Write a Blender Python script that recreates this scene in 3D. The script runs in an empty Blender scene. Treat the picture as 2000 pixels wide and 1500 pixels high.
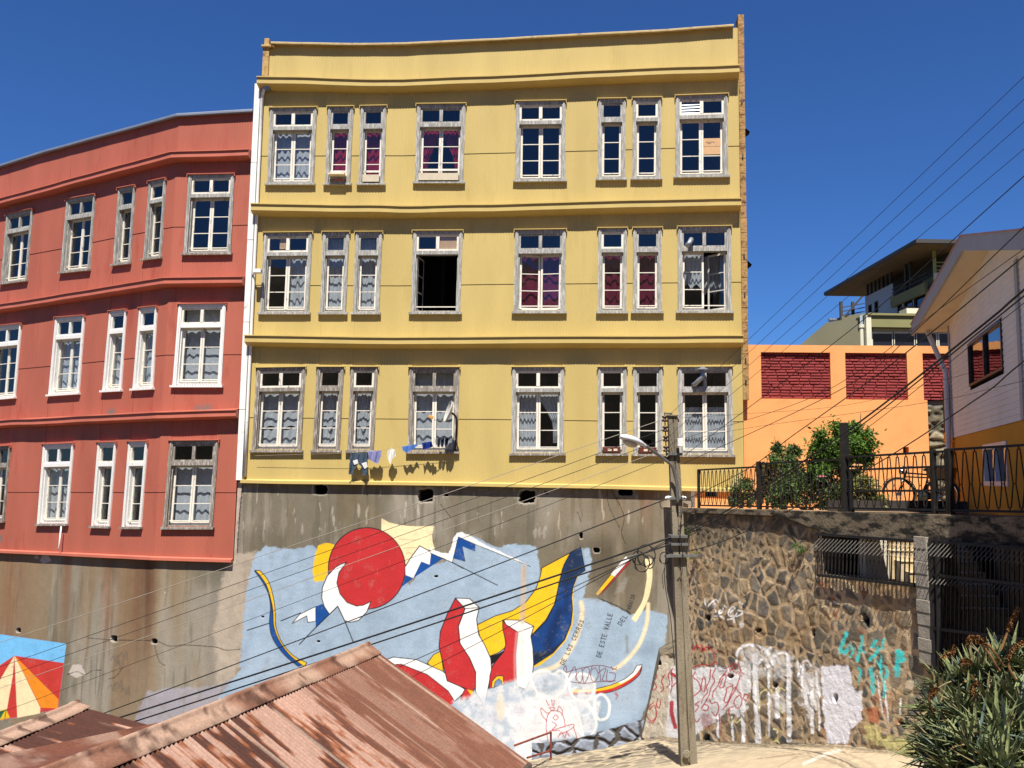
import bpy, math, random
import numpy as np
from mathutils import Vector, Matrix
rnd = random.Random(7)
S = bpy.context.scene
COL = S.collection
R_ = math.radians
# ------------------------------------------------------------------ camera
F = 1677.0
CZ = 8.0
CAM = np.array([0.0, 0.0, CZ])
_u = np.array([230.0, 15950.0, -1677.0]); _u /= np.linalg.norm(_u)
_sp = -_u[2]; _cp = math.sqrt(1 - _sp * _sp)
FWD = np.array([0, _cp, _sp]); _r0 = np.array([1.0, 0, 0]); _u0 = np.array([0, -_sp, _cp])
_sr = _u[0] / _cp; _cr = math.sqrt(1 - _sr * _sr)
CX_ = _cr * _r0 + _sr * _u0
CY_ = -_sr * _r0 + _cr * _u0

def ray(px, py):
    return CX_ * ((px - 1000) / F) + CY_ * ((750 - py) / F) + FWD

def at_y(px, py, y):
    d = ray(px, py); return CAM + d * (y / d[1])

def at_z(px, py, z):
    d = ray(px, py); return CAM + d * ((z - CZ) / d[2])

def on_plane(px, py, p0, n):
    d = ray(px, py); p0 = np.array(p0, float); n = np.array(n, float)
    return CAM + d * (np.dot(p0 - CAM, n) / np.dot(d, n))

def project(P):
    P = np.asarray(P, float) - CAM
    x = P @ CX_; y = P @ CY_; w = P @ FWD
    return 1000 + F * x / w, 750 - F * y / w

# ------------------------------------------------------------------ colour
def lin(c):
    c = np.asarray(c, float) / 255.0
    return np.where(c <= 0.04045, c / 12.92, ((c + 0.055) / 1.055) ** 2.4)

def A(r, g, b, k=0.72):
    return tuple(float(v) for v in np.minimum(lin((r, g, b)) * k, 0.86))

# ------------------------------------------------------------------ numpy noise
def _hash(ix, iy, s):
    v = np.sin(ix * 127.1 + iy * 311.7 + s * 74.7) * 43758.5453
    return v - np.floor(v)

def vnoise(x, y, s=0):
    ix = np.floor(x); iy = np.floor(y); fx = x - ix; fy = y - iy
    fx = fx * fx * (3 - 2 * fx); fy = fy * fy * (3 - 2 * fy)
    a = _hash(ix, iy, s); b = _hash(ix + 1, iy, s); c = _hash(ix, iy + 1, s); d = _hash(ix + 1, iy + 1, s)
    return (a * (1 - fx) + b * fx) * (1 - fy) + (c * (1 - fx) + d * fx) * fy

def fbm(x, y, s=0, o=4):
    t = 0; a = 0.5; n = 0
    for i in range(o):
        t = t + a * vnoise(x, y, s + i * 13); n += a; x = x * 2.03 + 5.2; y = y * 2.03 + 1.7; a *= 0.5
    return t / n

def sstep(a, b, x):
    t = np.clip((x - a) / (b - a), 0, 1); return t * t * (3 - 2 * t)

# ------------------------------------------------------------------ materials
def _mat(name):
    m = bpy.data.materials.new(name); m.use_nodes = True
    nt = m.node_tree
    return m, nt, nt.nodes['Principled BSDF']

def M(name, col, rough=0.75, var=0.12, scale=3.0, stretch=(1, 1, 1), col2=None, thr=(0.45, 0.6), fine=0.06, bump=0.0, bscale=60, metal=0.0, spec=0.3):
    """noise-varied procedural material in world space; col2 is a second real colour (wear, rust) in patches"""
    m, nt, b = _mat(name)
    N = nt.nodes; L = nt.links
    g = N.new('ShaderNodeNewGeometry'); mp = N.new('ShaderNodeVectorMath'); mp.operation = 'MULTIPLY'
    mp.inputs[1].default_value = stretch
    L.new(g.outputs['Position'], mp.inputs[0])
    n1 = N.new('ShaderNodeTexNoise'); n1.inputs['Scale'].default_value = scale; n1.inputs['Detail'].default_value = 5
    L.new(mp.outputs[0], n1.inputs['Vector'])
    r = N.new('ShaderNodeValToRGB')
    c = np.array(col[:3])
    r.color_ramp.elements[0].position = 0.3; r.color_ramp.elements[1].position = 0.7
    r.color_ramp.elements[0].color = (*np.clip(c * (1 - var), 0, 1), 1)
    r.color_ramp.elements[1].color = (*np.clip(c * (1 + var), 0, .9), 1)
    L.new(n1.outputs['Fac'], r.inputs['Fac'])
    out = r.outputs['Color']
    if col2 is not None:
        n2 = N.new('ShaderNodeTexNoise'); n2.inputs['Scale'].default_value = scale * 1.7; n2.inputs['Detail'].default_value = 6
        n2.inputs['Roughness'].default_value = 0.65
        L.new(mp.outputs[0], n2.inputs['Vector'])
        r2 = N.new('ShaderNodeMapRange'); r2.inputs[1].default_value = thr[0]; r2.inputs[2].default_value = thr[1]
        L.new(n2.outputs['Fac'], r2.inputs[0])
        mx = N.new('ShaderNodeMix'); mx.data_type = 'RGBA'
        L.new(r2.outputs[0], mx.inputs['Factor']); L.new(out, mx.inputs['A']); mx.inputs['B'].default_value = (*col2[:3], 1)
        out = mx.outputs['Result']
    if fine:
        n3 = N.new('ShaderNodeTexNoise'); n3.inputs['Scale'].default_value = 35; n3.inputs['Detail'].default_value = 3
        L.new(g.outputs['Position'], n3.inputs['Vector'])
        r3 = N.new('ShaderNodeMapRange'); r3.inputs[1].default_value = .3; r3.inputs[2].default_value = .7
        r3.inputs[3].default_value = 1 - fine; r3.inputs[4].default_value = 1 + fine
        L.new(n3.outputs['Fac'], r3.inputs[0])
        vm = N.new('ShaderNodeVectorMath'); vm.operation = 'SCALE'
        L.new(out, vm.inputs[0]); L.new(r3.outputs[0], vm.inputs['Scale']); out = vm.outputs[0]
    L.new(out, b.inputs['Base Color'])
    b.inputs['Roughness'].default_value = rough; b.inputs['Metallic'].default_value = metal
    b.inputs['Specular IOR Level'].default_value = spec
    if bump:
        nb = N.new('ShaderNodeTexNoise'); nb.inputs['Scale'].default_value = bscale; nb.inputs['Detail'].default_value = 4
        L.new(g.outputs['Position'], nb.inputs['Vector'])
        bp = N.new('ShaderNodeBump'); bp.inputs['Strength'].default_value = 1.0; bp.inputs['Distance'].default_value = bump
        L.new(nb.outputs['Fac'], bp.inputs['Height']); L.new(bp.outputs[0], b.inputs['Normal'])
    return m

def MC(name, rough=0.85, fine=0.1, fscale=40, bump=0.0, bscale=50, spec=0.2, metal=0.0):
    """pigment from the mesh's 'col' attribute, with fine procedural grain"""
    m, nt, b = _mat(name); N = nt.nodes; L = nt.links
    at = N.new('ShaderNodeAttribute'); at.attribute_name = 'col'
    g = N.new('ShaderNodeNewGeometry')
    n3 = N.new('ShaderNodeTexNoise'); n3.inputs['Scale'].default_value = fscale; n3.inputs['Detail'].default_value = 5
    L.new(g.outputs['Position'], n3.inputs['Vector'])
    r3 = N.new('ShaderNodeMapRange'); r3.inputs[1].default_value = .3; r3.inputs[2].default_value = .7
    r3.inputs[3].default_value = 1 - fine; r3.inputs[4].default_value = 1 + fine
    L.new(n3.outputs['Fac'], r3.inputs[0])
    vm = N.new('ShaderNodeVectorMath'); vm.operation = 'SCALE'
    L.new(at.outputs['Color'], vm.inputs[0]); L.new(r3.outputs[0], vm.inputs['Scale'])
    L.new(vm.outputs[0], b.inputs['Base Color'])
    b.inputs['Roughness'].default_value = rough; b.inputs['Specular IOR Level'].default_value = spec
    b.inputs['Metallic'].default_value = metal
    if bump:
        bp = N.new('ShaderNodeBump'); bp.inputs['Distance'].default_value = bump
        nb = N.new('ShaderNodeTexNoise'); nb.inputs['Scale'].default_value = bscale; nb.inputs['Detail'].default_value = 5
        L.new(g.outputs['Position'], nb.inputs['Vector'])
        L.new(nb.outputs['Fac'], bp.inputs['Height']); L.new(bp.outputs[0], b.inputs['Normal'])
    return m

def glass_mat(name, tint=(1, 1, 1), refl=0.0):
    m = bpy.data.materials.new(name); m.use_nodes = True
    nt = m.node_tree; N = nt.nodes; L = nt.links
    N.remove(N['Principled BSDF'])
    tr = N.new('ShaderNodeBsdfTransparent'); tr.inputs[0].default_value = (*tint, 1)
    gl = N.new('ShaderNodeBsdfGlossy'); gl.inputs['Roughness'].default_value = 0.02
    gi = N.new('ShaderNodeNewGeometry'); dt = N.new('ShaderNodeVectorMath'); dt.operation = 'DOT_PRODUCT'
    L.new(gi.outputs['Incoming'], dt.inputs[0]); L.new(gi.outputs['Normal'], dt.inputs[1])
    def mth(op, a, b=None, c=None):
        n = N.new('ShaderNodeMath'); n.operation = op
        for i, v in enumerate((a, b, c)):
            if v is None: continue
            if isinstance(v, (int, float)): n.inputs[i].default_value = v
            else: L.new(v, n.inputs[i])
        return n.outputs[0]
    fac = mth('POWER', mth('SUBTRACT', 1.0, mth('ABSOLUTE', dt.outputs['Value'])), 5.0)
    ad_out = mth('MULTIPLY_ADD', fac, .9 - refl, .095 + refl)
    g = N.new('ShaderNodeNewGeometry'); nb = N.new('ShaderNodeTexNoise'); nb.inputs['Scale'].default_value = 3.0
    L.new(g.outputs['Position'], nb.inputs['Vector'])
    bp = N.new('ShaderNodeBump'); bp.inputs['Distance'].default_value = 0.004; bp.inputs['Strength'].default_value = .6
    L.new(nb.outputs['Fac'], bp.inputs['Height']); L.new(bp.outputs[0], gl.inputs['Normal'])
    mx = N.new('ShaderNodeMixShader')
    L.new(ad_out, mx.inputs[0]); L.new(tr.outputs[0], mx.inputs[1]); L.new(gl.outputs[0], mx.inputs[2])
    L.new(mx.outputs[0], N['Material Output'].inputs['Surface'])
    return m

def cloth_mat(name, col, var=.08, trans=.35, stripes=0):
    m = bpy.data.materials.new(name); m.use_nodes = True
    nt = m.node_tree; N = nt.nodes; L = nt.links
    b = N['Principled BSDF']; b.inputs['Roughness'].default_value = .9; b.inputs['Specular IOR Level'].default_value = .1
    g = N.new('ShaderNodeNewGeometry'); n = N.new('ShaderNodeTexNoise'); n.inputs['Scale'].default_value = 18; n.inputs['Detail'].default_value = 4
    L.new(g.outputs['Position'], n.inputs['Vector'])
    r = N.new('ShaderNodeValToRGB'); c = np.array(col)
    r.color_ramp.elements[0].position = .35; r.color_ramp.elements[1].position = .65
    r.color_ramp.elements[0].color = (*np.clip(c * (1 - var), 0, 1), 1); r.color_ramp.elements[1].color = (*np.clip(c * (1 + var), 0, .95), 1)
    L.new(n.outputs['Fac'], r.inputs['Fac']); L.new(r.outputs['Color'], b.inputs['Base Color'])
    t = N.new('ShaderNodeBsdfTranslucent'); L.new(r.outputs['Color'], t.inputs[0])
    mx = N.new('ShaderNodeMixShader'); mx.inputs[0].default_value = trans
    L.new(b.outputs[0], mx.inputs[1]); L.new(t.outputs[0], mx.inputs[2])
    L.new(mx.outputs[0], N['Material Output'].inputs['Surface'])
    return m

def leaf_mat(name, c1, c2, trans=.25, scale=2.5):
    m = bpy.data.materials.new(name); m.use_nodes = True
    nt = m.node_tree; N = nt.nodes; L = nt.links
    b = N['Principled BSDF']; b.inputs['Roughness'].default_value = .58; b.inputs['Specular IOR Level'].default_value = .25
    g = N.new('ShaderNodeNewGeometry'); n = N.new('ShaderNodeTexNoise'); n.inputs['Scale'].default_value = scale; n.inputs['Detail'].default_value = 2
    L.new(g.outputs['Position'], n.inputs['Vector'])
    ad = N.new('ShaderNodeMath'); ad.operation = 'MULTIPLY_ADD'; ad.inputs[1].default_value = .7
    L.new(g.outputs['Random Per Island'], ad.inputs[0])
    mr = N.new('ShaderNodeMath'); mr.operation = 'MULTIPLY_ADD'; mr.inputs[1].default_value = .9; mr.inputs[2].default_value = -.3
    L.new(n.outputs['Fac'], mr.inputs[0]); L.new(mr.outputs[0], ad.inputs[2])
    r = N.new('ShaderNodeValToRGB'); r.color_ramp.elements[0].color = (*c1, 1); r.color_ramp.elements[1].color = (*c2, 1)
    L.new(ad.outputs[0], r.inputs['Fac']); L.new(r.outputs['Color'], b.inputs['Base Color'])
    t = N.new('ShaderNodeBsdfTranslucent'); L.new(r.outputs['Color'], t.inputs[0])
    mx = N.new('ShaderNodeMixShader'); mx.inputs[0].default_value = trans
    L.new(b.outputs[0], mx.inputs[1]); L.new(t.outputs[0], mx.inputs[2])
    L.new(mx.outputs[0], N['Material Output'].inputs['Surface'])
    return m

# ------------------------------------------------------------------ objects
WL = {}
def tag(o, label=None, cat=None, group=None, kind=None):
    if label: o['label'] = label
    if cat: o['category'] = cat
    if group: o['group'] = group
    if kind: o['kind'] = kind
    return o

def thing(name, loc, label, cat, group=None):
    o = bpy.data.objects.new(name, None); COL.objects.link(o)
    o.location = tuple(float(v) for v in loc); o.empty_display_size = .2
    WL[o.name] = np.array(loc, float)
    return tag(o, label, cat, group)

class MB:
    def __init__(s): s.v = []; s.f = []; s.mi = []
    def quad(s, a, b, c, d, mi=0):
        n = len(s.v); s.v += [tuple(a), tuple(b), tuple(c), tuple(d)]; s.f.append((n, n + 1, n + 2, n + 3)); s.mi.append(mi)
    def poly(s, pts, mi=0):
        n = len(s.v); s.v += [tuple(p) for p in pts]; s.f.append(tuple(range(n, n + len(pts)))); s.mi.append(mi)
    def hexa(s, p, mi=0):
        """p: 8 points, bottom ring 0-3 then top ring 4-7"""
        n = len(s.v); s.v += [tuple(q) for q in p]
        for f in ((3, 2, 1, 0), (4, 5, 6, 7), (0, 1, 5, 4), (1, 2, 6, 5), (2, 3, 7, 6), (3, 0, 4, 7)):
            s.f.append(tuple(n + i for i in f)); s.mi.append(mi)
    def box(s, x0, x1, y0, y1, z0, z1, mi=0):
        s.hexa([(x0, y0, z0), (x1, y0, z0), (x1, y1, z0), (x0, y1, z0), (x0, y0, z1), (x1, y0, z1), (x1, y1, z1), (x0, y1, z1)], mi)
    def bar(s, a, b, w, h=None, up=(0, 0, 1), mi=0):
        a = np.array(a, float); b = np.array(b, float); d = b - a; L = np.linalg.norm(d)
        if L < 1e-6: return
        d /= L; up = np.array(up, float)
        if abs(np.dot(d, up)) > .97: up = np.array((0.0, 1.0, 0))
        r = np.cross(d, up); r /= np.linalg.norm(r); q = np.cross(r, d)
        h = w if h is None else h
        r = r * w / 2; q = q * h / 2
        s.hexa([a - r - q, a + r - q, a + r + q, a - r + q, b - r - q, b + r - q, b + r + q, b - r + q], mi)
    def tube(s, pts, r, n=8, mi=0, cap=True):
        pts = [np.array(p, float) for p in pts]
        rs = r if isinstance(r, (list, tuple, np.ndarray)) else [r] * len(pts)
        base = len(s.v); prev = None
        for i, p in enumerate(pts):
            t = pts[min(i + 1, len(pts) - 1)] - pts[max(i - 1, 0)]; t = t / (np.linalg.norm(t) + 1e-9)
            if prev is None:
                a = np.array((0, 0, 1.0)) if abs(t[2]) < .9 else np.array((1.0, 0, 0))
                a = np.cross(t, a)
            else:
                a = prev - t * np.dot(prev, t)
            a /= np.linalg.norm(a) + 1e-9; prev = a; b = np.cross(t, a)
            for k in range(n):
                an = 2 * math.pi * k / n
                s.v.append(tuple(p + rs[i] * (math.cos(an) * a + math.sin(an) * b)))
        for i in range(len(pts) - 1):
            for k in range(n):
                k2 = (k + 1) % n
                s.f.append((base + i * n + k, base + i * n + k2, base + (i + 1) * n + k2, base + (i + 1) * n + k)); s.mi.append(mi)
        if cap:
            s.f.append(tuple(base + k for k in range(n))[::-1]); s.mi.append(mi)
            e = base + (len(pts) - 1) * n
            s.f.append(tuple(e + k for k in range(n))); s.mi.append(mi)
    def lathe(s, o, axis, prof, n=20, mi=0):
        """prof: (radius, along)"""
        axis = np.array(axis, float); axis /= np.linalg.norm(axis); o = np.array(o, float)
        a = np.array((0, 0, 1.0)) if abs(axis[2]) < .9 else np.array((1.0, 0, 0))
        a = np.cross(axis, a); a /= np.linalg.norm(a); b = np.cross(axis, a)
        base = len(s.v)
        for r, h in prof:
            for k in range(n):
                an = 2 * math.pi * k / n
                s.v.append(tuple(o + axis * h + r * (math.cos(an) * a + math.sin(an) * b)))
        for i in range(len(prof) - 1):
            for k in range(n):
                k2 = (k + 1) % n
                s.f.append((base + i * n + k, base + i * n + k2, base + (i + 1) * n + k2, base + (i + 1) * n + k)); s.mi.append(mi)
    def build(s, name, mats, parent=None, smooth=False, bevel=0.0, label=None, cols=None):
        me = bpy.data.meshes.new(name)
        off = WL.get(parent.name, np.zeros(3)) if parent is not None else np.zeros(3)
        v = np.array(s.v, float).reshape(-1, 3) - off
        me.from_pydata(v.tolist(), [], s.f)
        return _fin(me, name, mats, parent, smooth, bevel, label, s.mi, cols)

def _fin(me, name, mats, parent, smooth, bevel, label, mi=None, cols=None):
    o = bpy.data.objects.new(name, me); COL.objects.link(o)
    for m in (mats if isinstance(mats, (list, tuple)) else [mats]): me.materials.append(m)
    if mi is not None and len(set(mi)) > 1: me.polygons.foreach_set('material_index', mi)
    if smooth: me.polygons.foreach_set('use_smooth', [True] * len(me.polygons))
    if cols is not None: set_col(me, cols)
    if parent is not None:
        o.parent = parent
    WL[o.name] = WL.get(parent.name, np.zeros(3)) if parent is not None else np.zeros(3)
    if bevel:
        b = o.modifiers.new('Bevel', 'BEVEL'); b.width = bevel; b.segments = 2; b.limit_method = 'ANGLE'
    if label: o['label'] = label
    me.update()
    return o

def set_col(me, cols):
    ca = me.color_attributes.new('col', 'FLOAT_COLOR', 'POINT')
    a = np.ones((len(me.vertices), 4), np.float32); a[:, :3] = cols
    ca.data.foreach_set('color', a.ravel())

def grid_mesh(name, P, faces, mats, parent, cols=None, smooth=True, label=None):
    """fast numpy mesh: P (N,3), faces (M,4); unused vertices dropped"""
    used = np.zeros(len(P), bool); used[faces.ravel()] = True
    idx = np.cumsum(used) - 1
    P = P[used] - (WL.get(parent.name, np.zeros(3)) if parent is not None else 0); fc = idx[faces]
    me = bpy.data.meshes.new(name)
    me.vertices.add(len(P)); me.vertices.foreach_set('co', P.astype(np.float32).ravel())
    m = len(fc); me.loops.add(m * 4); me.loops.foreach_set('vertex_index', fc.astype(np.int32).ravel())
    me.polygons.add(m); me.polygons.foreach_set('loop_start', (np.arange(m) * 4).astype(np.int32))
    me.polygons.foreach_set('loop_total', np.full(m, 4, np.int32))
    me.update(calc_edges=True)
    return _fin(me, name, mats, parent, smooth, 0, label, None, None if cols is None else cols[used])

def gfaces(nu, nv):
    i = np.arange(nu - 1)[:, None] * nv + np.arange(nv - 1)[None, :]
    i = i.ravel()
    return np.stack([i, i + nv, i + nv + 1, i + 1], 1)

def catmull(pts, n=6, closed=False):
    P = [np.array(p, float) for p in pts]; out = []
    m = len(P)
    for i in range(m if closed else m - 1):
        if closed: a, b, c, d = P[(i - 1) % m], P[i], P[(i + 1) % m], P[(i + 2) % m]
        else: a, b, c, d = P[max(i - 1, 0)], P[i], P[i + 1], P[min(i + 2, m - 1)]
        for k in range(n):
            t = k / n
            out.append(.5 * ((2 * b) + (-a + c) * t + (2 * a - 5 * b + 4 * c - d) * t * t + (-a + 3 * b - 3 * c + d) * t ** 3))
    if not closed: out.append(P[-1])
    return out

# ------------------------------------------------------------------ facade line shared by both buildings and the wall below
class Line:
    def __init__(s, pts):
        s.p = np.array(pts, float); d = np.diff(s.p, axis=0); s.l = np.linalg.norm(d, axis=1); s.d = d / s.l[:, None]
        s.c = np.concatenate([[0], np.cumsum(s.l)])
        s.n = np.stack([s.d[:, 1], -s.d[:, 0]], 1)
    def seg(s, u): return int(np.clip(np.searchsorted(s.c, u, 'right') - 1, 0, len(s.l) - 1))
    def xy(s, u, o=0.0):
        u = np.asarray(u, float); k = np.clip(np.searchsorted(s.c, u, 'right') - 1, 0, len(s.l) - 1)
        p = s.p[k] + s.d[k] * (u - s.c[k])[..., None]
        if np.ndim(o) or o != 0: p = p + s.nrm(u) * (np.asarray(o)[..., None] if np.ndim(o) else o)
        return p
    def nrm(s, u, w=.04):
        u = np.asarray(u, float); acc = 0
        for e in (-w, 0, w):
            k = np.clip(np.searchsorted(s.c, u + e, 'right') - 1, 0, len(s.l) - 1); acc = acc + s.n[k]
        return acc / np.linalg.norm(acc, axis=-1, keepdims=True)
    def hit(s, px, py, off=0.0):
        d = ray(px, py); best = None
        for k in range(len(s.l)):
            n = np.array([*s.n[k], 0]); p0 = np.array([*(s.p[k] + s.n[k] * off), CZ])
            den = np.dot(d, n)
            if abs(den) < 1e-9: continue
            t = np.dot(p0 - CAM, n) / den
            if t <= 0: continue
            P = CAM + d * t; a = np.dot(P[:2] - p0[:2], s.d[k])
            lo = -1e9 if k == 0 else -1e-6; hi = 1e9 if k == len(s.l) - 1 else s.l[k] + 1e-6
            e = max(lo - a, a - hi, 0)
            if best is None or e < best[0]: best = (e, s.c[k] + a, P[2])
        return best[1], best[2]
    def P(s, u, z, o=0.0):
        q = s.xy(u, o); return np.array([q[0], q[1], z])

def hz(px, Y):
    """plan point at photo column px (on the horizon row) and distance Y"""
    p = at_y(px, 926 + .0144 * (px - 1000), Y); return (p[0], p[1])
_r0p = hz(0, 26.8); _r1p = hz(311, 22.87)
_ext = (_r0p[0] + (_r0p[0] - _r1p[0]) * .45, _r0p[1] + (_r0p[1] - _r1p[1]) * .45)
FL = Line([_ext, _r1p, hz(475, 22.6), hz(770, 22.60), hz(957, 22.38), hz(1140, 22.06), hz(1453, 21.57), hz(1560, 21.42)])
UJ = FL.c[2]; UE = FL.c[6]
# ------------------------------------------------------------------ shared materials
YEL = A(218, 192, 118, .67); RED = A(190, 106, 85, .71)
m_yel = M('yellow_paint', YEL, .62, .07, 1.4, (1, 1, .22), fine=.03, spec=.25, col2=A(202, 176, 106, .68), thr=(.56, .82))
m_yel2 = M('yellow_trim_paint', A(222, 194, 117, .68), .6, .06, 2, fine=.03)
m_red = M('red_paint', RED, .65, .08, .9, (1, 1, .3), fine=.04, spec=.25)
m_red2 = M('red_trim_paint', A(206, 116, 94, .76), .6, .08, 2, fine=.04)
m_white = M('white_paint', A(246, 243, 236, .8), .55, .04, 5, fine=.03, col2=A(190, 185, 175), thr=(.60, .72))
m_sash = M('sash_paint', A(240, 232, 215, .8), .5, .06, 6, (1, 1, .4), fine=.05, col2=A(165, 155, 145), thr=(.58, .68))
m_wood = M('weathered_wood', A(156, 154, 146, .78), .85, .14, 5, (3, 3, .45), fine=.07, col2=A(216, 212, 206, .78), thr=(.46, .68))
m_woodb = M('bare_grey_wood', A(140, 131, 120, .78), .9, .16, 5, (3, 3, .45), fine=.08, col2=A(214, 206, 196, .78), thr=(.50, .68))
m_whitef = M('fresh_white_frame', A(240, 238, 232, .8), .6, .06, 8, (2, 2, .5), fine=.06, col2=A(168, 158, 150), thr=(.62, .72))
m_glass = glass_mat('window_glass', (.80, .84, .86))
m_lace = cloth_mat('white_lace', A(232, 234, 238, .75), .10, .3)
m_redc = cloth_mat('red_curtain', A(172, 40, 60, .8), .10, .25)
m_purp = cloth_mat('purple_curtain', A(120, 34, 62, .8), .10, .2)
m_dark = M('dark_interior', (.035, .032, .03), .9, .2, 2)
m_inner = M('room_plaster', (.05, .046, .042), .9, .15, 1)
m_card = M('cardboard', A(214, 172, 128, .8), .85, .06, 9)
m_roofd = M('tar_roof', A(90, 88, 86), .9, .1)
m_metal = M('galvanised_metal', A(176, 182, 190, .7), .42, .1, 4, metal=.6)
m_blackm = M('black_iron', (.012, .011, .011), .5, .3, 9, fine=.2)

def zfun(pts, off=0.0):
    h = sorted(FL.hit(x, y, off) for x, y in pts)
    U = np.array([a for a, b in h]); Z = np.array([b for a, b in h])
    def f(u):
        u = np.asarray(u, float)
        r = np.interp(u, U, Z)
        r = np.where(u < U[0], Z[0] + (u - U[0]) * (Z[1] - Z[0]) / (U[1] - U[0]), r)
        r = np.where(u > U[-1], Z[-1] + (u - U[-1]) * (Z[-1] - Z[-2]) / (U[-1] - U[-2]), r)
        return r
    return f

def facade(u0, u1, ztop, zbot, holes, seams, mat, parent, amp=.0034, period=.076):
    n = int((u1 - u0) / period * 4); us = np.linspace(u0, u1, n + 1)
    zt = ztop(us); zb = zbot(us); sz = [s(us) for s in seams]
    ph = (us / period) * 2 * math.pi
    base_o = amp * np.sin(ph)
    xy0 = FL.xy(us); nn = FL.nrm(us)
    b = MB(); key = {}
    def vert(i, z, lvl, kid):
        k = (i, kid, lvl)
        if k not in key:
            key[k] = len(b.v); o = base_o[i] + lvl * .012
            b.v.append((xy0[i, 0] + nn[i, 0] * o, xy0[i, 1] + nn[i, 1] * o, z))
        return key[k]
    def hz_(h, i, top):
        a = np.clip((us[i] - h['u0']) / (h['u1'] - h['u0']), 0, 1)
        z0, z1 = (h['zt'] if top else h['zb']); return z0 + (z1 - z0) * a
    for i in range(n):
        um = (us[i] + us[i + 1]) / 2
        act = sorted([(k, h) for k, h in enumerate(holes) if h['u0'] < um < h['u1']], key=lambda t: t[1]['zb'][0])
        spans = []; cur = ('b', None)
        for k, h in act:
            spans.append((cur, ('h', k, 0))); cur = ('h', k, 1)
        spans.append((cur, ('t', None)))
        def zof(kid, j):
            if kid[0] == 'b': return zb[j]
            if kid[0] == 't': return zt[j]
            if kid[0] == 's': return sz[kid[1]][j]
            return hz_(holes[kid[1]], j, kid[2])
        for lo, hi in spans:
            cuts = [lo] + [('s', q) for q in sorted(range(len(seams)), key=lambda q: sz[q][i]) if zof(lo, i) + .01 < sz[q][i] < zof(hi, i) - .01] + [hi]
            for a, c in zip(cuts[:-1], cuts[1:]):
                # the upper sheet laps out over the lower one at each seam
                lo_ = 1 if a[0] == 's' else 0
                b.f.append((vert(i, zof(a, i), lo_, a), vert(i + 1, zof(a, i + 1), lo_, a), vert(i + 1, zof(c, i + 1), 0, c), vert(i, zof(c, i), 0, c))); b.mi.append(0)
    return b.build('corrugated_wall', mat, parent, smooth=True)

def sweep(name, u0, u1, zf, prof, mat, parent, step=.35, wob=.0, seed=1, smooth=False):
    us = np.unique(np.concatenate([np.arange(u0, u1, step), [u1], [c for c in FL.c if u0 < c < u1]]))
    b = MB(); z = zf(us); m = len(prof)
    for i, u in enumerate(us):
        w = wob * (float(vnoise(np.array(u * .9), np.array(seed * 3.1), seed)) - .5) * 2
        w2 = wob * (float(vnoise(np.array(u * 2.3), np.array(seed * 7.1), seed + 4)) - .5)
        for j, (o, dz) in enumerate(prof):
            q = FL.xy(u, o + (w2 if o > .02 else 0)); b.v.append((q[0], q[1], z[i] + dz + (w if o > .02 else 0)))
    for i in range(len(us) - 1):
        for j in range(m):
            j2 = (j + 1) % m
            b.f.append((i * m + j, i * m + j2, (i + 1) * m + j2, (i + 1) * m + j)); b.mi.append(0)
    b.f.append(tuple(range(m))); b.mi.append(0); e = (len(us) - 1) * m
    b.f.append(tuple(e + j for j in range(m))[::-1]); b.mi.append(0)
    return b.build(name, mat, parent, smooth=smooth)

# ------------------------------------------------------------------ windows
def winquad(TL, TR, BR, BL):
    c = [FL.hit(*p) for p in (TL, TR, BR, BL)]
    return np.array(c)

def hole_of(q):
    tl, tr, br, bl = q
    return dict(u0=(tl[0] + bl[0]) / 2 + .055, u1=(tr[0] + br[0]) / 2 - .055,
                zt=(tl[1] - .05, tr[1] - .05), zb=(bl[1] + .03, br[1] + .03))

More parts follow.
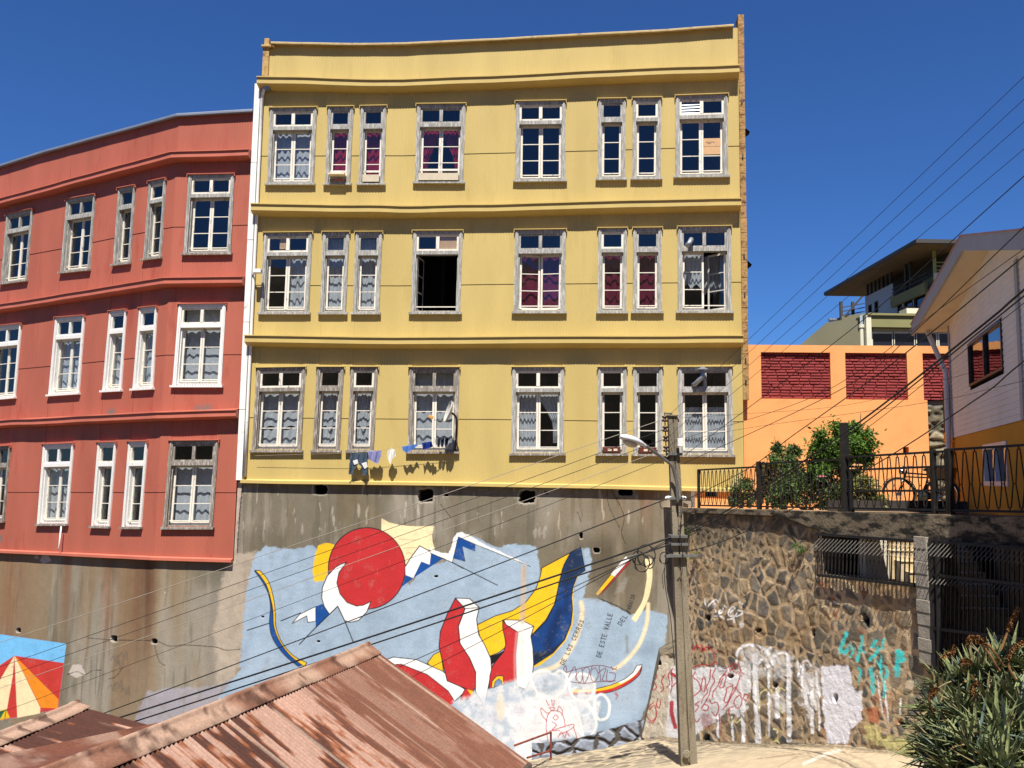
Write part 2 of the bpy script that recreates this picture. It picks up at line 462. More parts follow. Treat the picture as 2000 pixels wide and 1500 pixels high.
def window(q, parent, wide, frame_m, sash_m, hood_m, curtain=None, open_=None, card=None, tfrac=.735, sillm=None, trans_curt=False, seed=0):
    tl, tr, br, bl = q
    W = ((tr[0] - tl[0]) + (br[0] - bl[0])) / 2; H = ((tl[1] - bl[1]) + (tr[1] - br[1])) / 2
    um = q[:, 0].mean(); n = FL.nrm(um)
    rr = random.Random(seed * 31 + 5)
    def P(s, t, o):
        u = (bl[0] * (1 - s) + br[0] * s) * (1 - t) + (tl[0] * (1 - s) + tr[0] * s) * t
        z = (bl[1] * (1 - s) + br[1] * s) * (1 - t) + (tl[1] * (1 - s) + tr[1] * s) * t
        p = FL.xy(u); return (p[0] + n[0] * o, p[1] + n[1] * o, z)
    def bx(b, s0, s1, t0, t1, o0, o1, mi=0):
        b.hexa([P(s0, t0, o1), P(s1, t0, o1), P(s1, t0, o0), P(s0, t0, o0), P(s0, t1, o1), P(s1, t1, o1), P(s1, t1, o0), P(s0, t1, o0)], mi)
    w = lambda d: d / W
    h = lambda d: d / H
    aw = .10 if wide else .088
    # frame: architrave, transom bar and linings
    b = MB()
    bx(b, 0, w(aw), 0, 1, -.02, .045); bx(b, 1 - w(aw), 1, 0, 1, -.02, .045)
    bx(b, w(aw), 1 - w(aw), 1 - h(.10), 1, -.02, .042)
    bx(b, w(.02), w(aw - .035), h(.01), 1 - h(.02), .045, .06); bx(b, 1 - w(aw - .035), 1 - w(.02), h(.01), 1 - h(.02), .045, .06)
    bx(b, w(aw), 1 - w(aw), tfrac - h(.055), tfrac + h(.045), -.15, .03)
    si0, si1 = w(aw), 1 - w(aw)
    bx(b, si0, si0 + w(.028), 0, tfrac - h(.055), -.24, -.018); bx(b, si1 - w(.028), si1, 0, tfrac - h(.055), -.24, -.018)
    bx(b, si0 + w(.028), si1 - w(.028), 0, h(.05), -.24, .0)
    win = b.build('window', frame_m, parent)
    # transom light
    b = MB(); t0, t1 = tfrac + h(.045), 1 - h(.10); fw = .055
    bx(b, si0, si0 + w(fw), t0, t1, -.06, .012); bx(b, si1 - w(fw), si1, t0, t1, -.06, .012)
    bx(b, si0 + w(fw), si1 - w(fw), t0, t0 + h(.05), -.06, .01); bx(b, si0 + w(fw), si1 - w(fw), t1 - h(.05), t1, -.06, .01)
    if wide: bx(b, .5 - w(.045), .5 + w(.045), t0 + h(.05), t1 - h(.05), -.06, .016)
    b.build('transom', frame_m if rr.random() < .5 else sash_m, win)
    g = MB(); ga, gb = t0 + h(.045), t1 - h(.045)
    for a, c in (((si0 + w(.05), .5 - w(.04)), (.5 + w(.04), si1 - w(.05))) if wide else ((si0 + w(.05), si1 - w(.05)),)):
        e = rr.uniform(-.002, .002)
        g.quad(P(a, ga, -.03 + e), P(c, ga, -.03 - e), P(c, gb, -.03), P(a, gb, -.03 + e))
    # casements
    ca, cb = h(.05), tfrac - h(.055); c0, c1 = si0 + w(.028), si1 - w(.028)
    O = -.15
    def sash(hs, sg, wid, ang):
        sb = MB(); cs, sn = math.cos(ang), math.sin(ang)
        def Q(a, t, o): return P(hs + sg * (a * cs) / W, t, O - a * sn + o)
        def sx(a0, a1, t0, t1, o0, o1):
            A_, B_ = (a0, a1) if sg > 0 else (a1, a0)
            sb.hexa([Q(A_, t0, o1), Q(B_, t0, o1), Q(B_, t0, o0), Q(A_, t0, o0), Q(A_, t1, o1), Q(B_, t1, o1), Q(B_, t1, o0), Q(A_, t1, o0)])
        f = .052
        sx(0, f, ca, cb, 0, .04); sx(wid - f, wid, ca, cb, 0, .04)
        sx(f, wid - f, ca, ca + h(.085), 0, .038); sx(f, wid - f, cb - h(.055), cb, 0, .038)
        A0, A1 = ca + h(.085), cb - h(.055)
        for k in (1, 2):
            t = A0 + (A1 - A0) * k / 3; sx(f, wid - f, t - h(.0105), t + h(.0105), .006, .034)
        sb.build('casement', sash_m, win)
        g.quad(Q(f * .9, A0 - h(.01), .018), Q(wid - f * .9, A0 - h(.01), .018), Q(wid - f * .9, A1 + h(.01), .018), Q(f * .9, A1 + h(.01), .018))
    full = (c1 - c0) * W
    if open_ == 'wide':
        sash(c0, 1, full / 2, R_(84)); sash(c1, -1, full / 2, R_(86))
    elif wide:
        al, ar = {'ajar': (R_(9), R_(7)), 'right': (0, R_(40))}.get(open_, (0, 0))
        sash(c0, 1, full / 2 - .004, al); sash(c1, -1, full / 2 - .004, ar)
    else:
        sash(c0, 1, full, 0)
    g.build('pane', m_glass, win)
    # sill, hood, rail
    b = MB(); bx(b, -w(.05), 1 + w(.05), -h(.055), 0, -.02, .10); b.build('sill', sillm or frame_m, win)
    b = MB(); bx(b, -w(.03), 1 + w(.03), 1, 1 + h(.018), -.0, .095); bx(b, -w(.03), 1 + w(.03), 1 + h(.018), 1 + h(.022), -.0, .02)
    bx(b, -w(.03), -w(.012), 1 - h(.07), 1, -.0, .09); bx(b, 1 + w(.012), 1 + w(.03), 1 - h(.07), 1, -.0, .09)
    b.build('hood', hood_m, win)
    b = MB(); bx(b, c0, c1, h(.15), h(.175), -.075, -.045); b.build('safety_rail', sash_m, win)
    # curtains
    def drape(name, s0, s1, t0, t1, mat, folds=9, scal=.0, amp=.022, tie=None, o=-.25):
        nx = 72; ny = 14; nb = MB(); ph = rr.uniform(0, 6); wv = rr.uniform(.2, .6)
        for j in range(ny + 1):
            v = j / ny
            for i in range(nx + 1):
                x = i / nx
                sc = scal * abs(math.sin(x * math.pi * max(2, folds / 2.2))) if scal else 0
                tt = t1 + (t0 + sc - t1) * v
                xx = x
                if tie:
                    k = math.sin(min(v / .75, 1) * math.pi / 2) ** 1.5
                    xx = (x * (1 - .68 * k)) if tie < 0 else 1 - (1 - x) * (1 - .68 * k)
                oo = o + amp * math.sin(x * folds * 2 * math.pi + ph + 1.6 * wv * math.sin(v * 2.4 + x * 5) + wv * math.sin(x * 11)) * (0.5 + .6 * v) + .008 * math.sin(x * 37 + v * 4)
                nb.v.append(P(s0 + (s1 - s0) * xx, tt, oo))
        for j in range(ny):
            for i in range(nx):
                a = j * (nx + 1) + i; nb.f.append((a + nx + 1, a + nx + 2, a + 1, a)); nb.mi.append(0)
        nb.build(name, mat, win, smooth=True)
    top = (1 - h(.12)) if trans_curt else tfrac - h(.04)
    e0, e1 = si0 + w(.01), si1 - w(.01)
    if curtain == 'lace': drape('curtain', e0, e1, h(.06), top, m_lace, rr.uniform(5, 7) if wide else rr.uniform(2.2, 3.2), h(.08), amp=rr.uniform(.008, .022))
    elif curtain == 'lace_short': drape('curtain', e0, e1, h(.50), top, m_lace, rr.uniform(3.2, 4.5) if wide else 2.1, h(.16), amp=.018); drape('net_curtain', e0, e1, h(.05), h(.62), m_lace, 4.2 if wide else 2, h(.03), o=-.29, amp=.016)
    elif curtain == 'lace_right': drape('curtain', .46, e1, h(.06), top, m_lace, 3.4, h(.08), amp=.035)
    elif curtain == 'red': drape('curtain', e0, e1, h(.05), top, m_redc, 3, amp=.03)
    elif curtain == 'tied':
        drape('curtain', e0, .5, h(.03), top, m_redc, 5, tie=-1); drape('curtain', .5, e1, h(.03), top, m_redc, 5, tie=1)
    elif curtain == 'tied_white':
        drape('curtain', e0, .49, h(.05), top, m_lace, 6, tie=None); drape('curtain', .47, e1, h(.28), top, m_lace, 6, tie=1)
    elif curtain == 'purple': drape('curtain', e0, e1, h(.04), top, m_purp, 4.5 if wide else 2.3, amp=.035)
    elif curtain == 'cafe':
        drape('curtain', e0, .46, h(.05), h(1.22), m_lace, 8, h(.02)); drape('curtain', .52, e1, h(.05), h(1.22), m_lace, 8, h(.02))
    elif curtain == 'left_lace': drape('curtain', c0, .5, h(.62), top, m_lace, 5, h(.14)); drape('curtain', .55, .93, h(.55), top, m_lace, 4, h(.1), o=-.62)
    if card == 'transom_right':
        b = MB(); bx(b, .5 + w(.05), si1 - w(.05), t0 + h(.05), t1 - h(.05), -.05, -.04); b.build('cardboard', m_card, win)
    elif card == 'small':
        b = MB(); bx(b, .32, .47, t0 + h(.10), t1 - h(.04), -.055, -.045); b.build('cardboard', m_card, win)
    elif card == 'pane':
        A0, A1 = ca + h(.085), cb - h(.055); y1 = A0 + (A1 - A0) * .68
        b = MB(); bx(b, .5 + w(.06), c1 - w(.045), A0 + (A1 - A0) * .52, y1, -.118, -.108); bx(b, .5 + w(.05), c1 - w(.05), A0 + (A1 - A0) * .36, A0 + (A1 - A0) * .515, -.12, -.112); b.build('cardboard', m_card, win)
        b = MB()
        for k, (yy, x0, x1) in enumerate(((.60, .12, .70), (.57, .22, .45))):
            bx(b, .5 + w(.06) + (c1 - .5) * x0 * .8, .5 + w(.06) + (c1 - .5) * x1 * .8, A0 + (A1 - A0) * yy, A0 + (A1 - A0) * (yy + .008), -.108, -.106)
        b.build('printed_line', m_dark, win)
    elif card == 'louvre':
        pass
    if card in ('pane', 'louvre'):
        b = MB()
        for k in range(4):
            t = t0 + h(.06) + (t1 - t0 - h(.12)) * (k + .5) / 4
            b.quad(P(si0 + w(.055), t - h(.045), -.012), P(.5 - w(.045), t - h(.045), -.012), P(.5 - w(.045), t + h(.03), -.05), P(si0 + w(.055), t + h(.03), -.05))
        b.build('louvre', m_metal, win)
    return P, W, H

def body(parent, u0, u1, zb, zt, floors, depth=9.0):
    """roof, back and party walls, and dim rooms behind the windows"""
    us = [u0] + [c for c in FL.c if u0 < c < u1] + [u1]
    f = [FL.xy(u, -.02) for u in us]; bk = [p + np.array((0, depth)) for p in f]
    b = MB()
    for i in range(len(us) - 1):
        b.quad((*f[i], zt(us[i]) - .35), (*f[i + 1], zt(us[i + 1]) - .35), (*bk[i + 1], zt(us[i + 1]) - .3), (*bk[i], zt(us[i]) - .3))
    b.build('roof', m_roofd, parent)
    b = MB()
    b.quad((*f[0], zb), (*bk[0], zb), (*bk[0], zt(u0) - .05), (*f[0], zt(u0) - .05))
    b.quad((*f[-1], zb), (*bk[-1], zb), (*bk[-1], zt(u1) - .05), (*f[-1], zt(u1) - .05))
    for i in range(len(us) - 1): b.quad((*bk[i], zb), (*bk[i + 1], zb), (*bk[i + 1], zt(us[i + 1])), (*bk[i], zt(us[i])))
    b.build('party_wall', m_card, parent)
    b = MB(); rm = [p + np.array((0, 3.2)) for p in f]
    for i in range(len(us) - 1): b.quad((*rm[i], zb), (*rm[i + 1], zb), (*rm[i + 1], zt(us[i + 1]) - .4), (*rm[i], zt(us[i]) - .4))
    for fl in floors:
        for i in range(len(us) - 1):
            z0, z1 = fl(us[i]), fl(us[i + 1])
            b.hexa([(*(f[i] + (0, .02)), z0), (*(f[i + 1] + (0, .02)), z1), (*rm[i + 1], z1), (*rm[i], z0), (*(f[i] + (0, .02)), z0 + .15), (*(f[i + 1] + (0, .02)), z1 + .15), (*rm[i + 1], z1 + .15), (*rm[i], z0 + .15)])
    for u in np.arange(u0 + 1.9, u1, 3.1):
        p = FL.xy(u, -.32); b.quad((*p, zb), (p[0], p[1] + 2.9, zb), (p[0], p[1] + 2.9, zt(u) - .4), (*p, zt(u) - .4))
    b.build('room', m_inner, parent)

CORN = [(0, .23), (.30, .185), (.32, .185), (.32, .160), (.285, .155), (.285, 0), (.265, -.012), (.10, -.075), (0, -.09)]
# ================================================================== yellow building
yb = thing('yellow_building', (*FL.xy((UJ + UE) / 2), 8), 'mustard yellow corrugated apartment house of three storeys with weathered grey window frames', 'building')
y_top = zfun([(515, 88.5), (710, 91), (960, 81.8), (1230, 68.6), (1400, 57.5), (1447, 53.5)])
y_bot = zfun([(472, 940), (960, 946.5), (1308, 954), (1452, 958)])
YL = [zfun(p, .285) for p in ([(512, 162), (710, 167), (960, 160.5), (1230, 147), (1446, 140)],
                              [(502, 411), (715, 414), (960, 412.5), (1230, 405), (1450, 400)],
                              [(486, 667.5), (710, 671), (960, 671), (1230, 670), (1451, 669)])]
YS = [zfun(p) for p in ([(517, 304.5), (752, 303.7), (960, 299), (1168, 294), (1447, 284.6)],
                        [(502, 556.6), (960, 555), (1106, 554), (1447, 550.6)],
                        [(486, 815), (960, 818.5), (1165, 821.4), (1446, 823)])]
YW = [[((528, 212.5), (619.5, 211), (613, 359), (522, 359)), ((641, 210), (691, 209.5), (684, 359), (635.5, 359)), ((705, 209), (755.5, 208), (750, 359), (700.5, 359)),
       ((815, 205), (910, 204), (905, 356), (810.5, 356)), ((1008, 199.5), (1105, 198), (1104, 352), (1006, 353)), ((1168.5, 195), (1222.5, 194), (1221, 349), (1167, 349.5)),
       ((1236, 193), (1291.5, 192), (1290, 348.2), (1235, 348.7)), ((1319.6, 188.7), (1421, 185), (1422, 343.5), (1319, 344.8))],
      [((516.5, 455.6), (610.9, 454.2), (603.5, 611), (508.5, 611)), ((631, 454), (683, 453.7), (675.5, 611), (625.5, 611)), ((695, 454), (747.3, 453.7), (740.5, 611), (689.5, 611)),
       ((807.6, 451.7), (904.3, 451.2), (899, 610.5), (802.5, 610.5)), ((1006.4, 450), (1105.8, 448.9), (1103.5, 609), (1003.5, 609)), ((1168.4, 446.7), (1224.6, 446.2), (1223.3, 609), (1168, 609)),
       ((1236.7, 446.2), (1292.6, 445.6), (1292.5, 608.5), (1236, 608.5)), ((1323.7, 444), (1427, 442.6), (1429, 608.2), (1323.7, 608.2))],
      [((502.5, 718.7), (597.5, 717), (589, 879.5), (492.5, 879.5)), ((620, 717), (672.5, 717), (663.5, 879.5), (611, 879.5)), ((685.7, 717), (738.7, 717), (730, 879.5), (679, 879.5)),
       ((800, 717.5), (898, 717.5), (893.7, 882), (797, 882)), ((1001, 717.5), (1102.3, 717.5), (1101.6, 885.5), (998.5, 885.5)), ((1167.9, 717.5), (1224, 717), (1223.5, 886), (1167, 886)),
       ((1236.7, 717.5), (1294, 717), (1293.8, 887), (1237, 886.5)), ((1323.7, 717.5), (1429.2, 716.4), (1432.5, 888.5), (1324.5, 888))]]
wide8 = [1, 0, 0, 1, 1, 0, 0, 1]
YC = [['lace', 'red', 'red', 'tied', None, None, None, None], ['lace_right', 'lace', 'lace', None, 'purple', 'purple', 'purple', 'left_lace'],
      ['lace_short', 'lace_short', 'lace_short', 'lace', 'tied_white', None, None, 'cafe']]
YO = {(1, 3): 'wide', (1, 4): 'ajar', (1, 7): 'right'}
YK = {(0, 7): 'pane', (1, 0): 'small', (1, 3): 'transom_right'}
YWP = {}
holes = []
for r in range(3):
    for c in range(8):
        q = winquad(*YW[r][c]); holes.append(hole_of(q))
        fm = m_woodb if (r == 2 and c < 4) else m_wood
        YWP[r, c] = window(q, yb, wide8[c], fm, m_sash, m_yel2, YC[r][c], YO.get((r, c)), YK.get((r, c)), seed=r * 8 + c, trans_curt=(r, c) in ((2, 3), (1, 1), (1, 2)), sillm=m_woodb if r == 2 else None)
facade(UJ + .02, UE, y_top, y_bot, holes, YS, m_yel, yb)
for k in range(3):
    sweep('cornice', UJ - .02, UE - .01, YL[k], CORN, m_yel2, yb, wob=.012, seed=k + 1)
sweep('base_trim', UJ - .02, UE + .01, y_bot, [(0, .06), (.11, .03), (.125, .03), (.125, -.045), (.10, -.05), (0, -.05)], m_yel2, yb, wob=.006, seed=9)
m_cop = M('parapet_coping', A(196, 172, 120, .7), .6, .12, 4, col2=A(150, 120, 85), thr=(.55, .68))
sweep('coping', UJ + .25, UE - .12, lambda u: y_top(u) - .02, [(-.15, .06), (.13, .06), (.145, .04), (.145, .0), (.125, .0), (.12, .03), (0, .03), (-.15, .03)], m_cop, yb, wob=.01, seed=12)
body(yb, UJ + .05, UE, float(y_bot(UJ)) - .05, y_top, [y_bot] + [(lambda f: (lambda u: f(u)))(f) for f in YL])
# end pilaster left, at parapet height, and the firewall fin at the right end
m_adobe = M('weathered_plaster', A(205, 170, 110, .7), .9, .15, 3, col2=A(140, 100, 62), thr=(.5, .62), bump=.01, bscale=25)
m_fire = M('old_brick_end', A(186, 146, 92, .72), .9, .15, 4, col2=A(120, 84, 56), thr=(.5, .64), bump=.02, bscale=14)
b = MB(); zt0 = FL.hit(513, 76)[1]; z01 = FL.hit(508, 160)[1]
u_ = UJ + .02
p = [FL.P(u_ - .02, z01, .02), FL.P(u_ + .20, z01, .05)]
for dz0, dz1, u0_, u1_, o1 in ((0, zt0 - z01 - .28, .0, .17, .06), (zt0 - z01 - .28, zt0 - z01 - .22, -.03, .32, .12), (zt0 - z01 - .22, zt0 - z01, .02, .16, .05)):
    q = [FL.P(u_ + a, z01 + dz, o) for dz in (dz0, dz1) for a, o in ((u0_, o1), (u1_, o1), (u1_, -.3), (u0_, -.3))]
    b.hexa(q)
b.build('parapet_pilaster', m_adobe, yb, bevel=.012)
zf0 = FL.hit(1452, 30)[1]; zf1 = FL.hit(1457, 781)[1]
b = MB(); nseg = 26
for k in range(nseg):
    za = zf1 + (zf0 - zf1) * k / nseg; zb_ = zf1 + (zf0 - zf1) * (k + 1) / nseg - (.0 if k == nseg - 1 else .012)
    j = rnd.uniform(-.006, .006); j2 = rnd.uniform(-.006, .006)
    q = [FL.P(UE + a, z, o) for z in (za, zb_) for a, o in ((.002, .06 + j2), (.15 + j, .05 + j2), (.15 + j, -.4), (.002, -.4))]
    b.hexa(q)
b.build('firewall_end', m_fire, yb)
for k, py in enumerate((196, 303, 497, 572, 700, 742)):
    zc = FL.hit(1454, py)[1]
    b = MB(); a = FL.P(UE + .07, zc, .045); b.bar(a, FL.P(UE + .07, zc - .11, .068), .035, .035); b.build('iron_bracket', m_blackm, yb)
b = MB()
for py in (258, 517):
    zc = FL.hit(1458, py)[1]
    b.quad(FL.P(UE + .15, zc + .12, .0), FL.P(UE + .27, zc, .02), FL.P(UE + .26, zc - .03, -.1), FL.P(UE + .15, zc - .10, -.1))
    b.quad(FL.P(UE + .15, zc + .12, -.05), FL.P(UE + .27, zc, -.03), FL.P(UE + .26, zc - .03, -.12), FL.P(UE + .15, zc - .10, -.12))
b.build('torn_flashing', m_blackm, yb)
# white corner board and downpipe between the two houses
zs0 = FL.hit(513, 165)[1]; zs1 = FL.hit(474, 938)[1]
wb = thing('corner_board', (*FL.xy(UJ), zs1), 'tall white painted corner strip with a drainpipe between red and yellow houses', 'trim board')
b = MB()
nb_ = [zs1, FL.hit(480, 800)[1], FL.hit(487, 630)[1], FL.hit(496, 470)[1], FL.hit(504, 320)[1], zs0]
for k in range(5):
    za, zb_ = nb_[k], nb_[k + 1] - .012
    q = [FL.P(UJ + a, z, o) for z in (za, zb_) for a, o in ((-.145, .10 + .004 * (k % 2)), (.01, .10 + .004 * (k % 2)), (.01, -.05), (-.145, -.05))]
    b.hexa(q)
b.build('board', m_white, wb, bevel=.006)
b = MB(); b.tube([FL.P(UJ + .06, z, .07) for z in np.linspace(zs1 + .1, zs0 - .35, 8)] + [FL.P(UJ + .12, zs0 - .22, .14), FL.P(UJ + .16, zs0 - .1, .16)], .042, 10)
b.build('drainpipe', m_white, wb, smooth=True)
b = MB(); b.box(*sum(([FL.P(UJ + .20, 0, .1)[i] - .09, FL.P(UJ + .20, 0, .1)[i] + .09] for i in (0, 1)), []), zs0 - .22, zs0 - .04); b.build('rain_hopper', m_metal, wb, bevel=.01)

# ================================================================== red building
UR = UJ - .16
rb = thing('red_building', (*FL.xy(UR - 4), 6), 'brick red corrugated apartment house with a bent front and white windows', 'building')
r_top = zfun([(0, 328), (106, 295), (355.5, 228), (502, 219.5)])
r_bot = zfun([(0, 1076), (300, 1090), (445, 1094)])
RL = [zfun(p, .285) for p in ([(0, 395.7), (350, 306), (500, 302)], [(0, 603.5), (334, 553), (484, 551.5)], [(0, 831), (314, 817), (463, 811.5)])]
RS = [zfun(p) for p in ([(0, 507.5), (121, 485.5), (229, 463.5), (361, 443), (489.5, 439)], [(40.6, 720), (162, 709), (304, 695), (473, 692)], [(16, 961), (328, 961), (452, 961.5)])]
RW = [[((15.4, 419.5), (66.7, 408.5), (54, 547), (4, 554)), ((132.7, 390), (188.9, 380), (176.8, 526), (120.5, 532)), ((233.6, 369), (266.6, 362.7), (255.7, 513), (223, 517)),
       ((293.4, 356), (326.4, 349), (316.2, 502), (282.6, 506.5)), ((369.6, 342.5), (459, 340.7), (451.5, 494.5), (359.5, 495.5))],
      [((-12, 638), (44, 632), (31.5, 775), (-24, 780)), ((111, 620.6), (167.8, 616.4), (156, 767), (97, 771)), ((216.5, 608.3), (249.4, 604.7), (238.5, 761), (202.3, 763)),
       ((274.8, 602), (309, 598.4), (300.3, 757.2), (261.3, 759.5)), ((350.4, 594.8), (442.6, 593.4), (433.5, 753), (338.3, 753))],
      [((-21, 873), (23, 870.4), (9.8, 1017), (-36, 1020.5)), ((87.2, 867.9), (146.6, 865.4), (133, 1023), (75, 1023)), ((193.6, 864.4), (229.6, 863.3), (215.2, 1027.8), (181, 1027)),
       ((253.6, 862.6), (290.4, 861.5), (277, 1029), (240.5, 1029)), ((333, 860.8), (428.5, 859.8), (416, 1029.5), (319, 1029.5))]]
RC = [[None, None, None, None, None], [None, 'lace', 'lace', 'lace', 'lace'], [None, 'lace', None, None, 'lace']]
holes = []
wide5 = [1, 1, 0, 0, 1]
for r in range(3):
    for c in range(5):
        q = winquad(*RW[r][c]); holes.append(hole_of(q))
        fm = m_wood if r == 0 else (m_whitef if (r == 1 or c in (1, 2, 3)) else m_woodb)
        window(q, rb, wide5[c], fm, m_sash, m_red2, RC[r][c], seed=100 + r * 8 + c, trans_curt=(r == 1 and c == 4), sillm=None if r == 1 else m_woodb)
U0 = 1.2
# grime above the lowest cornice is a real stain in the paint
def stain_mat():
    m = M('red_paint_stained', RED, .65, .09, 1.3, (1, 1, .25), fine=.04, spec=.25, col2=A(176, 84, 70, .7), thr=(.54, .78))
    nt = m.node_tree; N = nt.nodes; L = nt.links; bs = N['Principled BSDF']
    src = bs.inputs['Base Color'].links[0].from_socket
    g = N.new('ShaderNodeNewGeometry'); tot = None
    for (px, py, w) in ((217, 808, .42), (398, 803, .50), (0, 1052, .3)):
        u, z = FL.hit(px, py); c = FL.P(u, z)
        sub = N.new('ShaderNodeVectorMath'); sub.operation = 'SUBTRACT'; sub.inputs[1].default_value = tuple(c); L.new(g.outputs['Position'], sub.inputs[0])
        ml = N.new('ShaderNodeVectorMath'); ml.operation = 'MULTIPLY'; ml.inputs[1].default_value = (1, 1, 1.25); L.new(sub.outputs[0], ml.inputs[0])
        ln = N.new('ShaderNodeVectorMath'); ln.operation = 'LENGTH'; L.new(ml.outputs[0], ln.inputs[0])
        mr = N.new('ShaderNodeMapRange'); mr.inputs[1].default_value = w; mr.inputs[2].default_value = .05; L.new(ln.outputs['Value'], mr.inputs[0])
        if tot is None: tot = mr.outputs[0]
        else:
            a = N.new('ShaderNodeMath'); a.operation = 'MAXIMUM'; L.new(tot, a.inputs[0]); L.new(mr.outputs[0], a.inputs[1]); tot = a.outputs[0]
    n = N.new('ShaderNodeTexNoise'); n.inputs['Scale'].default_value = 6; n.inputs['Detail'].default_value = 6; L.new(g.outputs['Position'], n.inputs['Vector'])
    a = N.new('ShaderNodeMath'); a.operation = 'MULTIPLY'; L.new(tot, a.inputs[0]); L.new(n.outputs['Fac'], a.inputs[1])
    mr = N.new('ShaderNodeMapRange'); mr.inputs[1].default_value = .18; mr.inputs[2].default_value = .48; L.new(a.outputs[0], mr.inputs[0])
    mx = N.new('ShaderNodeMix'); mx.data_type = 'RGBA'; L.new(mr.outputs[0], mx.inputs['Factor']); L.new(src, mx.inputs['A']); mx.inputs['B'].default_value = (*A(128, 118, 112), 1)
    L.new(mx.outputs['Result'], bs.inputs['Base Color'])
    return m
m_redst = stain_mat()
facade(U0, UR, r_top, r_bot, holes, RS, m_redst, rb)
CORR = [(0, .21), (.27, .17), (.29, .17), (.29, .145), (.255, .14), (.255, 0), (.235, -.01), (.1, -.05), (0, -.06)]
for k in range(3): sweep('cornice', U0, UR - .0, RL[k], CORR, m_red2, rb, wob=.012, seed=20 + k)
sweep('base_trim', U0, UR, r_bot, [(0, .05), (.10, .03), (.115, .03), (.115, -.04), (.09, -.045), (0, -.045)], m_red2, rb, wob=.006, seed=29)
sweep('coping', U0, UR, lambda u: r_top(u) - .01, [(-.15, .06), (.12, .06), (.13, .045), (.13, -.01), (.115, -.01), (.11, .03), (0, .03), (-.15, .03)], m_metal, rb, wob=.008, seed=31)
body(rb, U0, UR - .02, float(r_bot(UR)) - .05, r_top, [r_bot] + RL)
b = MB(); a = FL.hit(128, 1028); pp = [FL.P(a[0], a[1], .13), FL.P(a[0] - .02, a[1] - .62, .14), FL.P(a[0] - .06, a[1] - .66, .12)]
b.tube(pp, .022, 8); b.build('drain_spout', m_white, rb, smooth=True)
# ------------------------------------------------------------------ pigment raster: paint laid on a fine wall grid
class Paint:
    def __init__(s, X, Y, col):
        s.X, s.Y, s.c = X, Y, col; s.cov = np.zeros(len(X))
    def _sub(s, pts, m):
        p = np.array(pts, float)
        k = np.where((s.X > p[:, 0].min() - m) & (s.X < p[:, 0].max() + m) & (s.Y > p[:, 1].min() - m) & (s.Y < p[:, 1].max() + m))[0]
        return k, p
    def sd(s, k, p):
        x = s.X[k]; y = s.Y[k]; best = np.full(len(k), 1e9); ins = np.zeros(len(k), bool)
        n = len(p)
        for i in range(n):
            a = p[i]; b = p[(i + 1) % n]; e = b - a; L = e @ e
            if L < 1e-9: continue
            t = np.clip(((x - a[0]) * e[0] + (y - a[1]) * e[1]) / L, 0, 1)
            dx = x - a[0] - t * e[0]; dy = y - a[1] - t * e[1]
            best = np.minimum(best, dx * dx + dy * dy)
            c = ((a[1] > y) != (b[1] > y))
            with np.errstate(divide='ignore', invalid='ignore'):
                xi = (b[0] - a[0]) * (y - a[1]) / (b[1] - a[1]) + a[0]
            ins ^= c & (x < xi)
        d = np.sqrt(best); return np.where(ins, -d, d)
    def mixin(s, k, color, al, cover=True):
        al = np.clip(al, 0, 1); s.c[k] = s.c[k] * (1 - al[:, None]) + np.array(color) * al[:, None]
        if cover: s.cov[k] = np.maximum(s.cov[k], al)
    def fill(s, pts, color, soft=.7, alpha=1.0, rough=0.0, curve=False, seed=0, grain=0.0, cover=True, outline=None, ow=1.3):
        if curve: pts = catmull(pts, 7, True)
        k, p = s._sub(pts, soft + rough * 2 + 6)
        if not len(k): return
        d = s.sd(k, p)
        if rough: d = d + rough * 2 * (fbm(s.X[k] * .12, s.Y[k] * .12, seed, 4) - .5) + rough * .8 * (fbm(s.X[k] * .6, s.Y[k] * .6, seed + 3, 2) - .5)
        al = sstep(soft, -soft, d) * alpha
        if grain: al = al * (1 - grain * sstep(.45, .7, fbm(s.X[k] * .09, s.Y[k] * .09, seed + 9, 5)))
        s.mixin(k, color, al, cover)
        if outline is not None: s.mixin(k, outline, sstep(ow + .6, ow - .6, np.abs(d)), cover)
    def line(s, pts, color, w=1.2, soft=.6, alpha=1.0, curve=False, closed=False, rough=0.0, seed=0, cover=False, grain=0.0):
        if curve: pts = catmull(pts, 7, closed)
        elif closed: pts = list(pts) + [pts[0]]
        k, p = s._sub(pts, w + soft + rough + 2)
        if not len(k): return
        x = s.X[k]; y = s.Y[k]; best = np.full(len(k), 1e9)
        for a, b in zip(p[:-1], p[1:]):
            e = b - a; L = e @ e
            if L < 1e-9: continue
            t = np.clip(((x - a[0]) * e[0] + (y - a[1]) * e[1]) / L, 0, 1)
            dx = x - a[0] - t * e[0]; dy = y - a[1] - t * e[1]; best = np.minimum(best, dx * dx + dy * dy)
        d = np.sqrt(best)
        if rough: d = d + rough * 2 * (fbm(x * .3, y * .3, seed, 3) - .5)
        al = sstep(w + soft, w - soft, d) * alpha
        if grain: al = al * (1 - grain * sstep(.45, .65, fbm(x * .25, y * .25, seed + 5, 3)))
        s.mixin(k, color, al, cover)

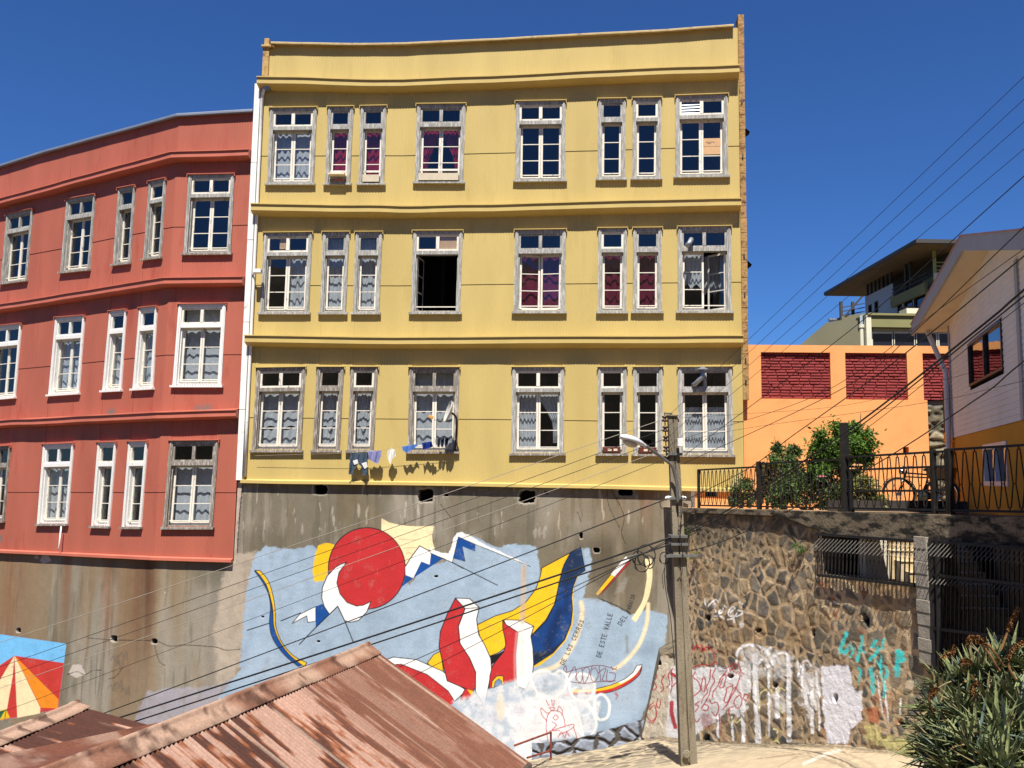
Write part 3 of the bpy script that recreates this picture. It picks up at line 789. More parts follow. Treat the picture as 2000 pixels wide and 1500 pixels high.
GL = {'D': [[(0, 0), (0, 1), (.4, .95), (.6, .5), (.4, .05), (0, 0)]], 'E': [[(.55, 1), (0, 1), (0, 0), (.55, 0)], [(0, .5), (.45, .5)]],
      'L': [[(0, 1), (0, 0), (.5, 0)]], 'O': [[(.3, 1), (.05, .75), (.05, .25), (.3, 0), (.55, .25), (.55, .75), (.3, 1)]],
      'S': [[(.55, .85), (.3, 1), (.05, .8), (.3, .52), (.55, .25), (.3, 0), (.02, .15)]], 'C': [[(.55, .85), (.3, 1), (.05, .7), (.05, .3), (.3, 0), (.55, .15)]],
      'R': [[(0, 0), (0, 1), (.45, .95), (.5, .7), (.4, .52), (0, .5)], [(.25, .5), (.55, 0)]], 'T': [[(0, 1), (.6, 1)], [(.3, 1), (.3, 0)]],
      'V': [[(0, 1), (.28, 0), (.56, 1)]], 'A': [[(0, 0), (.28, 1), (.56, 0)], [(.1, .35), (.46, .35)]], 'P': [[(0, 0), (0, 1), (.45, .95), (.5, .7), (.4, .52), (0, .5)]],
      'I': [[(.15, 0), (.15, 1)]], 'G': [[(.55, .85), (.3, 1), (.05, .7), (.05, .3), (.3, 0), (.55, .15), (.55, .45), (.3, .45)]]}
def letters(pt, text, p0, p1, h, color, w=1.1):
    p0 = np.array(p0, float); p1 = np.array(p1, float); L = np.linalg.norm(p1 - p0); d = (p1 - p0) / L
    up = np.array((d[1], -d[0])); adv = L / len(text)
    for i, ch in enumerate(text):
        if ch not in GL: continue
        o = p0 + d * adv * (i + .1)
        for st in GL[ch]:
            pt.line([o + d * (x / .6 * adv * .62) + up * (y * h) for x, y in st], color, w, .6)

# ================================================================== concrete retaining wall
c_blue = A(168, 188, 206, .72); c_dk = A(28, 34, 44); c_red = A(196, 50, 52, .8); c_wht = A(248, 244, 236, .84); c_yel = A(246, 196, 38, .8)
c_navy = A(24, 78, 150, .8); c_cream = A(250, 226, 176, .82); c_black = A(30, 32, 36)
uA = FL.hit(-6, 1080)[0]; uB = FL.hit(440, 1000)[0]; uC = FL.hit(1350, 1000)[0]
ug = np.concatenate([np.arange(uA, uB, .024), np.arange(uB, uC, .0125)])
wtop = lambda u: np.where(u < UR + .02, r_bot(u) - .03, np.where(u < UJ, np.interp(u, [UR, UJ], [r_bot(UR), y_bot(UJ)]), y_bot(u) - .03))
step = np.where(ug < UR + .02, r_bot(ug) - .02, y_bot(ug) - .02)
zb0 = 0.55
nv = 470
T = np.linspace(0, 1, nv)
Zg = zb0 + (step[:, None] - zb0) * T[None, :]
Ug = np.repeat(ug[:, None], nv, 1)
xy = FL.xy(ug); nn = FL.nrm(ug)
P = np.stack([np.repeat(xy[:, 0:1], nv, 1), np.repeat(xy[:, 1:2], nv, 1), Zg], -1).reshape(-1, 3)
X, Y = project(P); U = Ug.ravel(); Z = Zg.ravel()
# bare cement with damp, rust and lime marks (all of it in the wall itself)
n1 = fbm(U * .55, Z * .35, 1, 5); n2 = fbm(U * 2.2, Z * .5, 2, 5); n3 = fbm(U * 5, Z * 5, 3, 4); n4 = fbm(U * 9, Z * .8, 4, 4)
c = np.array(A(156, 147, 130, .74))[None, :] * np.ones((len(U), 1))
def lay(col, a): 
    global c
    a = np.clip(a, 0, 1)[:, None]; c = c * (1 - a) + np.array(col) * a
lay(A(118, 110, 90, .72), sstep(.42, .62, n1) * .75)
lay(A(176, 164, 146, .74), sstep(.52, .7, n2) * .55)
lay(A(96, 90, 74, .72), sstep(.56, .72, n4) * .45)
lay(A(130, 112, 84, .72), sstep(.5, .66, fbm(U * 1.1, Z * .25, 7, 4)) * .5)
left = sstep(470, 420, X)
lay(A(150, 128, 98, .72), left * sstep(.38, .6, fbm(U * 1.3, Z * .12, 8, 4)) * .8)
for px, w, a, col, y1 in ((22, 26, .75, A(150, 104, 68), 1300), (70, 10, .4, A(160, 120, 84), 1200), (132, 9, .8, A(140, 92, 60), 1230), (168, 12, .35, A(150, 118, 84), 1260), (212, 12, .75, A(150, 104, 70), 1260),
                          (240, 14, .4, A(158, 124, 92), 1200), (272, 16, .85, A(116, 78, 54), 1290), (290, 11, .95, A(92, 56, 42), 1250), (255, 30, .5, A(146, 112, 80), 1400), (300, 8, .6, A(120, 84, 58), 1330),
                          (1052, 6, .4, A(150, 112, 80), 1010), (1178, 6, .4, A(150, 108, 74), 1060), (1268, 10, .7, A(150, 92, 54), 1010), (1256, 4, .7, A(150, 92, 54), 1030), (1215, 12, .35, A(140, 104, 76), 1040), (890, 6, .35, A(150, 110, 80), 1000), (660, 8, .25, A(140, 110, 80), 1010)):
    xx = px + (Y - 1090) * (-.05 if px < 460 else 0) + 10 * (fbm(Z * 1.3, Z * 0 + px, 5, 3) - .5)
    top = 1085 if px < 460 else 950
    lay(col, a * np.exp(-((X - xx) / w) ** 2) * sstep(y1 + 60, y1 - 120, Y) * (.5 + .7 * n4) * (X < 470 if px < 460 else 1))
lay(A(100, 92, 72, .7), sstep(1010, 1060, Y) * sstep(1180, 1080, Y) * (X > 474) * .5 * sstep(.35, .6, n2))
lay(A(92, 82, 64, .7), np.exp(-((X - 1185) / 70) ** 2) * sstep(1030, 1080, Y) * .55 * sstep(.3, .6, n2) * 1.3)
lay(A(172, 160, 146, .74), (X > 404) * (X < 474) * sstep(.35, .6, n2) * .5)
lay(A(110, 104, 92, .72), np.exp(-((X - (424 - (Y - 1094) * .06)) / 14) ** 2) * (Y > 1094) * .35)
lay(A(222, 212, 196, .8), sstep(.70, .76, fbm(U * 9, Z * 2.0, 21, 4)) * .35 * (X > 474) * sstep(1100, 1000, Y))
pt = Paint(X, Y, c)
pk = A(205, 182, 166, .74)
pt.fill([(447, 936), (474, 936), (466, 1010), (462, 1100), (446, 1100), (452, 1010)], pk, 1.5, .9, 3, seed=2, grain=.5, cover=False)
pt.line([(474, 945), (468, 1000), (464, 1060), (462, 1100)], A(60, 54, 48), 1.0, .8, .9, rough=1.2, seed=4)
pt.fill([(455, 1085), (500, 1078), (492, 1130), (478, 1200), (474, 1290), (452, 1330), (425, 1345), (418, 1240), (430, 1150)], A(192, 176, 156, .76), 5, .85, 7, seed=5, grain=.3, cover=False)
pt.fill([(262, 1405), (285, 1352), (330, 1346), (420, 1340), (445, 1330), (480, 1330), (600, 1420), (500, 1500), (262, 1500)], A(170, 166, 176, .76), 3, .8, 5, seed=6, grain=.4, cover=False)
for x, y, r, s_ in ((150, 1310, 15, 1), (88, 1092, 10, 2), (70, 1088, 4, 3), (322, 1158, 3, 4)):
    pt.fill([(x + r * math.cos(a) * (1 + .25 * math.sin(3 * a)), y + r * math.sin(a) * .9) for a in np.linspace(0, 6.28, 14)[:-1]], A(205, 192, 178, .8), .8, .95, 3, seed=s_, cover=False)
for cr in ([(130, 1318), (150, 1312), (165, 1318), (180, 1310), (197, 1309)], [(212, 1326), (225, 1322), (238, 1305)], [(170, 1246), (222, 1250), (300, 1252), (330, 1262), (360, 1260), (420, 1264), (440, 1270), (470, 1268)],
           [(300, 1252), (310, 1290), (322, 1300)], [(1190, 950), (1218, 1005), (1214, 1040), (1222, 1062)], [(1185, 955), (1190, 990), (1210, 1030)], [(860, 985), (880, 1010)], [(1128, 1000), (1135, 1020)]):
    pt.line(cr, A(50, 46, 40), .7, .6, .85, curve=True, rough=.6)
for k, (x, y) in enumerate(((215, 1290), (232, 1282), (225, 1300), (210, 1345), (222, 1340), (236, 1352))):
    pt.line([(x, y), (x + 6, y - 8), (x + 10, y + 4), (x + 14, y - 10), (x + 16, y + 6)], A(80, 82, 84), 1.5, 1.5, .35, curve=True)
# ---- sky-blue field of the mural
pt.fill([(497, 1084), (520, 1066), (548, 1072), (575, 1073), (610, 1065), (640, 1090), (800, 1140), (830, 1105), (872, 1096), (905, 1040), (975, 1070), (1000, 1062), (1046, 1066), (1054, 1104), (1062, 1150), (1100, 1120),
         (1128, 1072), (1150, 1070), (1156, 1098), (1146, 1140), (1140, 1166), (1170, 1170), (1232, 1200), (1262, 1192), (1304, 1200), (1300, 1250), (1278, 1330), (1253, 1405), (1252, 1408), (1130, 1442), (1060, 1452), (1030, 1480), (900, 1500), (560, 1500),
         (400, 1400), (440, 1345), (468, 1310), (472, 1250), (480, 1160)], c_blue, 1.6, 1, 3.6, seed=11)
pt.fill([(1052, 1068), (1068, 1068), (1112, 1082), (1060, 1112), (1056, 1130)], A(128, 118, 98), 3, .9, 5, seed=12, cover=False)
lay_k = pt.cov > .5
pt.c[lay_k] *= (1 + .10 * (n2[lay_k] - .5) + .10 * (n3[lay_k] - .5))[:, None]
for x, y, w_, h_, a in ((1180, 1290, 30, 90, .18), (1230, 1330, 20, 60, .22), (1050, 1190, 60, 20, .15), (560, 1300, 70, 40, .1), (1265, 1265, 18, 14, .25)):
    k = np.where(lay_k)[0]; al = a * np.exp(-((X[k] - x) / w_) ** 2 - ((Y[k] - y) / h_) ** 2) * sstep(.35, .65, n2[k]) * 1.5
    pt.mixin(k, A(205, 214, 228) if a < .24 else A(96, 108, 130), al, False)
B = c_dk
f = pt.fill; l = pt.line
def m1(*p): return [(460 + x / 4.411, 980 + y / 4.411) for x, y in p]
def m2(*p): return [(840 + x / 3, 980 + y / 3) for x, y in p]
f(m1((1258, 143), (1320, 178), (1400, 198), (1480, 208), (1560, 212), (1707, 210), (1692, 290), (1697, 345), (1715, 405), (1650, 415), (1560, 470), (1480, 560), (1380, 420), (1255, 250)), c_cream, .8)
for cr in (m1((1410, 320), (1500, 330), (1580, 325)), m1((1450, 400), (1560, 395), (1640, 410)), m1((1470, 450), (1500, 440), (1530, 460))): l(cr, A(150, 120, 80), .6, .5, .7, curve=True)
f(m1((715, 380), (750, 362), (790, 358), (850, 370), (850, 420), (815, 490), (800, 600), (760, 690), (680, 685), (662, 600), (685, 450)), c_yel, .9, rough=2.2, seed=13)
th = np.linspace(0, 2 * math.pi, 64)[:-1]
f([(716.2 + 75.2 * math.cos(a), 1110.2 + 79.5 * math.sin(a)) for a in th], c_red, .8, outline=B, ow=1.0)
for k in range(9):
    x = 690 + rnd.random() * 80; y = 1060 + rnd.random() * 110; l([(x, y), (x + rnd.uniform(-1, 1), y + rnd.uniform(4, 14))], A(222, 110, 105), .5, .5, .5)
f(m1((1585, 380), (1685, 432), (1672, 543), (1600, 515), (1530, 658), (1465, 630), (1462, 552), (1500, 495)), c_wht, .7)
f(m1((1685, 432), (1785, 490), (1530, 658), (1600, 515), (1672, 543)), c_navy, .7); f(m1((1463, 632), (1530, 658), (1425, 738), (1450, 690)), c_navy, .7)
l(m1((1465, 555), (1500, 495), (1585, 380), (1685, 432), (1790, 490), (1870, 525), (1960, 575)), B, 1.0)
f(m2((0, 268), (60, 300), (108, 300), (128, 262), (135, 215), (160, 184), (190, 180), (240, 200), (280, 232), (400, 290), (520, 345), (595, 380), (565, 376), (400, 302), (265, 250), (165, 205), (130, 356), (0, 300)), c_wht, .9, rough=2.0, seed=14)
f(m2((165, 206), (265, 250), (264, 292), (188, 262), (205, 350), (135, 330)), c_navy, .7)
l(m2((130, 356), (395, 490)), B, .9); l(m2((130, 356), (165, 206), (265, 250), (590, 380)), B, .7); l(m2((188, 262), (205, 350), (135, 330)), B, .5); l(m2((0, 300), (130, 356)), B, .8)
# small mountain and crescent
f(m1((690, 903), (748, 880), (810, 970), (690, 1085)), c_navy, .7)
f(m1((487, 1050), (550, 972), (690, 903), (690, 1030), (622, 1040), (612, 983)), c_wht, .7, outline=B, ow=.8)
cres = m1((955, 522), (905, 540), (860, 565), (790, 640), (748, 740), (742, 830), (765, 905), (810, 970), (880, 900), (938, 1022), (985, 1040), (1060, 1022), (1130, 950), (1165, 860), (1100, 892), (1040, 900), (960, 868), (900, 795), (872, 700), (890, 610))
f(cres, c_wht, .7, outline=B, ow=.9)
for p in (m1((390, 1027), (560, 958)), m1((100, 1108), (290, 1047)), m1((880, 900), (690, 1085), (550, 1228)), m1((880, 900), (938, 1022), (1012, 1205))): l(p, B, 1.0)
# ribbon
f(catmull(m1((163, 598), (230, 690), (280, 790), (300, 900), (292, 1050), (320, 1180), (420, 1320), (540, 1420)), 5) + catmull(m1((590, 1400), (480, 1330), (385, 1215), (330, 1080), (320, 950), (300, 850), (265, 720), (195, 600)), 5), c_navy, .7, outline=B, ow=.8)
f(catmull(m1((165, 592), (200, 625), (265, 720), (305, 850), (322, 950), (330, 1080), (385, 1215), (480, 1335), (590, 1420)), 5) + catmull(m1((615, 1388), (500, 1328), (400, 1215), (347, 1080), (342, 980), (330, 850), (285, 690), (210, 592)), 5), c_yel, .7, outline=B, ow=.8)
# big petal
f(m2((655, 388), (825, 297), (775, 395), (752, 500), (728, 600), (680, 690), (602, 775), (560, 740), (430, 700), (430, 740), (445, 850), (400, 885), (350, 905), (300, 830), (275, 722), (380, 670), (480, 640), (560, 590), (620, 510), (645, 440)), c_yel, .8, outline=B, ow=.9)
f(m2((835, 300), (890, 390), (868, 432), (842, 500), (836, 560), (842, 640), (835, 720), (795, 815), (715, 905), (640, 962), (605, 970), (640, 900), (790, 760), (815, 560)), c_yel, .8)
pet = m2((825, 297), (882, 268), (907, 402), (862, 432), (836, 500), (828, 560), (834, 630), (824, 720), (788, 808), (720, 885), (608, 958), (598, 890), (590, 790), (680, 700), (735, 590), (755, 480), (785, 370))
f(pet, A(24, 66, 128, .8), .8, outline=B, ow=1.0)
f(m2((825, 300), (880, 270), (905, 400), (860, 430), (840, 480), (760, 500), (790, 370)), A(32, 46, 66, .8), 7, .85, cover=False)
f(m2((600, 880), (680, 880), (760, 830), (720, 885), (608, 956)), A(28, 36, 50, .8), 5, .9); l(m2((690, 850), (720, 760), (760, 640)), A(20, 40, 80), 9, 8, .7); l(m2((800, 480), (800, 650)), A(30, 46, 80), 5, 5, .6)
l(pet, B, .9, closed=True)
f(m2((350, 905), (400, 890), (438, 868), (425, 915), (358, 955)), c_black, .7)
# left red wheel and white arc
def m4(*p): return [(100 + x / 1.961, 1230 + y / 1.961) for x, y in p]
f(m4((1440, 128), (1465, 95), (1492, 82), (1502, 160), (1520, 200)), c_yel, .7, outline=B, ow=.8)
f(m4((1240, 200), (1290, 140), (1340, 130), (1440, 170), (1520, 235), (1545, 275), (1500, 320), (1300, 300)), c_red, .7)
f(m4((1275, 118), (1310, 105), (1400, 115), (1500, 160), (1570, 220), (1590, 232), (1545, 274), (1520, 235), (1440, 172), (1340, 132), (1290, 136)), c_wht, .7, outline=B, ow=.9)
# two bent columns
f(m2((148, 565), (205, 627), (166, 730), (175, 830), (232, 917), (267, 1000), (266, 1085), (240, 1128), (205, 1095), (100, 1050), (80, 970), (52, 850), (60, 760), (100, 660)), c_red, .7, outline=B, ow=1.0)
f(m2((148, 565), (230, 568), (288, 620), (272, 690), (285, 780), (320, 840), (355, 920), (360, 990), (340, 1090), (320, 1200), (265, 1110), (267, 1000), (232, 917), (175, 830), (166, 730), (205, 627)), c_wht, .7, outline=B, ow=1.0)
l(m2((205, 627), (288, 620)), B, .8)
f(m2((205, 1095), (245, 1108), (250, 1135), (215, 1160), (178, 1170), (180, 1145)), c_red, .7, outline=B, ow=.8); f(m2((218, 1100), (252, 1110), (245, 1140)), c_yel, .7)
f(m2((425, 695), (445, 720), (515, 765), (500, 900), (506, 1045), (430, 1070), (345, 1095), (350, 1020), (365, 960), (430, 880), (445, 830), (425, 740)), c_red, .7, outline=B, ow=.9)
f(m2((430, 692), (540, 695), (607, 730), (590, 790), (602, 860), (606, 950), (600, 1010), (560, 1100), (506, 1080), (500, 900), (515, 765), (445, 720)), c_wht, .7, outline=B, ow=.9)
l(m2((515, 765), (607, 730)), B, .8); l(m2((510, 770), (498, 900), (500, 1050)), A(225, 160, 155), 3.0, 2.5, .7)
f(m2((360, 1092), (363, 1052), (390, 1022), (427, 1020), (432, 1068)), c_yel, .7, outline=B, ow=.8); f(m2((374, 1086), (380, 1055), (402, 1038), (420, 1052), (420, 1072)), A(120, 150, 190), .7, outline=B, ow=.6)
# cream sprays
l(m2((548, 390), (546, 480), (545, 560), (540, 700)), A(215, 190, 160), 5.0, 3.0, .75, curve=True); l(m2((552, 370), (552, 440)), A(196, 176, 150), 1.5, 1, .8)
l(m2((538, 700), (540, 1010)), A(250, 236, 214), 3.2, 3.0, .6)
l(m2((885, 590), (892, 650), (870, 760), (820, 870), (745, 960), (640, 995)), A(240, 218, 178, .82), 4.2, 3.4, .95, curve=True)
l(m2((1278, 600), (1268, 720), (1222, 840), (1150, 930), (1082, 982)), A(244, 222, 180, .82), 3.6, 2.6, .95, curve=True)
l(m2((1152, 790), (1156, 880)), A(140, 140, 120), 2.2, 2, .6)
f(catmull(m2((1258, 335), (1270, 430), (1262, 500), (1240, 590), (1180, 685)), 6) + catmull(m2((1206, 706), (1255, 620), (1287, 540), (1303, 430), (1297, 335)), 6), c_cream, .8)
# bar and ribbon at the right
l(m2((985, 566), (1085, 605), (1175, 657)), B, .9)
f(m2((968, 540), (1145, 322), (1172, 322), (1172, 335), (985, 552)), c_yel, .7, outline=B, ow=.5); f(m2((1060, 425), (1145, 322), (1172, 320), (1172, 338), (1085, 440)), c_wht, .7); f(m2((985, 552), (1172, 336), (1172, 356), (1000, 545)), c_red, .7, outline=B, ow=.6)
f(catmull(m2((1212, 960), (1190, 1000), (1140, 1040), (1060, 1075), (965, 1098), (830, 1100)), 6) + catmull(m2((780, 1140), (880, 1128), (970, 1125), (1070, 1112), (1165, 1066), (1228, 1012), (1242, 956)), 6), c_red, .7, outline=B, ow=.8)
f(catmull(m2((1212, 960), (1190, 1000), (1140, 1040), (1060, 1075), (965, 1098), (830, 1100)), 6) + catmull(m2((830, 1118), (965, 1112), (1062, 1094), (1150, 1055), (1205, 1012), (1242, 956)), 6), c_yel, .7)
f(catmull(m2((1212, 960), (1190, 1000), (1150, 1034), (1100, 1058)), 6) + catmull(m2((1120, 1066), (1180, 1032), (1215, 1000), (1242, 956)), 6), c_wht, .7); l(m2((965, 1098), (1060, 1075), (1140, 1040), (1190, 1000), (1212, 960), (1242, 956), (1228, 1012)), B, .7)
f(m2((905, 480), (960, 470), (1000, 520), (985, 580), (920, 570)), A(150, 140, 120), 5, .5, 5, seed=31, cover=False)
f(m2((1080, 540), (1140, 440), (1165, 440), (1130, 530)), A(170, 165, 155), 4, .5, 4, seed=32, cover=False)
# writing
ik = A(46, 52, 62)
letters(pt, 'DE LOS CERROS', (1101, 1300), (1142, 1212), 8.5, ik, .75)
letters(pt, 'DE ESTE VALLE', (1173, 1285), (1197, 1198), 9, ik, .75)
letters(pt, 'DEL', (1213, 1223), (1227, 1202), 8.5, ik, .75); letters(pt, 'PARAISO', (1230, 1196), (1241, 1162), 7.5, ik, .7)
# white over-spray, bubbles, scribbles
wsp = A(240, 238, 236, .78)
f(m2((130, 1170), (340, 1095), (480, 1045), (600, 1005), (760, 1000), (900, 1010), (965, 1030), (968, 1130), (1000, 1180), (970, 1290), (970, 1350), (860, 1385), (660, 1405), (655, 1450), (560, 1560), (400, 1500)), wsp, 4, .72, 4, seed=41, grain=.55)
f(m2((400, 1180), (640, 1150), (760, 1170), (860, 1230), (880, 1340), (660, 1400), (655, 1430), (570, 1560), (520, 1400)), wsp, 5, .75, 3, seed=42, grain=.25)
for k, (x, y) in enumerate(((330, 1160), (420, 1200), (300, 1250), (380, 1270), (480, 1150), (520, 1230))):
    f(m2(*[(x + 40 * math.cos(a), y + 30 * math.sin(a)) for a in np.linspace(0, 6.28, 12)[:-1]]), A(214, 205, 216) if k % 2 else A(190, 205, 225), 6, .4, 3, seed=50 + k)
f(m2((405, 1100), (430, 1150), (438, 1250), (400, 1290), (385, 1200)), A(244, 228, 190), 3, .6, 2, seed=58)
bub = A(242, 240, 234, .8)
for p in (((590, 1040), (620, 1000), (680, 990), (720, 1010), (760, 990), (800, 1020), (790, 1090), (720, 1150), (640, 1130)), ((815, 1050), (860, 1010), (930, 1020), (965, 1080), (940, 1150), (880, 1170), (830, 1130)), ((970, 1150), (1010, 1130), (1050, 1180), (1040, 1260), (990, 1275), (965, 1220)),
          ((800, 1190), (900, 1170), (960, 1240), (970, 1330), (900, 1380)), ((620, 1150), (760, 1160), (850, 1220), (885, 1320), (870, 1380))):
    l(m2(*p), bub, 2.6, 1.5, .9, curve=True, closed=True)
l(m2((700, 1020), (760, 1060), (700, 1110), (650, 1060), (700, 1020)), c_blue, 6, 6, .5)
dr = A(120, 34, 50); rd = A(200, 50, 62)
for p in (((780, 985), (795, 960), (800, 1000), (785, 990)), ((810, 1030), (830, 990), (850, 970), (860, 1040)), ((870, 1000), (850, 1030), (880, 1060), (895, 1020)), ((890, 975), (900, 1060), (920, 1040), (935, 990), (915, 970), (895, 990)),
          ((950, 960), (940, 1020), (960, 1055), (985, 1020), (970, 975), (950, 985)), ((990, 965), (1000, 1050)), ((985, 1005), (1030, 975), (1010, 1040), (1025, 1052)), ((1040, 985), (1035, 1050), (1075, 1050), (1085, 1010), (1050, 1000)), ((1060, 965), (1075, 985), (1095, 970)), ((820, 1055), (900, 1065), (990, 1055), (1085, 1050)), ((800, 1000), (900, 972), (1000, 960), (1095, 985))):
    l(m2(*p), dr, .75, .5, .9, curve=True)
for p in (((690, 1400), (680, 1320), (690, 1250), (720, 1225), (770, 1240), (790, 1310), (760, 1325)), ((685, 1285), (655, 1250), (650, 1210), (680, 1235), (700, 1240)), ((745, 1230), (755, 1200), (775, 1225), (772, 1250)), ((720, 1265), (735, 1250), (750, 1265), (735, 1280), (720, 1265)),
          ((715, 1290), (740, 1310), (715, 1340), (760, 1340)), ((700, 1345), (780, 1320), (840, 1305), (830, 1330), (760, 1365)), ((840, 1320), (862, 1390)), ((700, 1205), (712, 1225), (730, 1210), (705, 1205)), ((680, 1165), (695, 1195)), ((712, 1160), (716, 1195)), ((728, 1165), (722, 1200)),
          ((750, 1380), (770, 1350), (790, 1385), (800, 1350), (815, 1375)), ((1085, 1118), (1100, 1135), (1088, 1158), (1098, 1140), (1082, 1125))):
    l(m2(*p), rd, .75, .5, .95, curve=True)
# ---- tent picture at the far left
def m3(*p): return [(x / 3.571, 1080 + y / 3.571) for x, y in p]
f(m3((-60, 560), (460, 633), (403, 1090), (-60, 1180)), A(122, 194, 240, .8), .8)
f(m3((-60, 820), (98, 717), (443, 768), (403, 1090), (-60, 1180)), A(204, 60, 52, .8), .8)
f(m3((98, 717), (405, 1020), (400, 1085), (285, 1080), (250, 1010)), A(246, 146, 34, .8), .8)
f(m3((98, 717), (280, 1080), (275, 1120), (118, 1150), (105, 900)), c_cream, .8); f(m3((98, 717), (85, 860), (45, 1090), (-60, 1150), (-60, 980)), c_cream, .8)
f(m3((-60, 1110), (40, 1090), (65, 1150), (-60, 1180)), A(246, 200, 40), .8); f(m3((-60, 1120), (20, 1098), (36, 1092), (-10, 1170), (-60, 1180)), A(40, 110, 76), .8)
l(m3((40, 1092), (30, 1160)), B, .6); l(m3((98, 717), (98, 800), (75, 795), (120, 795)), A(110, 90, 70), .4, .4, .6)
c = pt.c
br = fbm(U * 2.5, Z * 18, 44, 3); wr = sstep(.60, .72, fbm(U * 4.5, Z * 4.5, 45, 5)) * sstep(.45, .7, fbm(U * 40, Z * 40, 46, 2))
mm = pt.cov > .5
c[mm] *= (1 + .10 * (br[mm] - .5) + .14 * (n2[mm] - .5))[:, None]
k_ = (wr * .30 * mm)[:, None]; c = c * (1 - k_) + np.array(A(150, 142, 128, .74)) * k_
c *= (1 + .16 * (n3 - .5))[:, None]
# broken openings: the render is knocked through, the hole is recessed and its shade painted near black
H = np.zeros(len(U)); HM = np.zeros(len(U), bool)
for x, y, a, bb, s_ in ((625, 956, 13, 9, 1), (831, 968, 14, 12.5, 2), (1030, 970, 15, 12, 3), (1222, 961, 14, 7, 4), (222, 1248, 6, 6, 5), (301, 1253, 5, 5, 6), (35, 1231, 4, 5, 7), (871, 967, 4, 2.5, 8), (1066, 962, 4, 2.5, 9), (622, 1253, 3, 1.5, 10), (1165, 1075, 6, 5, 11), (1135, 1046, 3, 6, 12), (852, 1126, 3, 2, 13), (513, 1205, 2, 1.5, 14)):
    k = np.where((np.abs(X - x) < a * 2) & (np.abs(Y - y) < bb * 2.2))[0]
    d = np.maximum(np.abs(X[k] - x) / a, np.abs(Y[k] - y) / bb) * .6 + .4 * np.hypot((X[k] - x) / a, (Y[k] - y) / bb)
    d = d + .45 * (fbm(X[k] * .22, Y[k] * .22, 60 + s_, 3) - .5)
    rim = sstep(1.5, 1.15, d); c[k] = c[k] * (1 - .6 * rim[:, None]) + np.array(A(186, 176, 160)) * .6 * rim[:, None]
    h_ = sstep(1.08, .92, d); H[k] = np.minimum(H[k], -h_ * (.34 if a > 8 else .12)); c[k] = c[k] * (1 - h_[:, None]) + np.array((.012, .011, .01)) * h_[:, None]
relief = .012 * (fbm(U * 1.2, Z * 1.2, 33, 5) - .5) + .004 * (n3 - .5)
off = (relief + H - .012).reshape(len(ug), nv)
P2 = P.copy().reshape(len(ug), nv, 3); P2[:, :, :2] += nn[:, None, :] * off[:, :, None]; P2 = P2.reshape(-1, 3)
F4 = gfaces(len(ug), nv)
m_conc = MC('cement_wall', .92, .09, 28, bump=.004, bscale=45)
rw = thing('retaining_wall', (*FL.xy((uB + uC) / 2), zb0), 'stained grey cement retaining wall painted with a sun and mountains mural', 'wall')
cov = pt.cov[F4].mean(1) > .5
cx = X[F4].mean(1)
grid_mesh('wall', P2, F4[~cov], m_conc, rw, c)
grid_mesh('mural', P2, F4[cov & (cx > 200)], m_conc, rw, c, label='mural of a red sun, crescent and mountains on sky blue')
grid_mesh('mural', P2, F4[cov & (cx <= 200)], m_conc, rw, c, label='painted striped tent under light blue sky')
b = MB()   # the plain foot of the wall and its run out of view
for ua, ub in ((uA - 4, uA), (uA, uB), (uB, uC)):
    us = [ua] + [q for q in FL.c if ua < q < ub] + [ub]
    for i in range(len(us) - 1):
        z1a, z1b = (zb0 + .01, zb0 + .01) if ua >= uA - .01 else (float(r_bot(us[i])), float(r_bot(us[i + 1])))
        b.quad(FL.P(us[i], -2.5, -.01), FL.P(us[i + 1], -2.5, -.01), FL.P(us[i + 1], z1b, -.01), FL.P(us[i], z1a, -.01))
b.build('wall_foot', M('plain_cement', A(140, 130, 112), .92, .15, 1.5), rw)
# ================================================================== terrace edge line, stone wall
def zt(y): return CZ - .12 - .0295 * y
RA = np.array(hz(1365, 20.0)); RD = np.array((.33, -.944)); RD /= np.linalg.norm(RD); RN = np.array((RD[1], -RD[0]))   # RN points out over the street
BAT = .067
def SW(q, z, o=0.0):
    p = RA + RD * q + RN * (.12 + BAT * (7.3 - z) + o); return np.array((p[0], p[1], z))
_sn = np.array((RN[0], RN[1], BAT)); _sn /= np.linalg.norm(_sn)
def shit(px, py, o=0.0):
    P_ = on_plane(px, py, SW(0, 7.3, o), _sn); return float((P_[:2] - RA) @ RD), float(P_[2])
def spx(px, py, o=0.0): return SW(*shit(px, py), o)

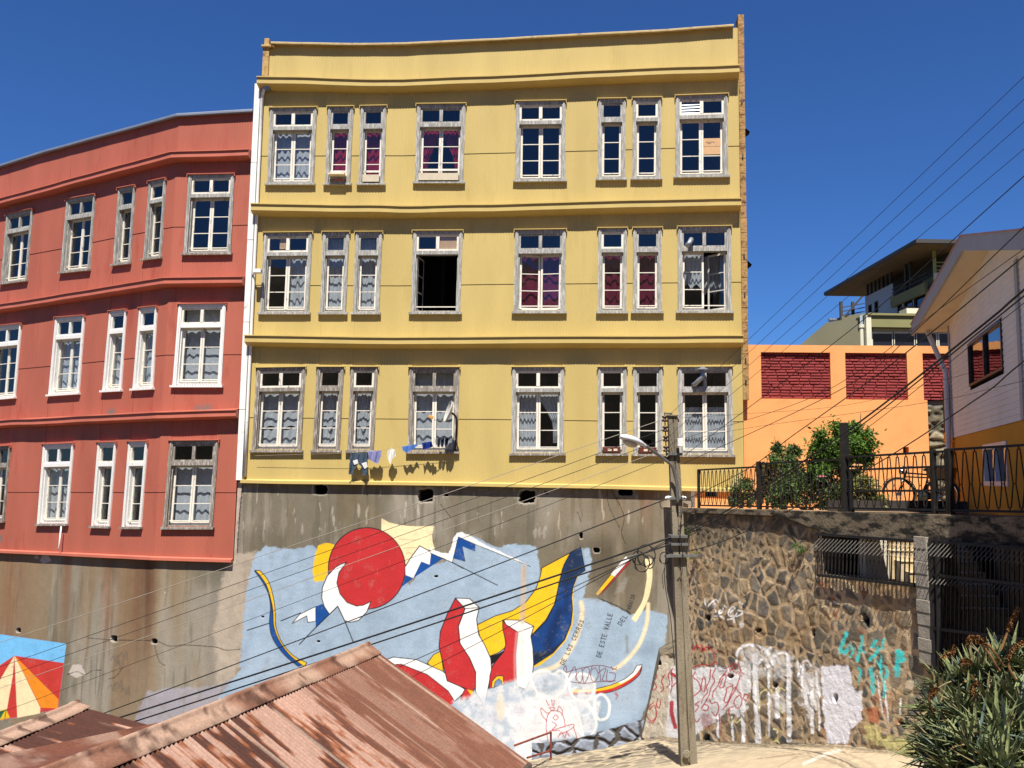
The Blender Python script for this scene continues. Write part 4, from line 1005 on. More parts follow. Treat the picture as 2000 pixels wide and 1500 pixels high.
def stones(q, z, cx_=.40, cy_=.30, seed=0):
    """irregular coursed rubble: returns height, per-stone random, mortar mask"""
    qq = q + .05 * (fbm(q * 2.1, z * 2.1, seed + 1, 3) - .5) * 2; zz = z + .045 * (fbm(q * 2.3, z * 2.3, seed + 2, 3) - .5) * 2
    gy = zz / cy_; iy = np.floor(gy); F1 = np.full(len(q), 9.0); F2 = F1.copy(); ax1 = np.zeros(len(q)); ay1 = ax1.copy(); ax2 = ax1.copy() + 9; ay2 = ax1.copy(); idx = np.zeros(len(q)); idy = np.zeros(len(q))
    for dy in (-1, 0, 1):
        row = iy + dy; sh = _hash(row, row * 0 + 3, seed) * 1.0
        gx = qq / cx_ + sh; ix = np.floor(gx)
        for dx in (-1, 0, 1):
            a = ix + dx
            sx = a + .5 + (_hash(a, row, seed + 5) - .5) * .85; sy = row + .5 + (_hash(a, row, seed + 6) - .5) * .7
            d = np.sqrt(((gx - sx) * cx_) ** 2 * .9 + ((gy - sy) * cy_) ** 2 * 1.1)
            c1 = d < F1; c2 = ~c1 & (d < F2); sxx, syy = sx * cx_ - sh * cx_, sy * cy_; ax2 = np.where(c1, ax1, np.where(c2, sxx, ax2)); ay2 = np.where(c1, ay1, np.where(c2, syy, ay2)); ax1 = np.where(c1, sxx, ax1); ay1 = np.where(c1, syy, ay1); F2 = np.where(c1, F1, np.minimum(F2, d)); idx = np.where(c1, a, idx); idy = np.where(c1, row, idy); F1 = np.where(c1, d, F1)
    e = (F2 ** 2 - F1 ** 2) / (2 * np.hypot(ax2 - ax1, ay2 - ay1) + .02); r1 = _hash(idx, idy, seed + 8); r2 = _hash(idx, idy, seed + 9)
    mw_ = .008 + .042 * r2 + .06 * (fbm(q * 6, z * 6, seed + 3, 3) - .5)
    m = sstep(mw_, mw_ + .022, e)
    return m * (.4 + .6 * sstep(mw_, mw_ + .05, e)), r1, r2, m

sw = thing('stone_wall', (*(RA + RD * 4), 3), 'rubble stone retaining wall with white, red and turquoise graffiti below the terrace', 'wall')
qa, qb = -2.3, 9.6
qs = np.arange(qa, qb, .0165); zs = np.arange(1.7, 7.62, .0165)
QQ, ZZ = [a.ravel() for a in np.meshgrid(qs, zs, indexing='ij')]
hgt, r1, r2, mk = stones(QQ, ZZ, .36, .33, seed=3)
_b = stones(QQ, ZZ, .21, .19, seed=57); _k = fbm(QQ * .9, ZZ * 1.1, 58, 3) + .10 * (ZZ > 6.4) > .60
hgt, r1, r2, mk = [np.where(_k, p_, q_) for p_, q_ in zip(_b, (hgt, r1, r2, mk))]
base = RA[None] + RD[None] * QQ[:, None] + RN[None] * (.12 + BAT * (7.3 - ZZ))[:, None]
P0 = np.concatenate([base, ZZ[:, None]], 1)
X, Y = project(P0)
n1 = fbm(QQ * 4, ZZ * 4, 71, 5); n2 = fbm(QQ * 14, ZZ * 14, 72, 4); n3 = fbm(QQ * .8, ZZ * .8, 73, 4)
pal = np.array([A(118, 118, 114, 1), A(100, 104, 104, 1), A(136, 130, 116, 1), A(132, 126, 112, 1), A(112, 112, 100, 1), A(146, 140, 130, 1), A(164, 148, 122, 1), A(90, 95, 96, 1)])
stc = .50 * pal[np.clip((r1 * 8).astype(int), 0, 7)] * (.72 + .56 * n1)[:, None] * (.8 + .4 * n2)[:, None]
mort = np.array(A(194, 168, 132, .86))[None] * (.50 + .75 * n1)[:, None] * (.82 + .36 * n2)[:, None]
soft_m = np.clip(mk * (.82 + .18 * r2) - .42 * sstep(.52, .70, fbm(QQ * 3, ZZ * 3, 75, 4)), 0, 1)
c = mort * (1 - soft_m[:, None]) + stc * soft_m[:, None]
def lay(col, a):
    global c
    a = np.clip(a, 0, 1)[:, None]; c = c * (1 - a) + np.array(col) * a
lay(A(176, 140, 92, .7), sstep(.56, .72, fbm(QQ * 2.2, ZZ * 2.2, 76, 4)) * .45)
lay(A(178, 108, 62, .7), sstep(.66, .76, fbm(QQ * 3.1, ZZ * 3.1, 77, 4)) * .6 * (X > 1600))
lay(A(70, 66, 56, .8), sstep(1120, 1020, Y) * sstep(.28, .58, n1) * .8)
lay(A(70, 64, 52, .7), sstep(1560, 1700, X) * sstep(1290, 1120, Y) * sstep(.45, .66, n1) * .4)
lay(A(70, 66, 58, .8), sstep(.64, .74, n3) * .25)
pt = Paint(X, Y, c); f = pt.fill; l = pt.line
W_ = A(244, 242, 238, .84)
f([(1290, 1278), (1330, 1290), (1345, 1330), (1340, 1440), (1255, 1440), (1258, 1400), (1278, 1330)], A(232, 218, 192, .8), 1.5, .92, 5, seed=81, grain=.35)
f([(1352, 1305), (1398, 1300), (1440, 1308), (1452, 1300), (1462, 1330), (1460, 1385), (1440, 1400), (1420, 1385), (1400, 1410), (1370, 1425), (1352, 1445), (1300, 1445), (1310, 1300)], W_, 1.5, .95, 6, seed=82, grain=.22)
f([(1445, 1265), (1470, 1258), (1500, 1275), (1545, 1272), (1552, 1310), (1530, 1330), (1500, 1320), (1470, 1330), (1450, 1300)], W_, 3, .5, 8, seed=83, grain=.75)
l([(1440, 1295), (1441, 1275), (1452, 1262), (1470, 1260), (1490, 1266), (1500, 1272)], W_, 2.6, 1, .95, curve=True, rough=1)
l([(1496, 1275), (1505, 1266), (1500, 1280)], W_, 3.5, 1, .9); l([(1490, 1285), (1470, 1312)], W_, 2.6, 1, .9); l([(1510, 1282), (1530, 1274), (1540, 1280), (1545, 1290)], W_, 2.6, 1, .95, curve=True); l([(1500, 1300), (1512, 1292)], W_, 4.5, 1, .95)
for x, y0, y1, w_, tx in ((1449, 1295, 1448, 3.6, 3), (1475, 1280, 1450, 5.5, 6), (1541, 1285, 1446, 4.6, 2), (1502, 1310, 1438, 2.2, 1), (1430, 1400, 1446, 2.0, 2), (1404, 1395, 1440, 3.5, 0), (1463, 1300, 1350, 3, 1), (1519, 1345, 1400, 4, 0), (1568, 1296, 1350, 2, 0), (1586, 1330, 1430, 3.4, 0), (1574, 1345, 1370, 6, 4), (1594, 1310, 1360, 2.2, 4), (1558, 1290, 1310, 1.8, 2), (1600, 1345, 1425, 2, 0), (1728, 1330, 1410, 1.8, 8), (1760, 1365, 1395, 1.6, -2), (1714, 1320, 1390, 1.4, 10)):
    l([(x, y0), (x + tx * .4, (y0 + y1) / 2), (x + tx, y1)], W_, w_, 1.0, .95, rough=1.6, seed=int(x), grain=.12)
f([(1565, 1300), (1590, 1295), (1608, 1310), (1604, 1380), (1580, 1400), (1560, 1370)], W_, 4, .55, 9, seed=84, grain=.8)
l([(1560, 1320), (1566, 1296), (1578, 1290), (1584, 1300)], W_, 2.0, 1, .85, curve=True)
f([(1500, 1360), (1530, 1350), (1540, 1385), (1510, 1405)], W_, 4, .6, 6, seed=85, grain=.6)
f([(1604, 1302), (1660, 1298), (1666, 1345), (1684, 1352), (1684, 1405), (1660, 1425), (1655, 1452), (1616, 1452), (1608, 1400)], A(240, 238, 240, .84), 1.2, .97, 3, seed=86, grain=.08)
R1_ = A(206, 44, 58); 
for p in (((1355, 1268), (1362, 1260), (1370, 1272), (1380, 1264), (1392, 1270), (1396, 1285)), ((1352, 1305), (1370, 1298), (1388, 1300), (1398, 1292), (1402, 1302)), ((1418, 1306), (1428, 1300), (1440, 1296), (1448, 1310)), ((1358, 1312), (1354, 1322), (1364, 1332), (1368, 1346), (1360, 1356), (1352, 1360)),
          ((1372, 1325), (1370, 1345), (1376, 1350), (1378, 1330), (1374, 1322)), ((1388, 1308), (1386, 1328), (1380, 1342), (1382, 1352), (1374, 1362), (1370, 1372)), ((1398, 1305), (1392, 1320), (1396, 1330), (1388, 1345), (1384, 1360), (1376, 1374)), ((1418, 1312), (1408, 1325), (1402, 1340), (1394, 1350), (1392, 1362)),
          ((1412, 1325), (1406, 1342), (1414, 1340), (1418, 1318), (1410, 1322)), ((1430, 1340), (1420, 1344), (1418, 1356), (1414, 1368), (1420, 1372), (1428, 1356), (1432, 1340), (1424, 1335)), ((1446, 1320), (1440, 1340), (1430, 1358), (1420, 1376), (1412, 1386)), ((1436, 1342), (1448, 1356)),
          ((1440, 1360), (1434, 1370), (1438, 1382), (1446, 1380), (1450, 1366), (1444, 1358), (1440, 1362)), ((1455, 1355), (1452, 1364), (1458, 1368), (1461, 1360), (1455, 1355)), ((1370, 1384), (1376, 1376), (1384, 1380), (1380, 1388), (1372, 1386)), ((1386, 1366), (1390, 1374), (1400, 1372), (1404, 1384), (1398, 1398), (1390, 1390)),
          ((1424, 1396), (1424, 1384), (1432, 1380)), ((1358, 1390), (1364, 1380), (1358, 1376), (1366, 1370)), ((1355, 1398), (1360, 1410), (1366, 1404)), ((1405, 1395), (1407, 1435)),
          ((1276, 1372), (1264, 1385), (1264, 1400), (1274, 1408), (1282, 1396), (1278, 1378), (1268, 1386)), ((1276, 1320), (1278, 1328), (1283, 1320), (1278, 1316)), ((1274, 1340), (1276, 1348), (1282, 1342), (1278, 1334)), ((1284, 1365), (1282, 1378), (1288, 1382), (1290, 1368)), ((1298, 1318), (1292, 1330), (1296, 1345), (1290, 1352)),
          ((1314, 1306), (1305, 1318), (1308, 1335), (1302, 1342)), ((1312, 1310), (1312, 1340), (1310, 1352)), ((1316, 1316), (1322, 1330), (1312, 1342)), ((1350, 1330), (1344, 1345), (1340, 1340)), ((1268, 1410), (1275, 1412), (1280, 1404))):
    l(p, R1_, 1.15, .6, .9, curve=True, rough=.5)
l([(1312, 1372), (1311, 1390), (1316, 1410), (1319, 1420)], R1_, 4, 1.5, .95, rough=1); l([(1312, 1316), (1318, 1320)], R1_, 3, 1, .9)
for k in range(14):
    x = 1352 + rnd.random() * 60; y = 1262 + rnd.random() * 12; l([(x, y), (x + rnd.uniform(-6, 6), y + rnd.uniform(-5, 5))], R1_, 1.3, 1, .6)
for k in range(16):
    x = 1420 + rnd.random() * 28; y = 1302 + rnd.random() * 20; l([(x, y), (x + rnd.uniform(-5, 8), y + rnd.uniform(-6, 6))], R1_, .9, .6, .8)
f([(1368, 1395), (1385, 1392), (1395, 1405), (1385, 1425), (1372, 1420)], A(170, 60, 60), 3, .55, 4, seed=87, grain=.3)
Y1_ = A(240, 228, 150, .8)
for p in (((1485, 1390), (1484, 1360), (1490, 1350), (1502, 1346), (1508, 1352)), ((1515, 1350), (1524, 1344), (1534, 1348)), ((1432, 1408), (1440, 1411), (1447, 1404)), ((1505, 1442), (1510, 1448), (1518, 1444), (1519, 1426), (1512, 1424)), ((1518, 1444), (1524, 1452)), ((1528, 1376), (1524, 1384), (1530, 1392)), ((1496, 1436), (1499, 1442))):
    l(p, Y1_, 1.2, .6, .9, curve=True)
# white script, turquoise letters, pale yellow foot
for p in (((1376, 1170), (1379, 1182)), ((1384, 1186), (1390, 1178), (1398, 1171), (1404, 1176)), ((1397, 1190), (1402, 1200), (1410, 1196), (1414, 1188)), ((1406, 1200), (1407, 1192), (1412, 1195)), ((1395, 1204), (1408, 1203), (1414, 1208)), ((1423, 1196), (1434, 1190), (1436, 1187), (1430, 1186), (1423, 1194), (1426, 1203), (1436, 1202)),
          ((1427, 1197), (1433, 1192)), ((1440, 1198), (1438, 1204), (1448, 1200), (1450, 1194), (1442, 1192)), ((1422, 1210), (1432, 1208), (1436, 1202)), ((1444, 1176), (1450, 1180), (1449, 1186)), ((1434, 1204), (1434, 1216)), ((1416, 1183), (1419, 1186))):
    l(p, W_, 1.25, .7, .95, curve=True)
for x, y, a, b_ in ((1448, 1220, 4, 7), (1397, 1182, 3, 5)): f([(x + a * math.cos(t), y + b_ * math.sin(t)) for t in np.linspace(0, 6.28, 10)[:-1]], W_, 2, .6, 3, seed=int(x), grain=.5)
T_ = A(70, 212, 206, .82)
for p, w_ in ((((1655, 1236), (1650, 1246)), 3.5), (((1650, 1250), (1643, 1262), (1643, 1272), (1652, 1274), (1658, 1266)), 4), (((1660, 1258), (1668, 1262), (1668, 1272), (1662, 1282)), 2.2), (((1684, 1242), (1684, 1254), (1680, 1270), (1676, 1290)), 3), (((1684, 1268), (1690, 1275)), 2), (((1712, 1250), (1704, 1262), (1716, 1266), (1710, 1278), (1700, 1288)), 3.5), (((1726, 1250), (1723, 1268)), 2.4),
              (((1722, 1280), (1720, 1300), (1722, 1322)), 2.2), (((1752, 1272), (1762, 1276), (1764, 1288), (1752, 1294), (1748, 1306)), 4), (((1756, 1276), (1752, 1318)), 5), (((1676, 1304), (1682, 1310), (1678, 1330)), 2.6), (((1701, 1306), (1704, 1330), (1706, 1352)), 4), (((1712, 1290), (1722, 1300)), 1.8), (((1728, 1302), (1734, 1316), (1730, 1324)), 2.6), (((1724, 1325), (1730, 1345), (1726, 1360)), 2)):
    l(p, T_, w_, 1.2, .95, rough=2.4, seed=int(p[0][0]), grain=.35, cover=True)
f([(1688, 1415), (1720, 1420), (1725, 1435), (1760, 1440), (1800, 1455), (1835, 1470), (1850, 1490), (1800, 1490), (1730, 1460), (1690, 1445)], A(228, 218, 140, .8), 2, .75, 7, seed=88, grain=.5)
f([(1690, 1385), (1712, 1380), (1722, 1395), (1715, 1412), (1698, 1410)], A(196, 104, 60, .75), 3, .7, 4, seed=89, cover=False)
f([(1770, 1330), (1795, 1322), (1800, 1335), (1780, 1350), (1765, 1345)], A(226, 206, 170, .78), 2, .8, 4, seed=90, cover=False)
for x, y, a, bb, s_ in ((1383, 1207, 4, 6, 1), (1427, 1321, 6, 4, 2), (1514, 1338, 5, 5, 3), (1381, 1443, 6, 9, 4), (1632, 1363, 4, 9, 5), (1762, 1415, 6, 9, 6), (1589, 1235, 4, 9, 7), (1692, 1212, 6, 14, 8), (1286, 1292, 4, 8, 9), (1482, 1231, 6, 4, 10)):
    k = np.where((np.abs(X - x) < a * 2.4) & (np.abs(Y - y) < bb * 2.2))[0]
    sx_ = (X[k] - x - (.35 * (Y[k] - y) if s_ in (6, 8, 9) else 0)) / a
    d = np.hypot(sx_, (Y[k] - y) / bb) + .6 * (fbm(X[k] * .2, Y[k] * .2, 90 + s_, 3) - .5)
    h_ = sstep(1.1, .85, d); hgt[k] = hgt[k] * (1 - h_) - 14 * h_; c[k] = pt.c[k] = pt.c[k] * (1 - h_[:, None]) + .012 * h_[:, None]
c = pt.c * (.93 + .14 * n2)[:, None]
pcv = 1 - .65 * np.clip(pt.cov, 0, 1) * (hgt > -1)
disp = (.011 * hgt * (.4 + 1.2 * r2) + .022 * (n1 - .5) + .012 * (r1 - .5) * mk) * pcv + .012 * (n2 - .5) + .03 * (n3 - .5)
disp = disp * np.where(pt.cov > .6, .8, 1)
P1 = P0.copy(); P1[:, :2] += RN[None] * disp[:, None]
F4 = gfaces(len(qs), len(zs))
def inside(px, py, poly):
    ins = np.zeros(len(px), bool); n = len(poly)
    for i in range(n):
        a, b_ = poly[i], poly[(i + 1) % n]
        cnd = (a[1] > py) != (b_[1] > py)
        with np.errstate(divide='ignore', invalid='ignore'): xi = (b_[0] - a[0]) * (py - a[1]) / (b_[1] - a[1]) + a[0]
        ins ^= cnd & (px < xi)
    return ins
OPW = [(1604, 1030), (1799, 1045), (1797, 1147), (1609, 1121)]
OPG = [(1826, 1045), (2060, 1060), (2060, 1340), (1838, 1313)]
LEFT = [(1344, 985), (1339, 1270), (1290, 1280), (1254, 1436), (1250, 1470), (2200, 1640), (2200, 960)]
fx, fy = X[F4].mean(1), Y[F4].mean(1); zc = ZZ[F4].mean(1); yc = P0[F4, 1].mean(1)
keep = inside(fx, fy, LEFT) & ~inside(fx, fy, OPW) & ~inside(fx, fy, OPG) & (zc < zt(yc) - .13)
pc = pt.cov[F4].mean(1) > .5
m_stone = MC('rubble_stone', .92, .12, 30, bump=.01, bscale=35)
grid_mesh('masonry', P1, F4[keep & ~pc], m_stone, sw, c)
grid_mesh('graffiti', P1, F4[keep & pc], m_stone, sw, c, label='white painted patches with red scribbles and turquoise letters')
# returns at the free left end and around the openings
m_mort = M('grey_mortar', A(128, 116, 94, .7), .95, .25, 3, col2=A(70, 64, 54, .7), thr=(.5, .65), bump=.01, bscale=20)
b = MB()
ed = [spx(*p) for p in ((1344, 985), (1339, 1270), (1290, 1280), (1254, 1436), (1250, 1470))]
for a, d_ in zip(ed[:-1], ed[1:]): b.quad(a, d_, d_ + np.array((.25, 2.0, 0)), a + np.array((.25, 2.0, 0)))
inn = np.array((*(-RN * .42), 0))
for op in (OPW, OPG):
    w3 = [spx(*p) for p in op]
    for i in range(4):
        a, d_ = w3[i], w3[(i + 1) % 4]; b.quad(a, d_, d_ + inn, a + inn)
b.build('reveal', m_mort, sw)
# pillar between grille and gate
b = MB(); ptop = shit(1811, 1048); pbot = shit(1832, 1300)
NP = 10
for k in range(NP):
    t0, t1 = k / NP, (k + 1) / NP
    ring = []
    for t in (t0, t1):
        z = pbot[1] + (ptop[1] - pbot[1]) * t; ya = 1300 - 252 * t
        qL = shit(1797 - .0 + (1 - t) * 12, ya)[0]; qR = shit(1822 + (1 - t) * 15, ya)[0]
        j = .012 * math.sin(k * 2.1)
        ring += [SW(qL, z, .14 + j), SW(qR, z, .14 + j), SW(qR, z, -.25), SW(qL, z, -.25)]
    b.hexa(ring)
b.build('pillar', M('cement_post', A(150, 142, 128, .72), .92, .2, 4, bump=.01, bscale=25), sw, bevel=.01)
# concrete edge beam and terrace slab
tr = thing('terrace', (*(RA + RD * 4), 7), 'concrete terrace with a dark stained edge beam above the stone wall', 'terrace')
m_beam = M('stained_concrete', A(132, 118, 96, .7), .95, .25, 1.6, (1, 1, 2.5), col2=A(46, 42, 36, .7), thr=(.46, .58), fine=.25, bump=.012, bscale=18)
m_slab = M('terrace_floor', A(206, 168, 128, .62), .9, .1, 2)
b = MB(); nb_ = 40; qv = np.linspace(-.9, 12.5, nb_ + 1)
def beam_h(q):
    x_ = project(SW(q, 7.5)[None])[0][0]; return .11 + (.30 * float(sstep(1520, 1640, x_)))
for i in range(nb_):
    ring = []
    for zb_ in (0, 1):
        for q, o in ((qv[i], .10), (qv[i + 1], .10), (qv[i + 1], -.3), (qv[i], -.3)):
            p = RA + RD * q + RN * (.12 + o); yy = (RA + RD * q)[1]
            jig = .012 * (float(vnoise(np.array(q * 3.0), np.array(1.0), 3)) - .5)
            z = zt(yy) - .004 - (beam_h(q) if zb_ == 0 else 0); ring.append((p[0] + RN[0] * jig, p[1] + RN[1] * jig, z))
    b.hexa(ring)
b.build('edge_beam', m_beam, tr, bevel=.008)
qst0, qst1 = shit(1700, 1080, -.5)[0], shit(1862, 1100, -.7)[0]
qh0, qh1 = qst0 + .25, qst1 + .75
b = MB()
def fl(x, y, dz=0): return (x, y, zt(y) + dz)
def rx(y): p = RA + RD * ((RA[1] - y) / -RD[1]) + RN * .22; return p[0]
for ya_, yb_ in ((RA[1] + .9, 15.5), (15.5, 13.3), (13.3, 8.2)):
    xa_, xb_ = (8.1, 8.1) if ya_ == 15.5 else (rx(ya_), rx(yb_))
    b.quad(fl(xa_, ya_), fl(xb_, yb_), fl(13.5, yb_), fl(13.5, ya_))
ye = RA[1] + .9
a0 = RA - RD * .9 + RN * .22
b.quad(fl(*a0), fl(13.5, a0[1]), fl(13.5, 22.3), fl(a0[0], 22.3))
b.build('floor', m_slab, tr)
# room below the terrace
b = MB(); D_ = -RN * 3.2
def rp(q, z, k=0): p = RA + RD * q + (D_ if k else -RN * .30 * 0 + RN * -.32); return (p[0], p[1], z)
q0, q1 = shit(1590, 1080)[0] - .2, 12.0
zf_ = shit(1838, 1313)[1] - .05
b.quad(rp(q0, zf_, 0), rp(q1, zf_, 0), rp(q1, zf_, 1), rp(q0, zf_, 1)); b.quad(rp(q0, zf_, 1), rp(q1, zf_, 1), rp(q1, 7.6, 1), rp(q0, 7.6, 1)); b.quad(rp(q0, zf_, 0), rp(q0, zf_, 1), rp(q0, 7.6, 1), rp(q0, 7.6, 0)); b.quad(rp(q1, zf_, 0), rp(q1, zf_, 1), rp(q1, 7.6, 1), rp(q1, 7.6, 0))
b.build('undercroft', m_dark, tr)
m_step = M('cement_steps', A(214, 192, 152, .74), .9, .12, 4, col2=A(160, 140, 108, .72), thr=(.55, .68))
st = thing('staircase', spx(1760, 1140), 'sunlit cement steps climbing behind the iron grille', 'stairs')
b = MB()
for k in range(-2, 6):
    y0_ = 14.45 + .20 * k; z1 = 6.30 + .165 * k
    xa_, xb_ = max(at_y(1738, 1090, y0_)[0], rx(y0_ - .02) + .68), 8.0
    b.box(xa_, xb_, y0_, y0_ + .32, z1 - .5, z1 - .022); b.box(xa_, xb_, y0_ - .02, y0_ + .32, z1 - .02, z1)
b.build('flight', m_step, st, bevel=.006)
b = MB(); y0_ = 15.1; b.box(at_y(1690, 1090, y0_)[0], at_y(1736, 1090, y0_)[0], y0_, y0_ + .25, 5.4, 7.3); b.build('side_wall', M('limewash', A(214, 206, 186, .76), .9, .08, 3), st)
# ------------------------------------------------------------------ iron grille and gate
def ironwork(name, label, cat, pxa, pxb, top, bot, n, rails, diag, o=.10, n_extra=False):
    g = thing(name, spx((pxa + pxb) / 2, (bot(pxa) + bot(pxb)) / 2), label, cat)
    b = MB(); q0_, q1_ = shit(pxa, 1100)[0], shit(pxb, 1100)[0]
    for k in range(n + 1):
        q = q0_ + (q1_ - q0_) * k / n; x = project(SW(q, 6.5)[None])[0][0]
        zt_, zb_ = shit(x, top(x))[1], shit(x, bot(x))[1]
        b.bar(SW(q, zb_, o), SW(q, zt_, o), .018)
    b.build('bars', m_blackm, g)
    for rl in rails:
        b = MB(); xs = np.linspace(pxa, pxb, 6)
        for xa, xb in zip(xs[:-1], xs[1:]): b.bar(spx(xa, rl(xa), o), spx(xb, rl(xb), o), .045, .05, up=(*RN, 0))
        b.build('rail', m_blackm, g)
    for yy, dx, dy in diag:
        b = MB()
        for k in range(n + (5 if n_extra else 0)):  # extra rods past the grille are added for their shadow on the stones
            q = q0_ + (q1_ - q0_) * (k + .5) / n; x = project(SW(q, 6.5)[None])[0][0]
            z_ = shit(x, yy(x))[1]; b.bar(SW(q, z_, o), SW(q, z_ - dx * .0088, o + dx * .0105), .0075)
        b.build('slanted_rods', m_rod, g)
    return g
m_rod = M('rod_steel', A(128, 124, 116, .7), .5, .1, 5)
lnf = lambda x0, y0, x1, y1: (lambda x: y0 + (y1 - y0) * (x - x0) / (x1 - x0))
ironwork('window_grille', 'black iron bar grille over the low opening under the terrace', 'grille', 1606, 1795, lnf(1604, 1041, 1799, 1055), lnf(1600, 1122, 1799, 1144), 24, [lnf(1604, 1043, 1799, 1057), lnf(1598, 1122, 1799, 1144)], [(lnf(1604, 1050, 1799, 1062), 24, 24)], n_extra=True)
ironwork('iron_gate', 'tall black iron bar gate beside the cement pillar under the terrace', 'gate', 1830, 2040, lnf(1826, 1055, 2000, 1068), lnf(1838, 1316, 2000, 1330), 24, [lnf(1826, 1057, 2000, 1070), lnf(1826, 1122, 2000, 1140), lnf(1826, 1226, 2000, 1246)], [(lnf(1826, 1058, 2000, 1070), 22, 30), (lnf(1826, 1127, 2000, 1142), 10, 12)])
b = MB(); gp = bpy.data.objects['iron_gate']
for x in (1829, 1842):
    b = MB(); b.bar(spx(x + 6, 1316, .12), spx(x, 1052, .12), .05); b.build('post', m_blackm, gp)
# ------------------------------------------------------------------ terrace railing
def rail_run(label, qa_, qb_, h, posts, per=.19, cross=None, base=0.06):
    g = thing('iron_railing', (*(RA + RD * qa_), zt((RA + RD * qa_)[1])), label, 'railing', 'black iron railings along the terrace edge')
    def RP(q, z): p = RA + RD * q + RN * .02; return np.array((p[0], p[1], zt(p[1]) + z))
    for nm, z in (('top_rail', h), ('bottom_rail', base)):
        b = MB(); b.bar(RP(qa_, z), RP(qb_, z), .04, .035); b.build(nm, m_blackm, g)
    b = MB(); n = max(2, int(round((qb_ - qa_) / per))); p_ = (qb_ - qa_) / n
    zm = base + (h - base) * .40
    for k in range(n):
        qc = qa_ + p_ * (k + .5); w0, w1 = p_ * .12, p_ * .5 - p_ * .12
        t = .014
        b.bar(RP(qc, h), RP(qc, h - .045), t); b.bar(RP(qc - w0, h - .05), RP(qc + w0, h - .05), t)
        for s_ in (-1, 1):
            b.bar(RP(qc + s_ * w0, h - .05), RP(qc + s_ * w1, zm + .02), t); b.bar(RP(qc + s_ * w1, zm + .02), RP(qc + s_ * w0 * 1.0, base + .05), t)
        b.bar(RP(qc - w0, base + .05), RP(qc + w0, base + .05), t); b.bar(RP(qc, base), RP(qc, base + .05), t)
        if k < n - 1: b.bar(RP(qc + w1, zm + .02), RP(qc + p_ - w1, zm + .02), t)
    b.build('lattice', m_blackm, g)
    for z in cross or ():
        b = MB(); b.bar(RP(qa_, z), RP(qb_, z), .02, .035); b.build('middle_rail', m_blackm, g)
    for q, hh, w_ in posts:
        b = MB(); b.bar(RP(q, -.06), RP(q, hh), w_, w_); b.build('post', m_blackm, g)
    return g
def qpx(px):   # station on the terrace edge seen at photo column px
    lo, hi = -2.0, 14.0
    for _ in range(50):
        m_ = (lo + hi) / 2; p = RA + RD * m_; x = project(np.array([[p[0], p[1], 7.9]]))[0][0]
        if x < px: lo = m_
        else: hi = m_
    return lo
q1365, q1483, q1652, q1826, q1859, q2060 = [qpx(x) for x in (1366, 1484, 1651, 1826, 1859, 2080)]
rail_run('short far black iron railing panel in front of the yellow house corner', q1365, q1483 - .03, .87, [(q1365, .88, .06)], .165)
rail_run('black iron railing panel in front of the leafy shrubs', q1483, q1652 - .06, .93, [(q1483, .98, .085)], .17)
rail_run('black iron railing panel in front of the parked bicycle', q1652 + .06, q1859 - .04, .96, [(q1652 + .16, .72, .06), (q1826, 1.0, .07), (q1859 - .06, 1.0, .05)], .18, (.36, .73))
rail_run('nearest black iron railing panel in front of the white house', q1859, q2060, .98, [(q1859, 1.0, .07), (q2060, 1.0, .07)], .19)
p = RA + RD * q1652
fp = thing('iron_post', (p[0], p[1], zt(p[1])), 'tall thick black iron post between the shrubs at the terrace edge', 'post')
b = MB(); b.bar((p[0], p[1], zt(p[1]) - .08), (p[0], p[1], zt(p[1]) + 1.58), .125, .125); b.build('shaft', m_blackm, fp, bevel=.008)
b = MB(); b.bar((p[0], p[1], zt(p[1]) - .01), (p[0], p[1], zt(p[1]) + .05), .22, .22); b.build('foot_plate', m_blackm, fp)
# ================================================================== orange garden wall
OL0 = np.array(hz(1453, 21.78)); OL1 = np.array(hz(1900, 21.5)); OD = (OL1 - OL0) / np.linalg.norm(OL1 - OL0); ON = np.array((OD[1], -OD[0]))
def ohit(px, py):
    P_ = on_plane(px, py, (*OL0, 8), (*ON, 0)); return float((P_[:2] - OL0) @ OD), float(P_[2])
def OP(u, z, o=0): p = OL0 + OD * u + ON * o; return (p[0], p[1], z)
m_or = M('orange_paint', A(252, 174, 106, .76), .8, .04, 1.2, fine=.04, col2=A(246, 164, 98, .76), thr=(.5, .7), bump=.002, bscale=60)
m_brick = M('dark_red_brick', A(150, 60, 58, .8), .75, .15, 5, fine=.1, bump=.006, bscale=40)
ow = thing('orange_wall', OP(3, 7.3), 'bright orange garden wall with three recessed dark red brick panels', 'wall')
pan = []
for (x0, x1, y0, y1) in ((1486, 1623.5, 687.5, 780.5), (1650.5, 1774, 689, 781), (1801.5, 1930, 690, 782)):
    a = ohit(x0, y0); d_ = ohit(x1, y1); pan.append((a[0], d_[0], d_[1], a[1]))
zbt = np.mean([q[2] for q in pan]); ztp = np.mean([q[3] for q in pan])
pan = [(q[0], q[1], zbt, ztp) for q in pan]
uL, uR = .01, 6.2; zlo = 6.9; zhi = ohit(1650, 674.5)[1]
ust = ohit(1813, 830)[0]; v0 = ohit(1764, 888); v1 = ohit(1775, 873)
holes_ = pan + [(v0[0], v1[0], v0[1], v1[1]), (ust, uR, zlo, zbt)]
uc = sorted({uL, uR, *[h[0] for h in holes_], *[min(h[1], uR) for h in holes_]}); zc_ = sorted({zlo, zhi, *[h[2] for h in holes_], *[h[3] for h in holes_]})
b = MB()
for i in range(len(uc) - 1):
    for j in range(len(zc_) - 1):
        um, zm = (uc[i] + uc[i + 1]) / 2, (zc_[j] + zc_[j + 1]) / 2
        if any(h[0] < um < h[1] and h[2] < zm < h[3] for h in holes_): continue
        b.quad(OP(uc[i], zc_[j]), OP(uc[i + 1], zc_[j]), OP(uc[i + 1], zc_[j + 1]), OP(uc[i], zc_[j + 1]))
